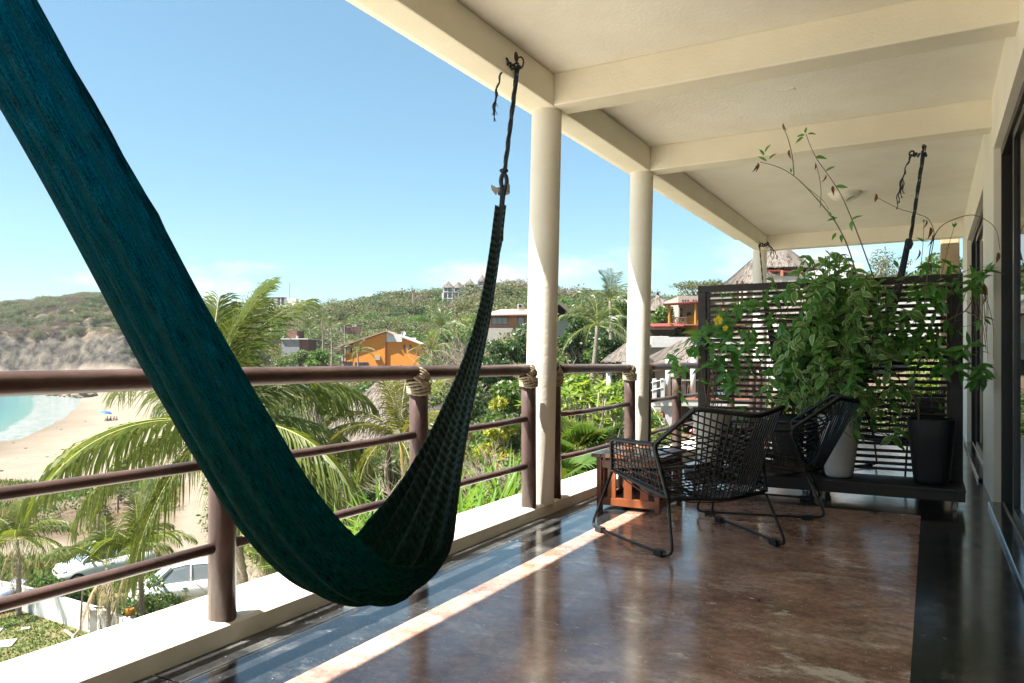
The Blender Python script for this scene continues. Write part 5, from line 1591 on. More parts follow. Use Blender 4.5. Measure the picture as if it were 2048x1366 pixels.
# strap-leaved lilies below the kerb, each blade an object
blade = [long_leaf_mesh('leaf', .95, .052, M['lf_lime'], .5, .28, 7, .02, .32), long_leaf_mesh('leaf', .85, .048, M['lf_green'], .5, .6, 7, .02, .32), long_leaf_mesh('leaf', 1.05, .05, M['lf_lime'], .5, .12, 7, .02, .32)]
M['lf_strap'] = leaf_mat('strap_leaf', (.07, .15, .02), (.13, .22, .03), (.32, .5, .05), .4)
for me in blade: me.materials[0] = M['lf_strap']
def lily(bx, d, zb, n_, label, seed, sc=1.0):
    r = random.Random(seed); p_ = bear(bx, d, zb)
    t = thing('strap_lily', tuple(p_), label, 'plant', 'strap-leaved lilies below the kerb')
    for k_ in range(n_):
        a = r.uniform(0, 6.283); el = r.uniform(.45, 1.35)
        q = Vector((math.cos(a) * r.uniform(0, .28), math.sin(a) * r.uniform(0, .28), r.uniform(0, .25)))
        put('leaf', blade[r.randrange(3)], t, q, aim(Vector((math.cos(a) * math.cos(el), math.sin(a) * math.cos(el), math.sin(el))), roll=r.uniform(-.5, .5)), sc * r.uniform(.75, 1.15))
    MB().tube([p_ + Vector((0, 0, -.8)), p_ + Vector((0, 0, .2))], [.10, .06], 8).build('stem', M['lf_green'], t)
for i_, (bx, d, y_, n_, lab) in enumerate((
        (-.255, 10.5, -.30, 34, 'strap-leaved lily farthest left, under the palm fronds'), (-.215, 10, -.28, 40, 'strap-leaved lily behind the lowest part of the hammock'), (-.178, 10.6, -.255, 40, 'strap-leaved lily left of the rope-lashed post'),
        (-.15, 9.6, -.275, 36, 'strap-leaved lily at the foot of the rope-lashed post'), (-.10, 10, -.25, 40, 'strap-leaved lily right behind the hanging hammock'), (-.065, 10.8, -.225, 44, 'strap-leaved lily between hammock and first column'),
        (-.035, 10, -.24, 44, 'strap-leaved lily in the middle of the gap before the first column'), (-.008, 10.8, -.205, 40, 'strap-leaved lily at the foot of the first column'), (-.19, 8.6, -.34, 34, 'lowest strap-leaved lily, peeping over the kerb below the hammock'), (-.06, 8.8, -.28, 36, 'strap-leaved lily leaning over the kerb right of the hammock'))):
    lily(bx, d, CAM_H + d * y_, n_, lab, 200 + i_)
for me in blade: pass

# fan palmettos
def fan_mesh(nm, L, n_, mt):
    mb = MB()
    mb.cur = 1; mb.tube([(0, 0, 0), (0, L * .45, L * .08), (0, L * .8, 0)], [.008, .007, .005], 5); mb.cur = 0
    c = Vector((0, L * .8, 0)); r = random.Random(5)
    for k_ in range(n_):
        a = R(-115 + 230 * k_ / (n_ - 1)); l_ = L * .75 * (1 - .25 * abs(a) / 2)
        d = Vector((math.sin(a), math.cos(a), .12)); s = Vector((math.cos(a), -math.sin(a), 0))
        m1, e1 = c + d * l_ * .55 + Vector((0, 0, .02)), c + d * l_ + Vector((0, 0, -.16 * l_ * r.uniform(.6, 1.6)))
        mb.add([c - s * .004, c + s * .004, m1 + s * .017, e1, m1 - s * .017], [(0, 1, 2, 4), (4, 2, 3)])
    return mb.mesh(nm, [mt, M['rachis']])
fans = [fan_mesh('fan_leaf', .62, 26, M['lf_green']), fan_mesh('fan_leaf', .55, 24, M['frond_green'])]
def palmetto(bx, d, z, n_, label, seed, sc=1.0):
    r = random.Random(seed); p_ = bear(bx, d, z); t = thing('fan_palm', tuple(p_), label, 'plant')
    for k_ in range(n_):
        a = k_ * 2.4 + r.uniform(-.3, .3); el = r.uniform(.05, 1.2)
        put('fan_leaf', fans[r.randrange(2)], t, (0, 0, r.uniform(0, .25)), aim(Vector((math.cos(a) * math.cos(el), math.sin(a) * math.cos(el), math.sin(el))), roll=r.uniform(-.4, .4)), sc * r.uniform(.8, 1.15))
    MB().tube([p_ + Vector((0, 0, -1.2)), p_ + Vector((0, 0, .1))], [.07, .06], 8).build('trunk', M['bark'], t)
palmetto(.085, 12.5, -.75, 30, 'fan palm behind the bars between the two thick columns', 3, 1.0)
palmetto(.062, 11.2, -1.0, 26, 'fan palm just right of the first thick column', 4, 1.0)
palmetto(.115, 12, -1.15, 22, 'low fan palm beside the side table', 5, .9)

# bare twiggy shrubs
def twiggy(bx, d, zt, rt, label, n_, seed, r0=.022, mt='twig'):
    r = random.Random(seed); p_ = gpoint(bx, d); t = thing('bare_shrub', tuple(p_), label, 'shrub')
    mb = MB(); H_ = CAM_H + zt * d - p_.z; W_ = rt * d
    def grow(a, d_, L, rad, lev):
        P = [a]; dd = d_.copy()
        for i in range(4):
            dd = (dd + Vector((r.uniform(-.3, .3), r.uniform(-.3, .3), r.uniform(-.1, .2)))).normalized(); P.append(P[-1] + dd * L / 4)
        mb.tube(P, [rad, rad * .85, rad * .7, rad * .55, rad * .4], 4, cap=False)
        if lev > 0:
            for k_ in range(3):
                q = P[r.randint(2, 4)]; nd = (dd + Vector((r.uniform(-.9, .9), r.uniform(-.9, .9), r.uniform(-.3, .6)))).normalized()
                grow(q, nd, L * r.uniform(.5, .75), rad * .6, lev - 1)
    for k_ in range(n_):
        a = r.uniform(0, 6.283)
        grow(p_ + Vector((math.cos(a), math.sin(a), 0)) * W_ * r.uniform(0, .5), Vector((math.cos(a) * W_ * .8, math.sin(a) * W_ * .8, H_ * r.uniform(.5, 1))).normalized(), H_ * .5, r0 * d / 15, 3)
    mb.build('branches', M[mt], t)
twiggy(-.015, 14.5, -.105, .035, 'bare grey twiggy shrub below the yellow-green bush', 12, 1)
twiggy(.005, 15.5, -.12, .03, 'bare twiggy shrub beside the first column', 9, 5)
twiggy(-.078, 56, .045, .026, 'big leafless pale shrub right of the orange house', 16, 2, .012)
twiggy(-.055, 52, .02, .022, 'second leafless pale shrub behind the hammock', 10, 3, .012)
twiggy(-.32, 19.5, -.235, .022, 'bare bush beside the coconut palm trunk', 9, 4, .016, 'bark')
twiggy(-.13, 16, -.10, .03, 'grey leafless bush under the young yellow palm', 9, 6)

# grass on the slope towards the beach: far too many blades to count
g = np.random.default_rng(77)
nb_ = 52000
d = np.sqrt(29 ** 2 + (61 ** 2 - 29 ** 2) * g.random(nb_)); b_ = -.80 + .50 * g.random(nb_)
n1 = fbm(b_ * d / 9, d / 9, 41); n2 = fbm(b_ * d / 3, d / 3, 42)
pbx = np.interp(d, [18, 22, 30, 37, 53, 70], [-.31, -.325, -.365, -.425, -.415, -.405])
keep = (np.abs(b_ - pbx) * d > 1.6 + .8 * n1) & ((((b_ + .60) * d / 5.8) ** 2 + ((d - 36.5) / 1.8) ** 2) > 1.2) & (n1 + .6 * n2 + np.interp(d, [29, 33, 40, 57], [.9, .5, -.05, .35]) > -.12)
b_, d, n1, n2 = b_[keep], d[keep], n1[keep], n2[keep]
h = ground(b_, d)
base = np.stack([(b_ * d) * CY - d * SY, (b_ * d) * SY + d * CY, h], 1)
hh = (.16 + .34 * g.random(len(d)) ** 2 * (1 + 1.2 * np.clip(n2, 0, 1)))[:, None]
dr = g.normal(size=(len(d), 3)) * .45; dr[:, 2] = 1
sdv = g.normal(size=(len(d), 3)); sdv[:, 2] = 0; sdv /= np.linalg.norm(sdv, axis=1, keepdims=True)
vs = np.stack([base - sdv * .05, base + sdv * .05, base + dr * hh], 1).reshape(-1, 3)
fs = np.arange(len(d) * 3).reshape(-1, 3)
M['gr_dry'] = leaf_mat('grass_straw', (.24, .18, .075), (.33, .25, .12), (.4, .3, .12), .3, rough=.8)
M['gr_green'] = leaf_mat('grass_green', (.06, .10, .02), (.11, .14, .035), (.2, .28, .05), .3, rough=.7)
me = np_mesh('slope_grass', vs, fs, [M['gr_green'], M['gr_dry']])
me.polygons.foreach_set('material_index', ((n2 + .8 * n1 + .5 * (g.random(len(d)) - .5) + np.interp(d, [29, 33, 40, 50, 57, 60], [-.5, -.3, .1, .1, -.3, -.7])) > .02).astype(np.int32))
o = link_mesh('slope_grass', me); tag(o, 'dry and green grass on the slope between white wall and beach', 'grass', kind='stuff')
for i_, (bx, d_, r_, lab) in enumerate(((-.60, 45, 1.6, 'round green bush on the dry grass at the left'), (-.64, 40, 1.2, 'low green bush on the grass above the white wall'), (-.52, 50, 1.5, 'grey-green bush on the grass before the beach'), (-.47, 47, 1.3, 'low bush beside the sandy track'), (-.56, 43, 1.3, 'dry bush in the middle of the grass slope'), (-.43, 95, 3.2, 'patch of green creeper spreading onto the beach'), (-.455, 88, 2.2, 'smaller patch of green creeper on the sand'))):
    p_ = gpoint(bx, d_)
    flat_ = .25 if d_ > 60 else .7
    tree(p_, r_ * (.3 if d_ > 60 else .9), r_, lab, ('lf_green', 'lf_olive2', 'lf_olive2', 'lf_olive', 'lf_dry', 'lf_green', 'lf_green')[i_], n_=700, leaf=.16, trunk_r=.02, seed=300 + i_, low=.2, cat='shrub', name='shrub', flat=flat_)
# weeds round the cars and inside the white wall
for i_, (bx, d_, r_, h_, lab) in enumerate(((-.615, 29.5, 1.0, .5, 'tall weeds in front of the white car'), (-.56, 27.2, 1.1, .6, 'lush weeds behind the white wall, left of the withered palm'), (-.515, 26.4, 1.1, .6, 'lush weeds behind the white wall by the small palm'), (-.47, 25.6, 1.1, .7, 'weeds under the fronds right of the small palm'), (-.480, 26.6, 1.2, 1.25, 'high weeds hiding the lower half of the second car'), (-.44, 24, .9, 1.2, 'bush beside the near post at the lower left'))):
    p_ = gpoint(bx, d_)
    tree(p_, h_, r_, lab, 'lf_green', n_=1100, leaf=.14, trunk_r=.02, seed=330 + i_, low=.2, cat='weeds', name='weeds', flat=.5, mt2='lf_olive2')
# ================================================================== HOUSES
M['orange'] = mat('orange_render', (.62, .235, .030), .85, (.56, .205, .026), 3, bump=.2, bscale=8)
M['white'] = mat('white_render', (.56, .55, .52), .8, (.50, .49, .46), 3, bump=.2, bscale=8)
M['offwhite'] = mat('offwhite_render', (.38, .35, .29), .85, (.33, .30, .25), 3)
M['pink'] = mat('salmon_render', (.36, .18, .11), .85, (.32, .16, .095), 3)
M['paleroof'] = mat('pale_clay_roof', (.30, .21, .165), .9, (.26, .18, .14), 4)
M['redtile'] = mat('red_clay_tile', (.22, .034, .024), .8, (.16, .026, .02), 6)
M['terracotta'] = mat('terracotta', (.40, .18, .11), .8, (.32, .14, .09), 6)
M['brick'] = mat('brown_brick', (.16, .085, .06), .9, (.12, .065, .05), 9)
M['concrete'] = mat('grey_concrete', (.22, .225, .23), .9, (.18, .185, .19), 3)
M['darkwood'] = mat('dark_timber', (.06, .038, .025), .7, (.1, .06, .04), 8)
M['midwood'] = mat('brown_timber', (.20, .11, .06), .7, (.15, .08, .045), 8)
M['window'] = mat('window_dark', (.018, .022, .026), .12)
M['windowp'] = mat('window_pale', (.17, .20, .22), .15)
M['blue'] = mat('blue_plastic', (.03, .15, .42), .5, (.3, .4, .55), 3)
M['ochre'] = mat('ochre_render', (.42, .19, .025), .85, (.37, .16, .02), 3)
M['stone'] = mat('rubble_stone', (.30, .26, .22), .9, (.16, .14, .12), 6, bump=1, bscale=6, bdist=.2)
def thatch_mat():
    m, n, l, p = new_mat('palm_thatch')
    p.inputs['Roughness'].default_value = .95; p.inputs['Specular IOR Level'].default_value = .15
    g_ = n.new('ShaderNodeNewGeometry'); t = n.new('ShaderNodeTexCoord')
    z = n.new('ShaderNodeTexNoise'); z.inputs['Scale'].default_value = 2.5; z.inputs['Detail'].default_value = 8; l.new(t.outputs['Object'], z.inputs[0])
    ad = n.new('ShaderNodeMath'); ad.operation = 'ADD'; l.new(g_.outputs['Random Per Island'], ad.inputs[0]); l.new(z.outputs[0], ad.inputs[1])
    r = n.new('ShaderNodeValToRGB'); e = r.color_ramp.elements
    e[0].position = .45; e[0].color = (.045, .038, .033, 1); e[1].position = 1.3 / 1.5; e[1].color = (.165, .142, .122, 1)
    k = e.new(.66); k.color = (.10, .085, .072, 1)
    l.new(ad.outputs[0], r.inputs[0]); l.new(r.outputs[0], p.inputs['Base Color'])
    return m
M['thatch'] = thatch_mat()

class HB:
    """A house seen from the veranda: u metres right, w metres ahead of its own front plane, z world height."""
    def __init__(s, name, b_, d, label, cat='house', turn=0.0, group=None):
        s.o = bear(b_, d); s.t0 = R(turn)
        s.root = thing(name, (s.o.x, s.o.y, gz_(b_, d)), label, cat, group)
        s.d = d; s.b = b_
        fw = at(b_, 1.0, 0); fw = Vector((-SY, CY, 0)); rt = Vector((CY, SY, 0))
        c, s_ = math.cos(s.t0), math.sin(s.t0)
        s.rt = rt * c + fw * s_; s.fw = fw * c - rt * s_
    def p(s, u, w, z): q = s.o + s.rt * u + s.fw * w; q.z = z; return q
    def px(s, x, y):
        """metres (u, z) on the front plane for a sight line given in 2048-wide picture units"""
        return (x - 1024) / 1508 * s.d - s.b * s.d, CAM_H + (720.4 - y) / 1508 * s.d
    def box(s, mb, u0, u1, w0, w1, z0, z1):
        P = [s.p(u, w, z) for u, w, z in ((u0, w0, z0), (u1, w0, z0), (u1, w1, z0), (u0, w1, z0), (u0, w0, z1), (u1, w0, z1), (u1, w1, z1), (u0, w1, z1))]
        return mb.add(P, [(0, 3, 2, 1), (4, 5, 6, 7), (0, 1, 5, 4), (1, 2, 6, 5), (2, 3, 7, 6), (3, 0, 4, 7)])
    def ext(s, mb, poly, w0, w1):
        n_ = len(poly)
        P = [s.p(u, w0, z) for u, z in poly] + [s.p(u, w1, z) for u, z in poly]
        return mb.add(P, [tuple(range(n_)), tuple(range(2 * n_ - 1, n_ - 1, -1))] + [(i, i + n_, (i + 1) % n_ + n_, (i + 1) % n_) for i in range(n_)])
    def part(s, nm, m, *boxes, parent=None, bevel=0.0):
        mb = MB()
        for q in boxes: s.box(mb, *q)
        return mb.build(nm, M[m], parent or s.root, bevel=bevel)
    def win(s, x0, y0, x1, y1, w=-.02, m='window', frame='darkwood', muntins=1):
        u0, z1 = s.px(x0, y0); u1, z0 = s.px(x1, y1)
        f = .035 * s.d / 60 + .02
        mb = MB()
        s.box(mb, u0, u1, w - .05, w, z0, z0 + f); s.box(mb, u0, u1, w - .05, w, z1 - f, z1)
        for k_ in range(muntins + 2):
            c = u0 + f / 2 + (u1 - u0 - f) * k_ / (muntins + 1)
            s.box(mb, c - f / 2, c + f / 2, w - .048, w - .002, z0 + f, z1 - f)
        o_ = mb.build('window', M[frame], s.root)
        s.part('pane', m, (u0 + f, u1 - f, w - .015, w + .01, z0 + f, z1 - f), parent=o_)
    def tube(s, mb, pts, r, n_=6): return mb.tube([s.p(*q) for q in pts], r, n_)

def thatch_cone(nm, c, r0, h, par, n_=2600, seed=0, sy=1.0, rot=0.0, top=0.12, length=.6, wid=.05):
    """Round or oval palm-thatch roof: a shell under overlapping straw bundles; c = centre of the eave circle."""
    c = Vector(c); g2 = np.random.default_rng(seed)
    mb = MB()
    K = 36
    ring = lambda f: [c + Matrix.Rotation(rot, 3, 'Z') @ Vector((math.cos(a) * r0 * f, math.sin(a) * r0 * sy * f, 0)) + Vector((0, 0, h * (1 - f) ** 1.0 - .06)) for a in [2 * math.pi * i / K for i in range(K)]]
    vs = []
    fl_ = (1.0, .75, .5, .25, top)
    for f in fl_: vs += ring(f)
    fs = [(i * K + k_, i * K + (k_ + 1) % K, (i + 1) * K + (k_ + 1) % K, (i + 1) * K + k_) for i in range(len(fl_) - 1) for k_ in range(K)] + [tuple((len(fl_) - 1) * K + k_ for k_ in range(K))]
    mb.add(vs, fs)
    a = g2.random(n_) * 6.283; f = np.sqrt(top ** 2 + (1.03 - top ** 2) * g2.random(n_)); f[: n_ // 5] = 1.0 + .03 * g2.random(n_ // 5)
    f = np.round(f * 14) / 14 + .03 * g2.random(n_)
    rm = Matrix.Rotation(rot, 3, 'Z')
    for ai, fi in zip(a, f):
        loc = rm @ Vector((math.cos(ai) * r0 * fi, math.sin(ai) * r0 * sy * fi, 0)); loc.z = h * (1 - fi) + .02 + .05 * random.random()
        out = rm @ Vector((math.cos(ai) * r0, math.sin(ai) * r0 * sy, 0)); rr2 = out.length; out = out / rr2
        dn = (out * rr2 + Vector((0, 0, -h))).normalized(); dn = (dn + Vector((random.uniform(-.16, .16), random.uniform(-.16, .16), -.05))).normalized()
        sd = Vector((-out.y, out.x, 0)); l_ = length * random.uniform(.6, 1.2); w_ = wid * random.uniform(.6, 1.5)
        p0 = c + loc - dn * l_ * .7; p1 = c + loc + dn * l_ * .3 + Vector((0, 0, .02))
        mb.add([p0 - sd * w_, p0 + sd * w_, p1 + sd * w_ * .7, p1 - sd * w_ * .7], [(0, 1, 2, 3)])
    return mb.build(nm, M['thatch'], par)

# ---- orange house
h = HB('orange_house', -.17, 128, 'big orange house with sloping roof, white roof terrace and satellite dish')
q = h.px
def U(x): return q(x, 0)[0]
def Z(y): return q(0, y)[1]
mb = MB(); h.ext(mb, [(U(706), Z(775)), (U(772), Z(775)), (U(772), Z(665)), (U(706), Z(687))], 0, 8); mb.build('wall', M['orange'], h.root)
mb = MB(); h.ext(mb, [(U(772.3), Z(775)), (U(842), Z(775)), (U(842), Z(689)), (U(805), Z(673)), (U(805), Z(684)), (U(772.3), Z(684))], .3, 8); mb.build('side_wall', M['orange'], h.root)
mb = MB(); h.ext(mb, [(U(676), Z(693)), (U(773), Z(661)), (U(773), Z(663.5)), (U(676), Z(696))], -.5, 8.5); h.ext(mb, [(U(773.2), Z(661)), (U(786), Z(668)), (U(786), Z(670)), (U(773.2), Z(663.5))], -.5, 8.5); mb.build('roof', M['paleroof'], h.root)
mb = MB(); h.ext(mb, [(U(803), Z(671)), (U(846), Z(688.5)), (U(846), Z(690.5)), (U(803), Z(674.5))], -.3, 8.4); mb.build('lean_to_roof', M['white'], h.root)
h.part('parapet', 'white', (U(773), U(804), .0, .3, Z(683.8), Z(668.5)), (U(773), U(778), .05, 5, Z(683.8), Z(664)), (U(803.5), U(826), 4, 4.3, Z(684), Z(674)))
h.part('roof_terrace', 'concrete', (U(773.2), U(804.8), .31, 7.9, Z(684), Z(683)))
for x in (686, 692):
    h.part('column', 'terracotta', (U(x - 1.6), U(x + 1.6), .2 if x < 690 else 4, .6 if x < 690 else 4.4, Z(712), Z(691)))
h.part('veranda_floor', 'orange', (U(683), U(705.8), 0, 6, Z(723), Z(709.5)))
h.part('balustrade', 'orange', (U(691), U(705.7), -.05, .15, Z(709.5), Z(705.5)), *[(U(691 + k_ * 4.6), U(693 + k_ * 4.6), 0, .12, Z(720), Z(709)) for k_ in range(4)])
h.part('white_post', 'white', (U(684), U(691), -.15, .1, Z(711), Z(708.5)), (U(684), U(685.5), -.1, .1, Z(722), Z(711)), (U(689.5), U(691), -.1, .1, Z(722), Z(711)))
h.part('base', 'stone', (U(683), U(705), .3, 6, Z(780), Z(723.2)))
h.part('veranda_back', 'darkwood', (U(693), U(705.7), 5.6, 5.8, Z(709), Z(690)))
h.win(710, 724.5, 737, 745, -.03, 'window'); h.win(806, 689, 810.5, 703, .27, 'window', 'midwood', 0); h.win(818.5, 689, 823, 699.5, .27, 'window', 'midwood', 0)
h.part('air_conditioner', 'offwhite', (U(750), U(761), -.5, -.02, Z(720), Z(712)))
h.part('drain_pipe', 'terracotta', (U(769.4), U(770.2), -.08, -.01, Z(760), Z(685)))
mb = MB(); c = h.p(U(803), 2, Z(666))
mb.add([c + Vector((math.cos(a) * .42 * h.rt.x, math.cos(a) * .42 * h.rt.y, math.sin(a) * .42)) + h.fw * (-.08 * math.cos(2 * a)) for a in [2 * math.pi * i / 14 for i in range(14)]] + [c + h.fw * .18], [(i, (i + 1) % 14, 14) for i in range(14)])
mb.tube([c + h.fw * .18, c + h.fw * .3 + Vector((0, 0, -.8))], .05, 6); mb.build('satellite_dish', M['white'], h.root)
mb = MB(); h.tube(mb, [(U(769), 2, Z(664)), (U(769), 2, Z(657))], .05, 5); mb.build('antenna', M['white'], h.root)

# ---- salmon house with pale roof and air conditioner
h = HB('salmon_house', -.012, 84, 'salmon house with pale hipped roof and a roof air conditioner, behind the hammock rope')
q = h.px
h.part('wall', 'pink', (U(975), U(1110), 0, 9, Z(690), Z(629)))
h.part('lower_wall', 'offwhite', (U(960), U(1115), -1.2, -.03, Z(720), Z(657)))
mb = MB(); e0, e1 = (U(962), Z(630.5)), (U(1120), Z(628.5)); r0_, r1_ = U(1000), U(1085)
mb.add([h.p(U(962), -1, Z(631)), h.p(U(1120), -1, Z(628)), h.p(U(1120), 10, Z(628)), h.p(U(962), 10, Z(631)), h.p(r0_, 4.5, Z(613)), h.p(r1_, 4.5, Z(612)), h.p(U(962), -1, Z(633)), h.p(U(1120), -1, Z(630)), h.p(U(1120), 10, Z(630)), h.p(U(962), 10, Z(633))],
       [(0, 1, 5, 4), (1, 2, 5), (2, 3, 4, 5), (3, 0, 4), (0, 6, 7, 1), (1, 7, 8, 2), (3, 9, 6, 0), (6, 9, 8, 7)]); mb.build('roof', M['paleroof'], h.root)
h.part('rafter_ends', 'darkwood', *[(U(964 + k_ * 9), U(966 + k_ * 9), -.95, -.1, Z(635.5), Z(633.2)) for k_ in range(17)])
h.win(983, 634, 1016, 649.5, -.03, 'windowp', 'midwood', 2); h.win(1035, 634, 1049, 650, -.03, 'windowp', 'midwood', 0)
h.part('air_conditioner', 'white', (U(1035.5), U(1045.5), 3, 3.8, Z(613), Z(604))); h.part('air_conditioner_grille', 'window', (U(1037.5), U(1044), 2.96, 2.99, Z(611.5), Z(605)))
h.part('chimney', 'paleroof', (U(1062), U(1070), 4, 5, Z(613), Z(606)))
# thatched gable beside the column
h = HB('thatched_house', .06, 60, 'pale thatched gable house right of the first thick column')
q = h.px
h.part('wall', 'offwhite', (U(1090), U(1150), 0, 5, Z(680), Z(640)))
mb = MB(); h.ext(mb, [(U(1075), Z(645)), (U(1112), Z(606)), (U(1122), Z(606)), (U(1165), Z(645)), (U(1160), Z(647)), (U(1117), Z(610)), (U(1080), Z(647))], -.8, 6); mb.build('roof', M['thatch'], h.root)

# ---- white hilltop house
h = HB('hilltop_house', -.30, 188, 'white modern flat-roofed house on the hill above the palm fronds')
q = h.px
h.part('wall', 'white', (U(518), U(546), 3, 9, Z(622), Z(599)), (U(568), U(592), 0, 6, Z(612), Z(596.5)), (U(592.2), U(606), 1, 6, Z(612), Z(600)))
h.part('terrace', 'white', (U(530), U(616), -2, 3, Z(619), Z(612)), (U(600), U(616), -2.5, -2.1, Z(617), Z(609)))
h.part('roof', 'darkwood', (U(543), U(572), -1, 5, Z(596), Z(595)), (U(604), U(615), -1.5, 3, Z(603.5), Z(602.5)))
h.part('post', 'white', *[(U(x), U(x + 1.2), -.9, -.6, Z(612), Z(596)) for x in (547, 555, 563)], *[(U(x), U(x + 1), -1.4, -1.1, Z(612), Z(603.5)) for x in (606, 613)])
h.part('glazing', 'windowp', (U(548), U(567.5), 1.5, 1.7, Z(611), Z(598)), (U(593), U(605), .8, .95, Z(611), Z(603)))
h.part('planting', 'lf_green', *[(U(530 + k_ * 6), U(533 + k_ * 6), -2.3, -2.05, Z(618 + (k_ % 3)), Z(613 + (k_ % 2))) for k_ in range(13)])
# ---- grey concrete box and brick house
h = HB('concrete_house', -.292, 138, 'grey concrete box house with a brown shutter below the hilltop house')
q = h.px
h.part('wall', 'concrete', (U(563), U(599), 0, 6, Z(740), Z(679)))
h.part('shutter', 'brick', (U(599.2), U(616), .2, 6, Z(740), Z(677)))
h.part('roof', 'white', (U(562), U(617), -.3, 6.3, Z(678.8), Z(677)))
h.part('upper_storey', 'brick', (U(560), U(581), 4, 9, Z(676.8), Z(659))); h.part('parapet_post', 'offwhite', (U(589), U(592), 1, 2, Z(676.8), Z(671)))
h = HB('terrace_house', -.215, 150, 'low pale house with a brick wall half hidden in the wooded slope')
q = h.px
h.part('wall', 'offwhite', (U(676), U(700), 2, 6, Z(664), Z(648)), (U(702), U(711), 1, 5, Z(664), Z(648))); h.part('brick_wall', 'brick', (U(690), U(722), -1, -.6, Z(668), Z(654)))
h.part('roof', 'terracotta', (U(674), U(702), 1.5, 6.5, Z(648), Z(646)))
# ---- thatched towers on the ridge
for i_, (x, y0_, lab) in enumerate(((896, 571, 'tall thatched tower house farthest left on the ridge'), (917, 571.5, 'second thatched tower house on the ridge'), (939.5, 566, 'thatched open tower house right of the pair on the ridge'), (965, 559, 'thatched tower house highest on the ridge, touching the hammock cord'))):
    d = 262 + i_ * 4
    h = HB('thatched_tower', (x - 1024) / 1508, d, lab, 'house', group='thatched towers on the ridge'); q = h.px
    w = 8.5 if i_ < 2 else 10
    yb = y0_ + (26 if i_ < 2 else 18)
    h.part('wall', 'white', (U(x - w * .9), U(x + w * .9), .8, 3.2, Z(yb + 14), Z(y0_ + 6)))
    h.part('column', 'white', *[(U(x + s_ * w - .7), U(x + s_ * w + .7), -.4, 0, Z(yb + 12), Z(y0_ + 4)) for s_ in (-1, -.05, 1)])
    h.part('floor', 'white', (U(x - w - 1), U(x + w + 1), -.5, 3.5, Z(y0_ + 13.6), Z(y0_ + 12.2)), (U(x - w - 1), U(x + w + 1), -.5, 3.5, Z(yb + .6), Z(yb - .8)))
    h.part('glazing', 'windowp', (U(x - w * .85), U(x + w * .85), .6, .75, Z(y0_ + 11.5), Z(y0_ + 5.5)), (U(x - w * .85), U(x + w * .85), .6, .75, Z(yb - 1), Z(y0_ + 15)))
    thatch_cone('roof', h.p(U(x), 1.3, Z(y0_ + 4)), 2.2, 2.3 if i_ != 2 else 2.2, h.root, 120, i_, 1.0, 0, .1, .9, .16)
    if i_ == 0: h.part('terrace', 'white', (U(876), U(888), -2, 1, Z(612), Z(606)), (U(884), U(888), -1, 1, Z(606), Z(586)))
# ---- hut with a blue sheet, round thatched roof
h = HB('plank_hut', -.268, 58, 'plank hut with a blue roof sheet behind the palm fronds'); q = h.px
h.part('plank_wall', 'midwood', *[(U(600 + k_ * 4), U(603.7 + k_ * 4), .02 * (k_ % 2), .15, Z(800), Z(775)) for k_ in range(11)]); h.part('roof_sheet', 'blue', (U(608), U(641), -.5, 2, Z(775), Z(767)))
h = HB('round_shelter', -.165, 31, 'big round palm-thatch shelter below the handrail, behind the yellow palm', 'shelter'); q = h.px
thatch_cone('roof', h.p(-.1, 3.2, Z(880)), 3.3, 3.1, h.root, 5200, 3, length=.6, wid=.035)
mb = MB()
for k_ in range(6):
    a = k_ * math.pi / 3; c = h.p(0, 2.2, 0) + Vector((math.cos(a) * 2, math.sin(a) * 2, 0)); mb.tube([(c.x, c.y, -6.2), (c.x, c.y, Z(860))], .09, 8)
mb.build('posts', M['darkwood'], h.root)
# ---- mast on the ridge
h = HB('radio_mast', (579 - 1024) / 1508, 300, 'thin radio mast on the ridge', 'mast'); q = h.px
mb = MB(); h.tube(mb, [(0, 0, Z(605)), (0, 0, Z(566))], .10, 5); mb.build('pole', M['concrete'], h.root)
h = HB('utility_pole', (851 - 1024) / 1508, 250, 'utility pole with a cross arm on the ridge', 'pole'); q = h.px
mb = MB(); h.tube(mb, [(0, 0, Z(600)), (0, 0, Z(577))], .10, 5); h.tube(mb, [(-.7, 0, Z(579)), (.7, 0, Z(579))], .06, 5); mb.build('pole', M['midwood'], h.root)
h = HB('dead_tree', (826 - 1024) / 1508, 240, 'bare dead tree standing up from the wooded ridge', 'tree'); q = h.px
mb = MB(); tp = [h.p(random.uniform(-1, 1), random.uniform(-1, 1), Z(571) + random.uniform(-1.2, .3)) for _ in range(12)]
limbs(h.p(0, 0, Z(586)), tp, .12, mb, .2, 4); h.tube(mb, [(0, 0, Z(612)), (0, 0, Z(585))], .18, 6); mb.build('branches', M['twig'], h.root)

# ---- white villa with big thatched roof, terrace, arches and outside stair
h = HB('white_villa', .235, 40, 'white villa with thatched roof, terrace railing, arches and a curving white stair rail'); q = h.px
ZF = Z(800); ZG = Z(888)
h.part('terrace_floor', 'white', (U(1296), U(1600), 0, 6, Z(812), ZF))
h.part('floor_tiles', 'terracotta', (U(1296), U(1600), -.03, 6, ZF + .004, ZF + .05))
h.part('back_wall', 'white', (U(1290), U(1600), 3.2, 3.4, ZF + .05, Z(716)))
for x0_, x1_ in ((1322, 1332), (1365, 1378), (1400, 1425), (1460, 1490)):
    h.part('door', 'window', (U(x0_), U(x1_), 3.12, 3.19, ZF + .06, Z(745)))
def col_(x, z0, z1, r_=.14): 
    m_ = MB(); h.tube(m_, [(U(x), .25, z0), (U(x), .25, z1)], r_, 14); m_.build('column', M['white'], h.root, smooth=True)
for x in (1338, 1388, 1452, 1530): col_(x, ZF + .05, Z(715))
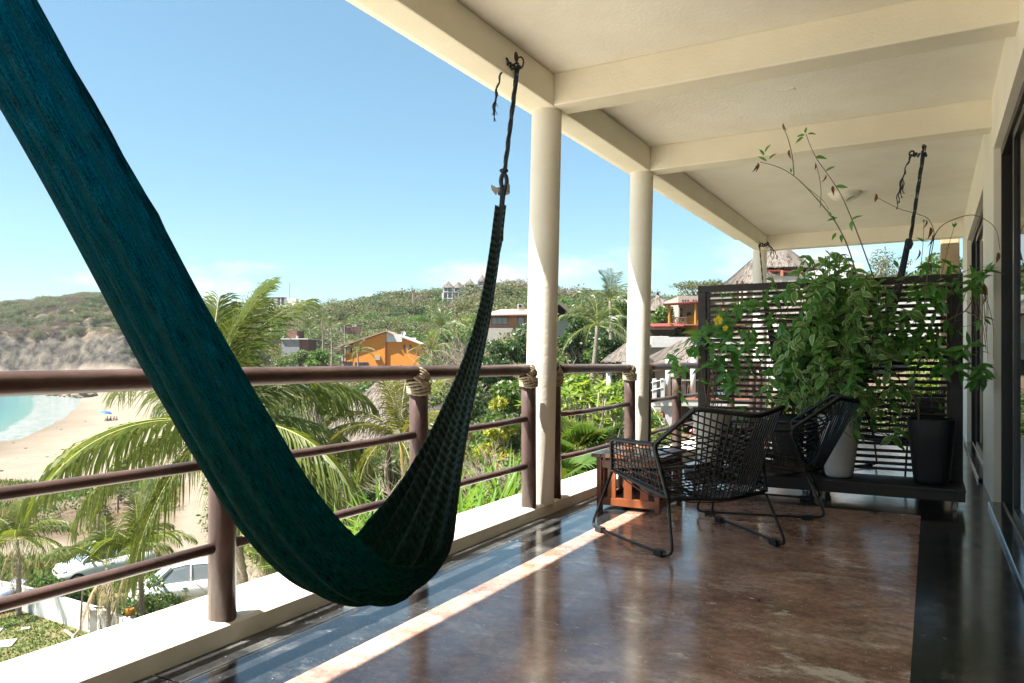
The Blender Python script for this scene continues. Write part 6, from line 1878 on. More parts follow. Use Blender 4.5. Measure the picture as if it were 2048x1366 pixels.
# railing of crooked sticks between white posts
for x in (1309, 1325): h.part('stair_post', 'white', (U(x - 3.5), U(x + 3.5), -.1, .12, ZF, Z(757)))
h.part('rail', 'offwhite', (U(1325), U(1600), .2, .3, Z(762), Z(759.5)))
mb = MB(); r_ = random.Random(3)
for k_ in range(75):
    x = 1329 + k_ * 3.6
    if abs(x - 1338) < 5 or abs(x - 1388) < 5: continue
    u = U(x); h.tube(mb, [(u, .25, ZF + .05), (u + r_.uniform(-.08, .08), .25 + r_.uniform(-.03, .03), ZF + .5), (u + r_.uniform(-.1, .1), .25, Z(762))], .018, 5)
o_ = mb.build('stick_railing', M['midwood'], h.root, kind='stuff')
# lower storey with arches
def arch_wall(x0_, x1_, arches, ztop, zbot, w0, w1):
    m_ = MB()
    xs = x0_
    poly = [(U(x0_), zbot), (U(x0_), ztop), (U(x1_), ztop), (U(x1_), zbot)]
    for a0, a1, sp in reversed(arches):
        c = (U(a0) + U(a1)) / 2; r2 = (U(a1) - U(a0)) / 2
        poly.append((U(a1), zbot))
        for i in range(13):
            t_ = math.pi * i / 12
            poly.append((c + r2 * math.cos(t_), Z(sp) + r2 * .8 * math.sin(t_)))
        poly.append((U(a0), zbot))
    h.ext(m_, poly, w0, w1); m_.build('arcade', M['white'], h.root)
arch_wall(1300, 1600, [(1304, 1331, 832), (1345, 1389, 830), (1402, 1450, 830), (1465, 1520, 830)], Z(812.2), ZG - .6, .1, .5)
h.part('lower_back_wall', 'offwhite', (U(1290), U(1600), 3.4, 3.6, ZG - .6, Z(812)))
h.part('lower_doors', 'window', (U(1349), U(1362), 3.3, 3.39, ZG - .5, Z(825)), (U(1410), U(1440), 3.3, 3.39, ZG - .5, Z(825)))
# stair with terracotta treads on the near left
for k_ in range(8):
    z1_ = Z(884) + k_ * .26
    h.part('step', 'offwhite' if k_ % 2 else 'terracotta', (U(1322) - k_ * .075, U(1322) - k_ * .075 + .9 - .42, -.2 - .10 * (8 - k_), .08 - .10 * (8 - k_) + .25, z1_ - .22, z1_))
mb = MB()
for off_ in (0, .35):
    P = [(U(1296), -.2, Z(806) - off_), (U(1304), -.4, Z(815) - off_), (U(1312), -.6, Z(832) - off_), (U(1319), -.8, Z(847) - off_), (U(1323), -.9, Z(850) - off_), (U(1327), -.95, Z(856) - off_), (U(1324), -1.0, Z(864) - off_), (U(1314), -1.0, Z(868) - off_), (U(1300), -1.0, Z(869) - off_)]
    mb.tube(smooth_path([h.p(*k_) for k_ in P], 4), .035, 8)
mb.build('stair_rail', M['white'], h.root, smooth=True)
h.part('newel', 'white', (U(1318), U(1323.5), -1.0, -.85, ZG - .3, Z(845)))
mb = MB()
for off_ in (0, .42): mb.tube([h.p(U(1296), -.1, Z(767) - off_), h.p(U(1325), -.1, Z(759) - off_)], .03, 6)
mb.build('terrace_rail', M['white'], h.root)
# roofs
thatch_cone('thatched_roof', h.p(U(1420), 3.0, Z(733)), (U(1560) - U(1282)) / 2, 1.75, h.root, 5200, 7, .62, YAW, .3, .7, .045)
thatch_cone('thatched_canopy', h.p(U(1262), 1.2, Z(722)), (U(1312) - U(1212)) / 2, .95, h.root, 1900, 9, .8, YAW, .12, .55, .04)
mb = MB()
for x in (1224, 1298): h.tube(mb, [(U(x), 1.2, Z(840)), (U(x), 1.2, Z(720))], .16, 12)
mb.build('canopy_column', M['white'], h.root, smooth=True)
h.part('roof_parapet', 'white', (U(1302), U(1392), 7, 7.2, Z(684), Z(664)), (U(1302), U(1302.8), 4, 7, Z(684), Z(665)), (U(1352), U(1600), 6.9, 6.98, Z(690), Z(666)))
h.part('upper_block', 'offwhite', (U(1300), U(1600), 7.3, 12, Z(745), Z(690)))
for x, c_ in ((1440, 'blue'), (1448, 'white'), (1458, 'blue')):
    h.part('hanging_cloth', c_, (U(x - 3), U(x + 3), .16, .19, Z(800), Z(778)))
# bougainvillea by the arches
M['pinkfl'] = leaf_mat('bougainvillea_pink', (.45, .03, .12), (.55, .06, .20), (.6, .05, .2), .3)
p_ = bear(.243, 30, gz_(.243, 30))
tree(p_, CAM_H - 30 * .085 - p_.z, .75, 'pink flowering bougainvillea below the white arches', 'lf_green', n_=900, leaf=.13, trunk_r=.04, seed=401, low=.2, cat='shrub', name='shrub', mt2='pinkfl')

# ---- villa with red tiled roof, orange drum wall and cross-braced railing
h = HB('red_roofed_villa', .245, 62, 'cream and orange villa with red tiled porch roof and cross-braced railing'); q = h.px
h.part('wall', 'offwhite', (U(1373), U(1480), 3, 9, Z(690), Z(587)))
h.part('parapet', 'offwhite', (U(1371), U(1482), 2.7, 3.0, Z(604), Z(586)))
h.part('parapet_slot', 'window', *[(U(1379 + k_ * 5.5), U(1381.5 + k_ * 5.5), 2.66, 2.71, Z(597), Z(594)) for k_ in range(14) if k_ % 4 != 3])
mb = MB(); mb.add([h.p(U(1321), -1.2, Z(611)), h.p(U(1445), -1.2, Z(602)), h.p(U(1445), 2.7, Z(597.5)), h.p(U(1352), 2.7, Z(604)), h.p(U(1321), -1.2, Z(613.5)), h.p(U(1445), -1.2, Z(604.5)), h.p(U(1445), 2.7, Z(600)), h.p(U(1352), 2.7, Z(606.5))], [(0, 1, 2, 3), (4, 7, 6, 5), (0, 4, 5, 1), (3, 7, 4, 0), (1, 5, 6, 2)])
o_ = mb.build('porch_roof', M['redtile'], h.root)
mb = MB()
for k_ in range(30):
    f = k_ / 29; a = h.p(U(1321), -1.22, Z(611)).lerp(h.p(U(1445), -1.22, Z(602)), f); b2 = h.p(U(1352), 2.7, Z(604)).lerp(h.p(U(1445), 2.7, Z(597.5)), f)
    mb.tube([a + Vector((0, 0, .02)), b2 + Vector((0, 0, .02))], .06, 6)
mb.build('tile_row', M['redtile'], o_)
for x, w_ in ((1333.5, -1), (1385, -1), (1440, -1)):
    mb = MB(); h.tube(mb, [(U(x), w_, Z(650)), (U(x), w_, Z(612 if x < 1380 else 606))], .10, 10); mb.build('column', M['ochre'], h.root)
mb = MB(); c = h.p(U(1386), -.2, 0); mb.lathe([(.62, Z(672)), (.62, Z(632))], (c.x, c.y, 0), 24); mb.build('drum_wall', M['ochre'], h.root, smooth=True)
h.part('railing', 'midwood', (U(1336), U(1368), -1, -.9, Z(637.5), Z(635.5)), (U(1336), U(1368), -1, -.9, Z(649), Z(647.5)))
mb = MB()
for k_ in range(4):
    a0, a1 = 1337 + k_ * 8, 1345 + k_ * 8
    mb.bar(h.p(U(a0), -.95, Z(648)), h.p(U(a1), -.95, Z(637)), .05, .06); mb.bar(h.p(U(a0), -.95, Z(637)), h.p(U(a1), -.95, Z(648)), .05, .06)
mb.build('cross_brace', M['midwood'], h.root)
h.part('porch_floor', 'terracotta', (U(1325), U(1480), -1.3, 3, Z(652), Z(650)))
h.part('window', 'window', (U(1375), U(1380), 2.9, 2.98, Z(632), Z(612)), (U(1391), U(1398), 2.9, 2.98, Z(648), Z(620)))
mb = MB(); mb.add([h.p(U(1290), -4, Z(658)), h.p(U(1345), -4, Z(657)), h.p(U(1342), -1.5, Z(649.5)), h.p(U(1290), -1.5, Z(650.5)), h.p(U(1290), -4, Z(660)), h.p(U(1345), -4, Z(659))], [(0, 1, 2, 3), (0, 4, 5, 1)])
for k_ in range(16):
    f = k_ / 15; a = h.p(U(1290), -4.02, Z(658)).lerp(h.p(U(1345), -4.02, Z(657)), f); b2 = h.p(U(1290), -1.5, Z(650.5)).lerp(h.p(U(1342), -1.5, Z(649.5)), f); mb.tube([a, b2], .07, 6)
mb.build('lower_roof', M['redtile'], h.root)
h.part('lower_wall', 'darkwood', (U(1290), U(1342), -1.4, -1.2, Z(672), Z(652)))
thatch_cone('back_roof', h.p(U(1372), 12, Z(602)), 2.6, 1.5, h.root, 700, 12, .7, 0, .1, .8, .08)

# ---- upper villa with grey thatch, seen under the far cross beam
h = HB('thatched_villa', .345, 44, 'hillside villa with grey thatched roofs, red balcony rail and iron lattice'); q = h.px
h.part('wall', 'offwhite', (U(1530), U(1602), 0, 5, Z(640), Z(552)), (U(1580), U(1620), 2, 6, Z(552), Z(525)))
h.part('side_wall', 'white', (U(1602.2), U(1660), .5, 6, Z(700), Z(549)), (U(1640), U(1700), 4, 9, Z(560), Z(507)), (U(1680), U(1690), 3.9, 9, Z(530), Z(503)))
h.part('parapet', 'offwhite', (U(1638), U(1660), 3.7, 3.98, Z(530), Z(507)), (U(1672), U(1692), 3.7, 3.98, Z(514), Z(502)))
h.part('balcony_rail', 'redtile', (U(1530), U(1562), -.1, .02, Z(543), Z(540)), (U(1566), U(1605), -.1, .02, Z(545), Z(542)))
h.part('balcony_post', 'terracotta', (U(1560), U(1565), -.12, .05, Z(553), Z(541)), (U(1597), U(1603), -.12, .05, Z(552), Z(541)))
mb = MB()
for k_ in range(14):
    a0 = 1530 + k_ * 5
    mb.bar(h.p(U(a0), -.05, Z(553)), h.p(U(a0 + 5), -.05, Z(543.5)), .02, .02); mb.bar(h.p(U(a0 + 5), -.05, Z(553)), h.p(U(a0), -.05, Z(543.5)), .02, .02)
mb.build('lattice', M['darkwood'], h.root)
mb = MB()
for x in (1562, 1600): h.tube(mb, [(U(x), .4, Z(553)), (U(x), .4, Z(528))], .09, 8)
for x in (1478, 1488, 1501): h.tube(mb, [(U(x), .4, Z(600)), (U(x), .4, Z(560))], .07, 8)
mb.build('roof_post', M['darkwood'], h.root)
h.part('shade_wall', 'darkwood', (U(1565), U(1580), 1.0, 1.2, Z(541), Z(526)))
thatch_cone('thatched_roof', h.p(U(1580), 2.2, Z(531)), (U(1655) - U(1508)) / 2, 1.75, h.root, 3200, 21, .9, 0, .25, .5, .03)
thatch_cone('back_roof', h.p(U(1655), 7.5, Z(508)), 2.0, .65, h.root, 1500, 22, .9, 0, .2, .5, .035)
thatch_cone('lower_roof', h.p(U(1530), 1.6, Z(563)), (U(1595) - U(1463)) / 2, 1.65, h.root, 2000, 23, .8, 0, .1, .5, .03)
h = HB('white_neighbour', .50, 36, 'white neighbouring house with thatched edge behind the right half of the screen'); q = h.px
h.part('wall', 'white', (U(1600), U(1900), 0, 6, Z(900), Z(600)), (U(1700), U(1745), 1, 5, Z(600), Z(520)))
thatch_cone('thatched_roof', h.p(U(1620), -.5, Z(640)), 3.4, 1.9, h.root, 2000, 31, .8, 0, .15, .6, .05)
h.part('window', 'window', (U(1640), U(1670), -.05, -.01, Z(760), Z(700)), (U(1760), U(1800), -.05, -.01, Z(800), Z(700)))
h.part('ledge', 'offwhite', (U(1600), U(1900), -.8, -.02, Z(700), Z(690)))

# ================================================================== LOWER LEFT: LAWN, WALL, CARS
zl = gz_(-.6, 25)
P = [bear(-.80, 29.2), bear(-.655, 26.7), bear(-.552, 24.3), bear(-.44, 21.5), bear(-.40, 18), bear(-.9, 18)]
M['lawn'] = mat('mown_lawn', (.085, .125, .028), .95, (.20, .15, .07), 1.1, 8, bump=.8, bscale=60, bdist=.05, lo=.42, hi=.66)
mb = MB(); mb.add([(p_.x, p_.y, zl + .12) for p_ in P], [tuple(range(len(P) - 1, -1, -1))])
o = mb.build('lawn', M['lawn']); tag(o, 'mown lawn inside the low white wall at the lower left', 'lawn', kind='structure')
g = np.random.default_rng(9); nb_ = 16000
f1, f2 = g.random(nb_), g.random(nb_)
bL, dL = -.80 + .36 * f1, 19 + 9.5 * f2
kk = dL < np.interp(bL, [-.80, -.655, -.552, -.44], [29.0, 26.5, 24.1, 21.3]) - .15
bL, dL = bL[kk], dL[kk]
base = np.stack([(bL * dL) * CY - dL * SY, (bL * dL) * SY + dL * CY, np.full(len(dL), zl + .12)], 1)
sdv = g.normal(size=(len(dL), 3)); sdv[:, 2] = 0; sdv /= np.linalg.norm(sdv, axis=1, keepdims=True); dr = g.normal(size=(len(dL), 3)) * .4; dr[:, 2] = 1
me = np_mesh('lawn_grass', np.stack([base - sdv * .03, base + sdv * .03, base + dr * (.04 + .05 * g.random(len(dL)))[:, None]], 1).reshape(-1, 3), np.arange(len(dL) * 3).reshape(-1, 3), [M['gr_green'], M['gr_dry']])
me.polygons.foreach_set('material_index', (fbm(bL * dL / 1.8, dL / 1.8, 91) + .3 * (g.random(len(dL)) - .5) > .18).astype(np.int32))
o = link_mesh('lawn_grass', me); tag(o, 'short lawn grass with worn straw patches', 'grass', kind='stuff')
t = thing('garden_wall', tuple(bear(-.6, 25.4, zl)), 'low white garden wall between lawn and parked cars', 'wall')
for a, b2 in ((P[0], P[1]), (P[1], P[2]), (P[2], P[3])):
    mb = MB(); mb.bar((a.x, a.y, zl + .45), (b2.x, b2.y, zl + .45), .16, 1.0); mb.build('wall_length', M['white'], t)
for (bx, d_, s_, lab) in ((-.70, 24.2, .9, 'pale square paver nearer the wall on the lawn'), (-.685, 23.2, 1.0, 'pale square paver nearer the kerb on the lawn'), (-.645, 24.6, .25, 'small pale stone on the lawn')):
    p_ = bear(bx, d_, zl + .12); mb = MB(); mb.box(-s_ / 2, s_ / 2, -s_ * .32, s_ * .32, 0, .05, Matrix.Translation(p_) @ Matrix.Rotation(YAW + .35, 4, 'Z')); o = mb.build('paver', M['white'], bevel=.01); tag(o, lab, 'paver')
p_ = bear(-.551, 24.2, zl + .12); mb = MB(); mb.box(-.17, .17, -.13, .13, 0, .78, Matrix.Translation(p_) @ Matrix.Rotation(YAW + .3, 4, 'Z')); mb.box(-.19, .19, -.15, .15, .781, .83, Matrix.Translation(p_) @ Matrix.Rotation(YAW + .3, 4, 'Z'))
o = mb.build('meter_box', M['white'], bevel=.01); tag(o, 'white meter box standing against the garden wall', 'box')
t = thing('bollard', tuple(bear(-.507, 23.6, zl)), 'white bollard with a yellow cap at the end of the garden wall', 'bollard'); c = bear(-.507, 23.6, zl)
MB().lathe([(.13, 0), (.13, .95)], tuple(c), 14).build('body', M['white'], t, smooth=True); MB().lathe([(.145, .951), (.145, 1.12), (.12, 1.15)], tuple(c), 14).build('cap', M['ochre'], t, smooth=True)
mb = MB(); c = bear(-.585, 23.9, zl + .2); mb.tube([c + Vector((-.5, .1, .02)), c, c + Vector((.3, -.1, .03)), c + Vector((.55, -.3, .0))], [.05, .06, .05, .03], 7); mb.tube([c + Vector((.3, -.1, .03)), c + Vector((.42, .05, .25)), c + Vector((.45, .1, 1.4))], [.045, .035, .025], 7)
o = mb.build('cut_branch', M['twig']); tag(o, 'pale cut branch lying on the lawn against the wall', 'branch')
t = thing('sun_lounger', tuple(bear(-.69, 26.2, zl)), 'grey sling sun lounger on the lawn by the white wall', 'sun lounger'); c = bear(-.69, 26.2, zl + .12); Mx = Matrix.Translation(c) @ Matrix.Rotation(YAW - .5, 4, 'Z')
mb = MB(); vs = []
for i in range(9):
    f = i / 8; y = -1 + 2 * f; z = .35 + (.0 if f < .55 else (f - .55) * 1.3) - .04 * math.sin(math.pi * f * 2)
    vs += [Mx @ Vector((-.36, y, z)), Mx @ Vector((.36, y, z))]
mb.add(vs, [(2 * i, 2 * i + 1, 2 * i + 3, 2 * i + 2) for i in range(8)]); mb.build('sling', mat('grey_sling', (.16, .18, .21), .8, (.10, .115, .14), 5), t)
mb = MB()
for x in (-.37, .37):
    mb.tube([Mx @ Vector((x, -1, .35)), Mx @ Vector((x, .1, .35)), Mx @ Vector((x, 1, .95))], .022, 7)
    for y in (-.9, .1): mb.tube([Mx @ Vector((x, y, 0)), Mx @ Vector((x, y, .35))], .02, 7)
mb.build('frame', M['concrete'], t)

def make_car(label):
    """Small white hatchback; +y is its front."""
    t = thing('parked_car', (0, 0, 0), label, 'car', 'white cars parked behind the garden wall')
    white = mat('white_car_paint', (.62, .63, .63), .22, coat=.8); dark = M['window']
    # rows along the length: y, floor z, belt z, half width at sill, half width at belt
    S = [(-1.80, .42, .80, .62, .60), (-1.72, .28, .92, .74, .70), (-1.35, .22, .97, .79, .75), (-.6, .2, .96, .80, .77), (.2, .2, .94, .80, .77), (.75, .2, .91, .80, .76), (1.2, .22, .83, .79, .72), (1.58, .25, .72, .74, .64), (1.76, .32, .60, .62, .52), (1.80, .40, .50, .50, .44)]
    def loft(rows):
        m_ = MB(); k = len(rows[0]); vs = [p for r_ in rows for p in r_]
        m_.add(vs, [(i * k + j, i * k + (j + 1) % k, (i + 1) * k + (j + 1) % k, (i + 1) * k + j) for i in range(len(rows) - 1) for j in range(k)] + [tuple(range(k - 1, -1, -1)), tuple((len(rows) - 1) * k + j for j in range(k))]); return m_
    rows = [[(-ws, y, z0), (-ws - .02, y, z0 + .2), (-ws - .01, y, (z0 + z1) / 2 + .08), (-wb, y, z1), (-wb * .5, y, z1 + .025), (wb * .5, y, z1 + .025), (wb, y, z1), (ws + .01, y, (z0 + z1) / 2 + .08), (ws + .02, y, z0 + .2), (ws, y, z0)] for y, z0, z1, ws, wb in S]
    loft(rows).build('body', white, t, smooth=True)
    G = [(-1.62, .93, .70, .66), (-1.35, 1.40, .70, .55), (-.9, 1.50, .72, .57), (-.1, 1.52, .73, .58), (.35, 1.44, .73, .56), (.98, .90, .72, .68)]
    rows = [[(-wb, y, .88), (-(wb * .25 + wt * .75), y, max(.9, z - .12)), (-wt, y, z), (wt, y, z), (wb * .25 + wt * .75, y, max(.9, z - .12)), (wb, y, .88)] for y, z, wb, wt in G]
    loft(rows).build('glasshouse', M['windowp'], t, smooth=False)
    rows = [[(-wt - .012, y, z - .012), (-wt, y, z + .012), (wt, y, z + .012), (wt + .012, y, z - .012)] for y, z, wb, wt in G[1:5]]
    loft(rows).build('roof', white, t, smooth=True)
    for s in (-1, 1):
        for (y0_, z0_, y1_, z1_) in ((.98, .92, .36, 1.45), (-.28, .92, -.28, 1.5), (-1.6, .94, -1.34, 1.42)):
            MB().bar((s * .715, y0_, z0_), (s * .572, y1_, z1_), .05, .09).build('pillar', white, t)
        for y in (1.18, -1.22):
            w = MB(); w.tube([(s * .66, y, .29), (s * .82, y, .29)], .29, 20); o_ = w.build('wheel', M['rubber'], t)
            r_ = MB(); r_.tube([(s * .80, y, .29), (s * .826, y, .29)], .18, 14); r_.build('rim', M['metal'], o_)
        hl = MB().ball((s * .56, 1.55, .66), .16, 6, (.95, .9, .62)); hl.build('headlight', mat('headlight_glass', (.45, .48, .5), .1), t, smooth=True)
        MB().ball((s * .84, .66, .98), .1, 5, (1, .7, .7)).build('mirror', white, t, smooth=True)
        MB().box(s * .806 - .012, s * .806 + .012, -.16, -.02, .74, .77).build('door_handle', M['metal'], t)
        MB().ball((s * .52, 1.73, .40), .07, 5).build('fog_lamp', M['windowp'], t, smooth=True)
    MB().box(-.40, .40, 1.765, 1.80, .53, .61).build('upper_grille', M['rubber'], t, bevel=.01)
    MB().box(-.46, .46, 1.775, 1.815, .28, .42).build('lower_grille', M['rubber'], t, bevel=.01)
    e_ = MB(); e_.box(-.10, .10, 1.801, 1.812, .555, .59); e_.box(-.032, .032, 1.802, 1.814, .535, .61); e_.build('emblem', M['ochre'], t)
    MB().box(-.17, .17, 1.816, 1.826, .43, .51).build('number_plate', M['white'], t)
    for a, b2 in (((-.5, 1.0, .955), (-.05, 1.02, .945)), ((.5, 1.0, .955), (.05, 1.02, .945))): MB().bar(a, b2, .02, .02).build('wiper', M['rubber'], t)
    return t
def car_at(t, bx, d, fu, fd): p_ = gpoint(bx, d, .02); t.location = p_; t.rotation_euler = (0, 0, heading(fu, fd))
c1 = make_car('white hatchback with its front facing the white wall, behind the palm frond'); car_at(c1, -.540, 31.2, -.74, -.67)
c2 = copy_tree(c1, label='white car mostly hidden behind the small palm, only its side visible'); car_at(c2, -.436, 27.6, -.93, -.36)
# fence stakes on the grass
for (bx, d_, h_, lab) in ((-.549, 40, 1.0, 'short grey fence stake on the grass above the parked car'), (-.523, 46, 1.1, 'second grey fence stake farther up the grass')):
    p_ = gpoint(bx, d_); o = MB().tube([p_ - Vector((0, 0, .2)), p_ + Vector((.03, 0, h_))], .07, 7).build('fence_stake', M['bark']); tag(o, lab, 'stake')

# ================================================================== BEACH PARASOL AND BATHERS
p_ = gpoint(-.5385, 166)
t = thing('beach_parasol', tuple(p_), 'blue beach parasol standing alone on the sand', 'parasol')
MB().tube([p_ - Vector((0, 0, .2)), p_ + Vector((0, 0, 2.0))], .03, 6).build('pole', M['white'], t)
Mx = Matrix.Translation(p_ + Vector((0, 0, 1.75))) @ Matrix.Rotation(.22, 4, Vector((-SY, CY, 0)))
vs = [Mx @ Vector((0, 0, .48))] + [Mx @ Vector((1.35 * math.cos(a), 1.35 * math.sin(a), 0)) for a in [2 * math.pi * i / 8 for i in range(8)]] + [Mx @ Vector((.75 * math.cos(a), .75 * math.sin(a), .36)) for a in [2 * math.pi * i / 8 for i in range(8)]]
mb = MB(); mb.add(vs, [(0, 9 + i, 9 + (i + 1) % 8) for i in range(8)] + [(9 + i, 1 + i, 1 + (i + 1) % 8, 9 + (i + 1) % 8) for i in range(8)]); mb.build('canopy', mat('blue_parasol', (.03, .10, .40), .7, (.04, .13, .46), 4), t)
o = MB().box(-.2, 2.6, -.7, .7, .02, .07, Matrix.Translation(p_) @ Matrix.Rotation(YAW, 4, 'Z')).build('beach_blanket', mat('dark_blanket', (.06, .055, .06), .9, (.1, .09, .1), 4), bevel=.01); tag(o, 'dark blanket spread on the sand under the blue parasol', 'blanket')
M['skin'] = mat('brown_skin', (.20, .11, .075), .6, (.24, .13, .09), 3); M['hair'] = mat('dark_hair', (.015, .012, .01), .6)
def bather(off, ang, label, mcl):
    """Seated figure with knees drawn up, one skinned body."""
    base = p_ + Vector((CY, SY, 0)) * off + Vector((-SY, CY, 0)) * .1 + Vector((0, 0, .08))
    t = thing('person', tuple(base), label, 'person', None, rz=ang)
    V = [(0, 0, .10, .15), (0, .02, .30, .135), (0, .03, .52, .14), (0, .03, .66, .055), (0, .05, .80, .10), (0, .06, .88, .085)]
    E = [(0, 1), (1, 2), (2, 3), (3, 4), (4, 5)]
    for s in (-1, 1):
        k = len(V); V += [(s * .10, .05, .10, .085), (s * .13, .36, .44, .07), (s * .12, .58, .10, .05), (s * .12, .70, .05, .04)]; E += [(0, k), (k, k + 1), (k + 1, k + 2), (k + 2, k + 3)]
        k = len(V); V += [(s * .19, .03, .52, .06), (s * .25, .16, .32, .045), (s * .16, .38, .40, .04)]; E += [(2, k), (k, k + 1), (k + 1, k + 2)]
    me = bpy.data.meshes.new('body'); me.from_pydata([v[:3] for v in V], E, [])
    o_ = bpy.data.objects.new('body', me); COL.objects.link(o_); o_.parent = t
    sk = o_.modifiers.new('skin', 'SKIN')
    for i, v in enumerate(V): me.skin_vertices[0].data[i].radius = (v[3], v[3])
    me.skin_vertices[0].data[0].use_root = True
    o_.modifiers.new('sub', 'SUBSURF').levels = 1; o_.modifiers['sub'].render_levels = 1
    me.materials.append(M['skin'])
    hm = MB().ball((0, .035, .87), .115, 6, (1, 1, .9)); hm.v = [(x, min(y, .10), z) for x, y, z in hm.v]
    me2 = hm.mesh('hair', M['hair'], True); put('hair', me2, t)
    sh = MB().lathe([(.17, 0), (.175, .1), (.165, .2)], (0, .01, .04), 12).mesh('swimwear', mcl, True); put('swimwear', sh, t)
for off, ang, lab, mc in ((.35, YAW + 2.2, 'person seated on the blanket right below the parasol pole', M['blue']), (1.05, YAW + 2.8, 'person seated in the middle of the dark blanket', M['darkwood']), (1.75, YAW + 3.4, 'person seated third along the blanket, facing the sea', M['redtile']), (2.35, YAW + 3.0, 'person seated at the open end of the blanket', M['hair'])):
    bather(off, ang, lab, mc)
# ================================================================== POTTED CLIMBERS ON THE SCREEN
def ony(x, y, Y):
    """Point on the plane Y of the veranda along a sight line (2048-wide picture units)."""
    a = (x - 1024) / 1508; d = Vector((a * CY - SY, a * SY + CY, -(y - 720.4) / 1508))
    return Vector((0, 0, CAM_H)) + d * (Y / d.y)
M['lf_var'] = leaf_mat('variegated_leaf', (.09, .26, .055), (.15, .34, .08), (.28, .55, .09), .38, rough=.35, edge=(.64, .68, .38))
M['lf_pot'] = leaf_mat('climber_leaf', (.06, .22, .035), (.12, .31, .06), (.24, .58, .07), .38, rough=.3, spec=.6)
M['lf_brown'] = leaf_mat('dead_leaf', (.15, .055, .025), (.22, .10, .045), (.3, .12, .04), .25, rough=.7)
M['stem'] = mat('green_stem', (.12, .13, .05), .6, (.16, .12, .07), 20)
M['stem_b'] = mat('woody_stem', (.20, .145, .095), .8, (.13, .09, .06), 20)
M['petal'] = leaf_mat('yellow_petal', (.80, .60, .010), (.84, .66, .014), (.8, .6, .02), .35)
var_leaf = [long_leaf_mesh('leaf', .088, .050, M['lf_var'], .18, .25, 5, .04, .06), long_leaf_mesh('leaf', .074, .046, M['lf_var'], .25, .45, 5, .04, .06), long_leaf_mesh('leaf', .098, .052, M['lf_var'], .12, .6, 5, .04, .06)]
pot_leaf = [long_leaf_mesh('leaf', .100, .040, M['lf_pot'], .2, .35, 5, .03, .08), long_leaf_mesh('leaf', .088, .040, M['lf_pot'], .2, .6, 5, .03, .08), long_leaf_mesh('leaf', .112, .042, M['lf_pot'], .1, .2, 5, .03, .08)]
dead_leaf = [long_leaf_mesh('leaf', .085, .030, M['lf_brown'], .9, .5, 5, .05, .1)]
class Plant:
    def __init__(s, name, base, label, cat='potted plant', limit=300):
        s.base = Vector(base); s.t = thing(name, tuple(base), label, cat); s.left = limit; s.stems = MB(); s.woody = MB(); s.rest = {}
        s.queue = []
    def leaf(s, me, p_, d, sc=1.0, roll=0.0, label=None, up=Vector((0, 0, 1))):
        s.queue.append((me, Vector(p_), aim(d, up, roll), sc, label))
    def stem(s, P, r0, r1, woody=False):
        n_ = len(P); MB().tube(P, [r0 + (r1 - r0) * i / (n_ - 1) for i in range(n_)], 5).build('woody_stem' if woody else 'stem', M['stem_b' if woody else 'stem'], s.t, smooth=True)
    def finish(s):
        s.queue.sort(key=lambda q: (q[4] is None, (q[1] - Vector((0, 0, CAM_H))).length))
        for i, (me, p_, rot, sc, lab) in enumerate(s.queue):
            if i < s.left:
                o_ = put('leaf', me, s.t, p_ - s.base, rot, sc)
                if lab: o_['label'] = lab
            else:
                s.rest.setdefault(me.materials[0].name, []).append((me, p_, rot, sc))
        for k_, lst in s.rest.items():
            vs, fs, uv = [], [], []
            for me, p_, rot, sc in lst:
                k0 = len(vs); vs += [tuple(rot @ (v.co * sc) + p_ - s.base) for v in me.vertices]
                fs += [tuple(i + k0 for i in pp.vertices) for pp in me.polygons]; uv += [tuple(d_.uv) for d_ in me.uv_layers[0].data]
            me = bpy.data.meshes.new('foliage'); me.from_pydata(vs, [], fs); ul = me.uv_layers.new(name='UVMap'); ul.data.foreach_set('uv', np.array(uv, np.float32).ravel())
            me.materials.append(bpy.data.materials[k_]); me.polygons.foreach_set('use_smooth', [True] * len(me.polygons))
            o_ = link_mesh('foliage', me, s.t); o_['kind'] = 'stuff'
def leafy(pl, P, leaves, step, r, sc=1.0, t0=.1, pairs=2, out=.75, petiole=.0, dens=1.0):
    """leaves set along the path P in pairs"""
    Q = resample(P, step)
    ph = r.uniform(0, 6)
    for i in range(int(len(Q) * t0), len(Q) - 1):
        if r.random() > dens: continue
        t = (Q[i + 1] - Q[i]).normalized(); u = t.orthogonal().normalized(); v = t.cross(u)
        ph += 1.57 + r.uniform(-.3, .3)
        for k_ in range(pairs):
            a = ph + k_ * 2 * math.pi / pairs + r.uniform(-.35, .35)
            d = (u * math.cos(a) + v * math.sin(a)) * out + t * .35 + Vector((r.uniform(-.3, .3), -.2 + r.uniform(-.3, .3), -.04 + r.uniform(-.45, .45)))
            d.normalize()
            upv = Vector((r.uniform(-.5, .5), -.75 + r.uniform(-.4, .3), .8))
            pl.leaf(leaves[r.randrange(len(leaves))], Q[i] + d * petiole, d, sc * r.uniform(.62, 1.2), r.uniform(-.4, .4), up=upv)
    d = (Q[-1] - Q[-2]).normalized()
    for k_ in range(3):
        dd = (d + Vector((r.uniform(-.6, .6), r.uniform(-.6, .6), r.uniform(-.3, .4)))).normalized(); pl.leaf(leaves[r.randrange(len(leaves))], Q[-1], dd, sc * r.uniform(.45, .8), r.uniform(-.5, .5))

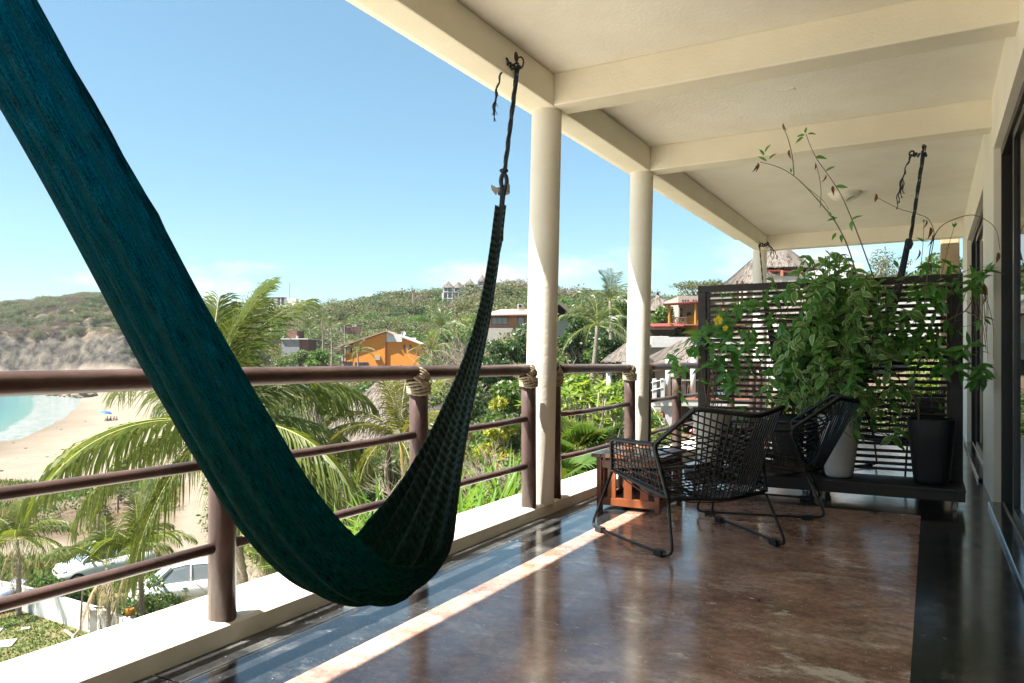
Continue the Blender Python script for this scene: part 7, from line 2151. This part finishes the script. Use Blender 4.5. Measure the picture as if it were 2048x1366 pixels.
# --- variegated bush in the white pot
r = random.Random(42)
B0 = Vector((-.612, 6.235, .63))
pl = Plant('variegated_climber', B0, 'big bush with cream-edged leaves growing from the white pot up the screen')
ends = []
for k_ in range(52):
    # growth from the pot up into the crown, then drooping outwards towards the light and the veranda
    tx = r.gauss(-.05, .165); h_ = r.uniform(.40, 1.22)
    if h_ > 1.0: tx = tx * .8 + .05
    ty = r.uniform(-.20, .16)
    a = B0 + Vector((r.uniform(-.08, .08), r.uniform(-.08, .08), 0))
    b_ = a + Vector((tx * .35, ty * .4, h_ * .5)); c = a + Vector((tx * .8, ty, h_)); 
    dr_ = r.uniform(.10, .50); e_ = c + Vector((tx * .55 + r.uniform(-.12, .12), r.uniform(-.16, .0), .05 - dr_ * .6)); f_ = e_ + Vector((r.uniform(-.06, .06), r.uniform(-.05, .02), -dr_ * .6))
    P = smooth_path([a, b_, c, e_, f_], 6)
    pl.stem(P, .0055, .002)
    leafy(pl, P, var_leaf + pot_leaf[:2], .052, r, .92, .30, 2)
for k_ in range(18):       # short drooping side shoots round the pot rim
    a = B0 + Vector((r.uniform(-.1, .1), r.uniform(-.1, .05), .02)); an = r.uniform(-2.9, -.2)
    P = smooth_path([a, a + Vector((math.cos(an) * .12, math.sin(an) * .08, .16)), a + Vector((math.cos(an) * .28, math.sin(an) * .14, .16)), a + Vector((math.cos(an) * .40, math.sin(an) * .16, .04))], 6)
    pl.stem(P, .004, .0018); leafy(pl, P, var_leaf, .05, r, .92, .25, 2)
# thin bare shoot over the front of the pot
P = smooth_path([ony(1676, 838, 6.06), ony(1684, 858, 6.03), ony(1700, 873, 6.03), ony(1713, 878, 6.05), ony(1724, 876, 6.1)], 5); pl.stem(P, .0025, .0018)
for (x, y) in ((1704, 862), (1718, 866)): pl.leaf(pot_leaf[1], ony(x, y, 6.05), Vector((.3, -.3, -.2)), .9)
# long stems reaching for the ceiling
def px_stem(pts, Y, r0=.005, r1=.002, leaves=(), dead=(), woody=False):
    P = smooth_path([ony(x, y, Y) for x, y in pts], 6); pl.stem(P, r0, r1, woody)
    for (x, y, dx, dz, s_) in leaves: pl.leaf(pot_leaf[r.randrange(3)], ony(x, y, Y - .01), Vector((dx, -.35, dz)), s_, r.uniform(-.4, .4), up=Vector((0, -.8, .6)))
    for (x, y, s_) in dead: pl.leaf(dead_leaf[0], ony(x, y, Y), Vector((r.uniform(-.2, .2), r.uniform(-.3, .1), -1)), s_, r.uniform(-1, 1), 'brown withered leaf', up=Vector((.3, -1, .1)))
px_stem([(1722, 600), (1710, 540), (1692, 485), (1668, 440), (1640, 405), (1610, 372), (1585, 350), (1556, 334), (1520, 324)], 6.28, .006, .0025,
        [(1533, 322, -.6, .5, .7), (1528, 310, -.4, .8, .6), (1538, 318, .6, .5, .7), (1530, 304, .5, .9, .7), (1583, 345, -.2, .8, .4), (1662, 440, .5, .3, .5), (1668, 436, -.5, -.2, .5), (1672, 466, -.5, -.8, .6), (1682, 470, .1, -.9, .6)], [(1515, 326, .8), (1512, 330, .7)])
px_stem([(1588, 350), (1586, 325), (1582, 300), (1574, 272), (1566, 256)], 6.28, .0045, .0025, (), [(1567, 247, .7), (1579, 300, .8)])
px_stem([(1760, 590), (1738, 530), (1718, 475), (1700, 430), (1682, 390), (1660, 355), (1635, 320), (1620, 290), (1612, 268)], 6.30, .0055, .0022,
        [(1609, 270, -.8, .1, .6), (1610, 266, .2, .9, .5), (1616, 268, .8, .1, .6), (1606, 274, -.6, -.4, .7), (1632, 314, .9, -.1, .8), (1652, 342, .8, .5, .7), (1672, 372, .9, -.2, .8), (1692, 402, .8, .5, .7), (1703, 440, .8, .5, .8), (1704, 442, -.2, -.8, .8)], [(1651, 350, .7), (1666, 372, .8), (1631, 328, .5)])
px_stem([(1640, 415), (1642, 385), (1638, 350), (1630, 325)], 6.29, .003, .002)
px_stem([(1612, 374), (1645, 400), (1658, 420)], 6.28, .002, .0015, [(1658, 424, .3, -.9, .5), (1664, 432, .5, -.6, .5)])
pl.finish()

# --- climber in the black pot by the wall
r = random.Random(17)
B1 = Vector((.003, 6.235, .60))
pl = Plant('dark_leaved_climber', B1, 'loose climber with woody forked stem in the black pot by the wall')
ST = [ony(1838, 846, 6.23), ony(1836, 815, 6.23), ony(1828, 790, 6.24), ony(1822, 765, 6.25)]
pl.stem(smooth_path(ST, 5), .011, .008, True)
pl.stem(smooth_path([ST[2], ony(1815, 780, 6.24), ony(1790, 745, 6.26), ony(1770, 700, 6.28), ony(1765, 640, 6.3)], 5), .006, .003, True)
pl.stem(smooth_path([ST[3], ony(1840, 720, 6.26), ony(1880, 660, 6.28), ony(1905, 635, 6.24), ony(1930, 622, 6.18), ony(1945, 600, 6.15)], 5), .007, .004, True)
pl.stem(smooth_path([ony(1930, 622, 6.18), ony(1950, 632, 6.15), ony(1965, 650, 6.12), ony(1972, 700, 6.1)], 5), .004, .002, True)
clusters = [(1955, 560, 10, .9), (1965, 545, 6, 1.0), (1945, 575, 7, .9), (1962, 640, 4, .7), (1958, 735, 8, .9), (1965, 755, 8, .9), (1948, 760, 6, .8), (1940, 690, 6, .8), (1925, 700, 5, .9), (1915, 740, 6, 1.0), (1880, 735, 8, 1.0), (1885, 600, 6, .9), (1870, 610, 6, .9), (1825, 628, 8, 1.0), (1805, 640, 6, 1.0), (1780, 640, 8, 1.0), (1850, 660, 6, .9), (1862, 672, 5, .9), (1868, 575, 6, .9), (1838, 585, 7, .9), (1900, 535, 6, .8), (1855, 530, 7, .8), (1880, 700, 6, .9), (1810, 690, 9, 1.0), (1785, 715, 8, 1.0), (1760, 690, 8, 1.0), (1830, 700, 6, .9), (1910, 575, 5, .8), (1845, 610, 5, .9), (1788, 875, 5, .9), (1800, 862, 3, .9)]
for x, y, n_, s_ in clusters:
    Yc = 6.02 if y > 850 else r.uniform(6.14, 6.32); c = ony(x, y, Yc)
    for k_ in range(n_):
        a = r.uniform(0, 6.283); d = Vector((math.cos(a), -.4 + r.uniform(-.3, .3), math.sin(a) * .8 - .25))
        pl.leaf((pot_leaf if x > 1835 or k_ % 2 else var_leaf)[r.randrange(3)], c + Vector((r.uniform(-.02, .02), r.uniform(-.02, .02), r.uniform(-.02, .02))), d, s_ * r.uniform(.75, 1.2), r.uniform(-.5, .5), up=Vector((r.uniform(-.4, .4), -.8, .7)))
def st(pts, Y, r0=.003, r1=.002, woody=False, leaves=0, lv=pot_leaf, sc=.8, dens=.6):
    P = smooth_path([ony(x, y, Y) for x, y in pts], 6); pl.stem(P, r0, r1, woody)
    if leaves: leafy(pl, P, lv, leaves, r, sc, .1, 2, dens=dens)
st([(1838, 700), (1850, 600), (1856, 540), (1862, 490), (1880, 455), (1910, 438), (1945, 430), (1975, 442), (1993, 462), (2000, 500)], 6.22, .0045, .002, True)
pl.leaf(dead_leaf[0], ony(1996, 505, 6.22), Vector((0, 0, -1)), .9, .4, 'brown withered leaf')
st([(1860, 520), (1868, 470), (1858, 440), (1835, 428), (1800, 418), (1755, 396)], 6.25, .0035, .002, True)
pl.leaf(dead_leaf[0], ony(1752, 388, 6.25), Vector((0, 0, -1)), .8, .2, 'brown withered leaf')
for x, y in ((1852, 440), (1864, 470), (1838, 500), (1860, 455), (1970, 590), (1969, 570)): pl.leaf(dead_leaf[0], ony(x, y, 6.22), Vector((.1, -.1, -1)), r.uniform(.7, 1.1), r.uniform(-.8, .8), 'brown withered leaf')
st([(1880, 560), (1895, 500), (1908, 455)], 6.2, .003, .0015, False, .10, sc=.6)
st([(1838, 560), (1845, 500), (1848, 445)], 6.24, .003, .0015, False, .12, sc=.55)
st([(1900, 585), (1915, 555), (1935, 540), (1960, 535)], 6.2, .003, .0015, False, .1, sc=.8)
for k_ in range(44):
    x0, y0 = r.uniform(1740, 1925), r.uniform(560, 780); x1, y1 = x0 + r.uniform(-70, 70), y0 + r.uniform(-70, 50)
    st([(x0, y0), ((x0 + x1) / 2 + r.uniform(-12, 12), (y0 + y1) / 2 - 8), (x1, y1)], r.uniform(6.18, 6.4), .0028, .0015, k_ % 2 == 0, .075, (pot_leaf if x0 > 1800 or k_ % 3 == 0 else var_leaf), .9, .55)
for k_ in range(9):      # dry hanging stems beyond the right post
    x0 = r.uniform(1938, 1975); y0 = r.uniform(560, 620)
    st([(x0, y0), (x0 + r.uniform(0, 14), y0 + 50), (x0 + r.uniform(-8, 14), y0 + r.uniform(80, 160))], r.uniform(6.1, 6.2), .0022, .0012, True)
pl.finish()

# --- yellow-flowered climber in the pale grey pot, and its neighbour
r = random.Random(23)
B2 = Vector((-1.585, 6.25, .63))
pl = Plant('yellow_flowered_climber', B2, 'sparse climber with two yellow trumpet flowers in the pale grey pot')
for k_ in range(9):
    a = B2 + Vector((r.uniform(-.06, .06), r.uniform(-.06, .06), 0)); tx = r.uniform(-.22, .30); h_ = r.uniform(.55, .95)
    P = smooth_path([a, a + Vector((tx * .3, .05, h_ * .4)), a + Vector((tx * .8, r.uniform(-.02, .12), h_ * .8)), a + Vector((tx * 1.5, r.uniform(-.12, .1), h_))], 6)
    pl.stem(P, .004, .0018, True); leafy(pl, P, pot_leaf, .085, r, .95, .45, 2, dens=.75)
for x, y, n_, s_ in ((1440, 650, 7, 1.0), (1455, 668, 8, 1.0), (1428, 655, 5, 1.1), (1462, 640, 6, .9), (1480, 615, 8, .9), (1500, 605, 8, .9), (1515, 610, 6, .9), (1400, 660, 6, .9), (1388, 690, 6, 1.0), (1402, 672, 4, 1.3), (1375, 700, 5, .9), (1460, 690, 7, 1.0), (1470, 712, 7, 1.0), (1455, 742, 8, 1.0), (1463, 765, 8, 1.1), (1450, 755, 6, 1.0), (1490, 690, 5, .9), (1340, 712, 6, .9), (1358, 735, 6, 1.0), (1348, 722, 4, .9), (1365, 790, 4, .7), (1560, 590, 5, .9), (1577, 585, 6, 1.0), (1545, 600, 5, .9), (1500, 665, 6, .9), (1420, 700, 5, .9), (1435, 730, 5, .9)):
    c = ony(x, y, r.uniform(6.12, 6.38) if x > 1395 else 6.3)
    for k_ in range(n_):
        a = r.uniform(0, 6.283); pl.leaf(pot_leaf[r.randrange(3)], c + Vector((r.uniform(-.03, .03), r.uniform(-.03, .03), r.uniform(-.03, .03))), Vector((math.cos(a), -.4 + r.uniform(-.3, .3), math.sin(a) * .7 - .4)), s_ * r.uniform(.75, 1.15), r.uniform(-.5, .5), up=Vector((r.uniform(-.4, .4), -.8, .7)))
def st2(pts, Y, r0=.003, r1=.0016, leaves=0, dens=.5):
    P = smooth_path([ony(x, y, Y) for x, y in pts], 6); pl.stem(P, r0, r1, True)
    if leaves: leafy(pl, P, pot_leaf, leaves, r, .85, .1, 2, dens=dens)
st2([(1425, 810), (1435, 770), (1425, 720), (1405, 690), (1375, 695), (1345, 718), (1335, 735)], 6.3, .0035, .0018)
st2([(1345, 790), (1362, 770), (1400, 735), (1420, 715)], 6.3)
st2([(1445, 640), (1470, 620), (1500, 605), (1535, 602), (1575, 588)], 6.3, .003, .0015, .09, .8)
st2([(1395, 660), (1412, 648), (1440, 645)], 6.25); st2([(1424, 812), (1450, 780), (1490, 730), (1540, 700), (1580, 690)], 6.32, .003, .0015, .09, .7)
for k_ in range(16):
    x0, y0 = r.uniform(1415, 1580), r.uniform(620, 800); x1, y1 = x0 + r.uniform(-50, 60), y0 + r.uniform(-60, 40)
    st2([(x0, y0), ((x0 + x1) / 2 + r.uniform(-10, 10), (y0 + y1) / 2 - 6), (x1, y1)], r.uniform(6.2, 6.42), .0025, .0013, .085, .45)
for (x, y, s_, ya) in ((1437, 641, 1.0, 6.08), (1451, 656, .6, 6.1)):
    c = ony(x, y, ya); fl_ = MB()
    for k_ in range(5):
        a = k_ * 1.2566 + .3; d1 = Vector((math.cos(a), -.45, math.sin(a))).normalized(); d2 = Vector((-math.sin(a), 0, math.cos(a)))
        fl_.add([c + d1 * .006 * s_, c + d1 * .026 * s_ + d2 * .017 * s_, c + d1 * .042 * s_ + d2 * .006 * s_ + Vector((0, .01, 0)), c + d1 * .040 * s_ - d2 * .010 * s_ + Vector((0, .008, 0)), c + d1 * .024 * s_ - d2 * .015 * s_], [(0, 1, 2, 3, 4)])
    fl_.tube([c, c + Vector((.004, .03, .012)) * s_, c + Vector((.008, .055, .03)) * s_], [.010 * s_, .006 * s_, .003 * s_], 7)
    o_ = fl_.build('flower', M['petal'], pl.t)
for k_ in range(5):
    a = r.uniform(0, 6.28)
    for q in range(3): pl.leaf(pot_leaf[r.randrange(3)], B2 + Vector((math.cos(a) * .13, math.sin(a) * .13, .01)), Vector((math.cos(a + q), math.sin(a + q), .3)), .5)
pl.finish()
r = random.Random(29)
B3 = Vector((-.99, 6.26, .61))
pl = Plant('broad_leaved_climber', B3, 'dark green climber with drooping leaves in the dark pot behind the far chair')
for k_ in range(14):
    a = B3 + Vector((r.uniform(-.06, .06), r.uniform(-.06, .06), 0)); tx = r.uniform(-.18, .32); h_ = r.uniform(.35, 1.05)
    P = smooth_path([a, a + Vector((tx * .3, .04, h_ * .5)), a + Vector((tx * .8, r.uniform(-.06, .12), h_)), a + Vector((tx * 1.2, r.uniform(-.15, .1), h_ * .96 + .02))], 6)
    pl.stem(P, .004, .0018, k_ % 2 == 0); leafy(pl, P, pot_leaf, .075, r, 1.0, .35, 2, dens=.85)
for x, y, n_, s_ in ((1565, 685, 8, 1.1), (1580, 705, 8, 1.1), (1590, 720, 8, 1.1), (1575, 690, 6, 1.1), (1585, 735, 6, 1.0), (1568, 800, 7, 1.1), (1580, 795, 6, 1.0), (1600, 690, 6, 1.0), (1545, 700, 6, .9), (1540, 740, 6, .8), (1565, 650, 7, .9), (1590, 640, 7, 1.0), (1525, 690, 5, .8), (1553, 760, 5, .8)):
    c = ony(x, y, r.uniform(6.08, 6.3))
    for k_ in range(n_):
        a = r.uniform(-2.6, -.5); pl.leaf(pot_leaf[r.randrange(3)], c + Vector((r.uniform(-.025, .025), r.uniform(-.02, .02), r.uniform(-.02, .02))), Vector((math.cos(a), -.3, math.sin(a) - .2)), s_ * r.uniform(.8, 1.2), r.uniform(-.5, .5), up=Vector((r.uniform(-.4, .4), -.9, .5)))
pl.finish()
# small trailing plant at the front of the dark pot
pl = Plant('trailing_plant', Vector((-1.15, 6.1, .66)), 'small bright trailing plant between the grey and the dark pot')
c = ony(1495, 828, 6.15)
for k_ in range(16):
    a = r.uniform(0, 6.28); pl.leaf(pot_leaf[r.randrange(3)], c + Vector((r.uniform(-.08, .08), r.uniform(-.05, .05), r.uniform(-.03, .03))), Vector((math.cos(a), -.4, math.sin(a) * .5)), .65, up=Vector((0, -.6, .8)))
pl.stem(smooth_path([c + Vector((-.02, .12, -.12)), c], 4), .004, .003)
pl.finish()

# ================================================================== SEA AIR
# one closed box of thin pale air round the whole place
hz = MB().box(-190000, 190000, -190000, 190000, -110, 75).build('haze', M['white'])
m = bpy.data.materials.new('thin_sea_air'); m.use_nodes = True; m.node_tree.nodes.clear()
no, pv = m.node_tree.nodes.new('ShaderNodeOutputMaterial'), m.node_tree.nodes.new('ShaderNodeVolumePrincipled')
pv.inputs['Color'].default_value = (.86, .92, 1.0, 1); pv.inputs['Density'].default_value = .00011; pv.inputs['Anisotropy'].default_value = .2
m.node_tree.links.new(pv.outputs[0], no.inputs['Volume'])
hz.data.materials[0] = m
tag(hz, 'thin pale sea air over bay and hills', 'haze', kind='stuff')
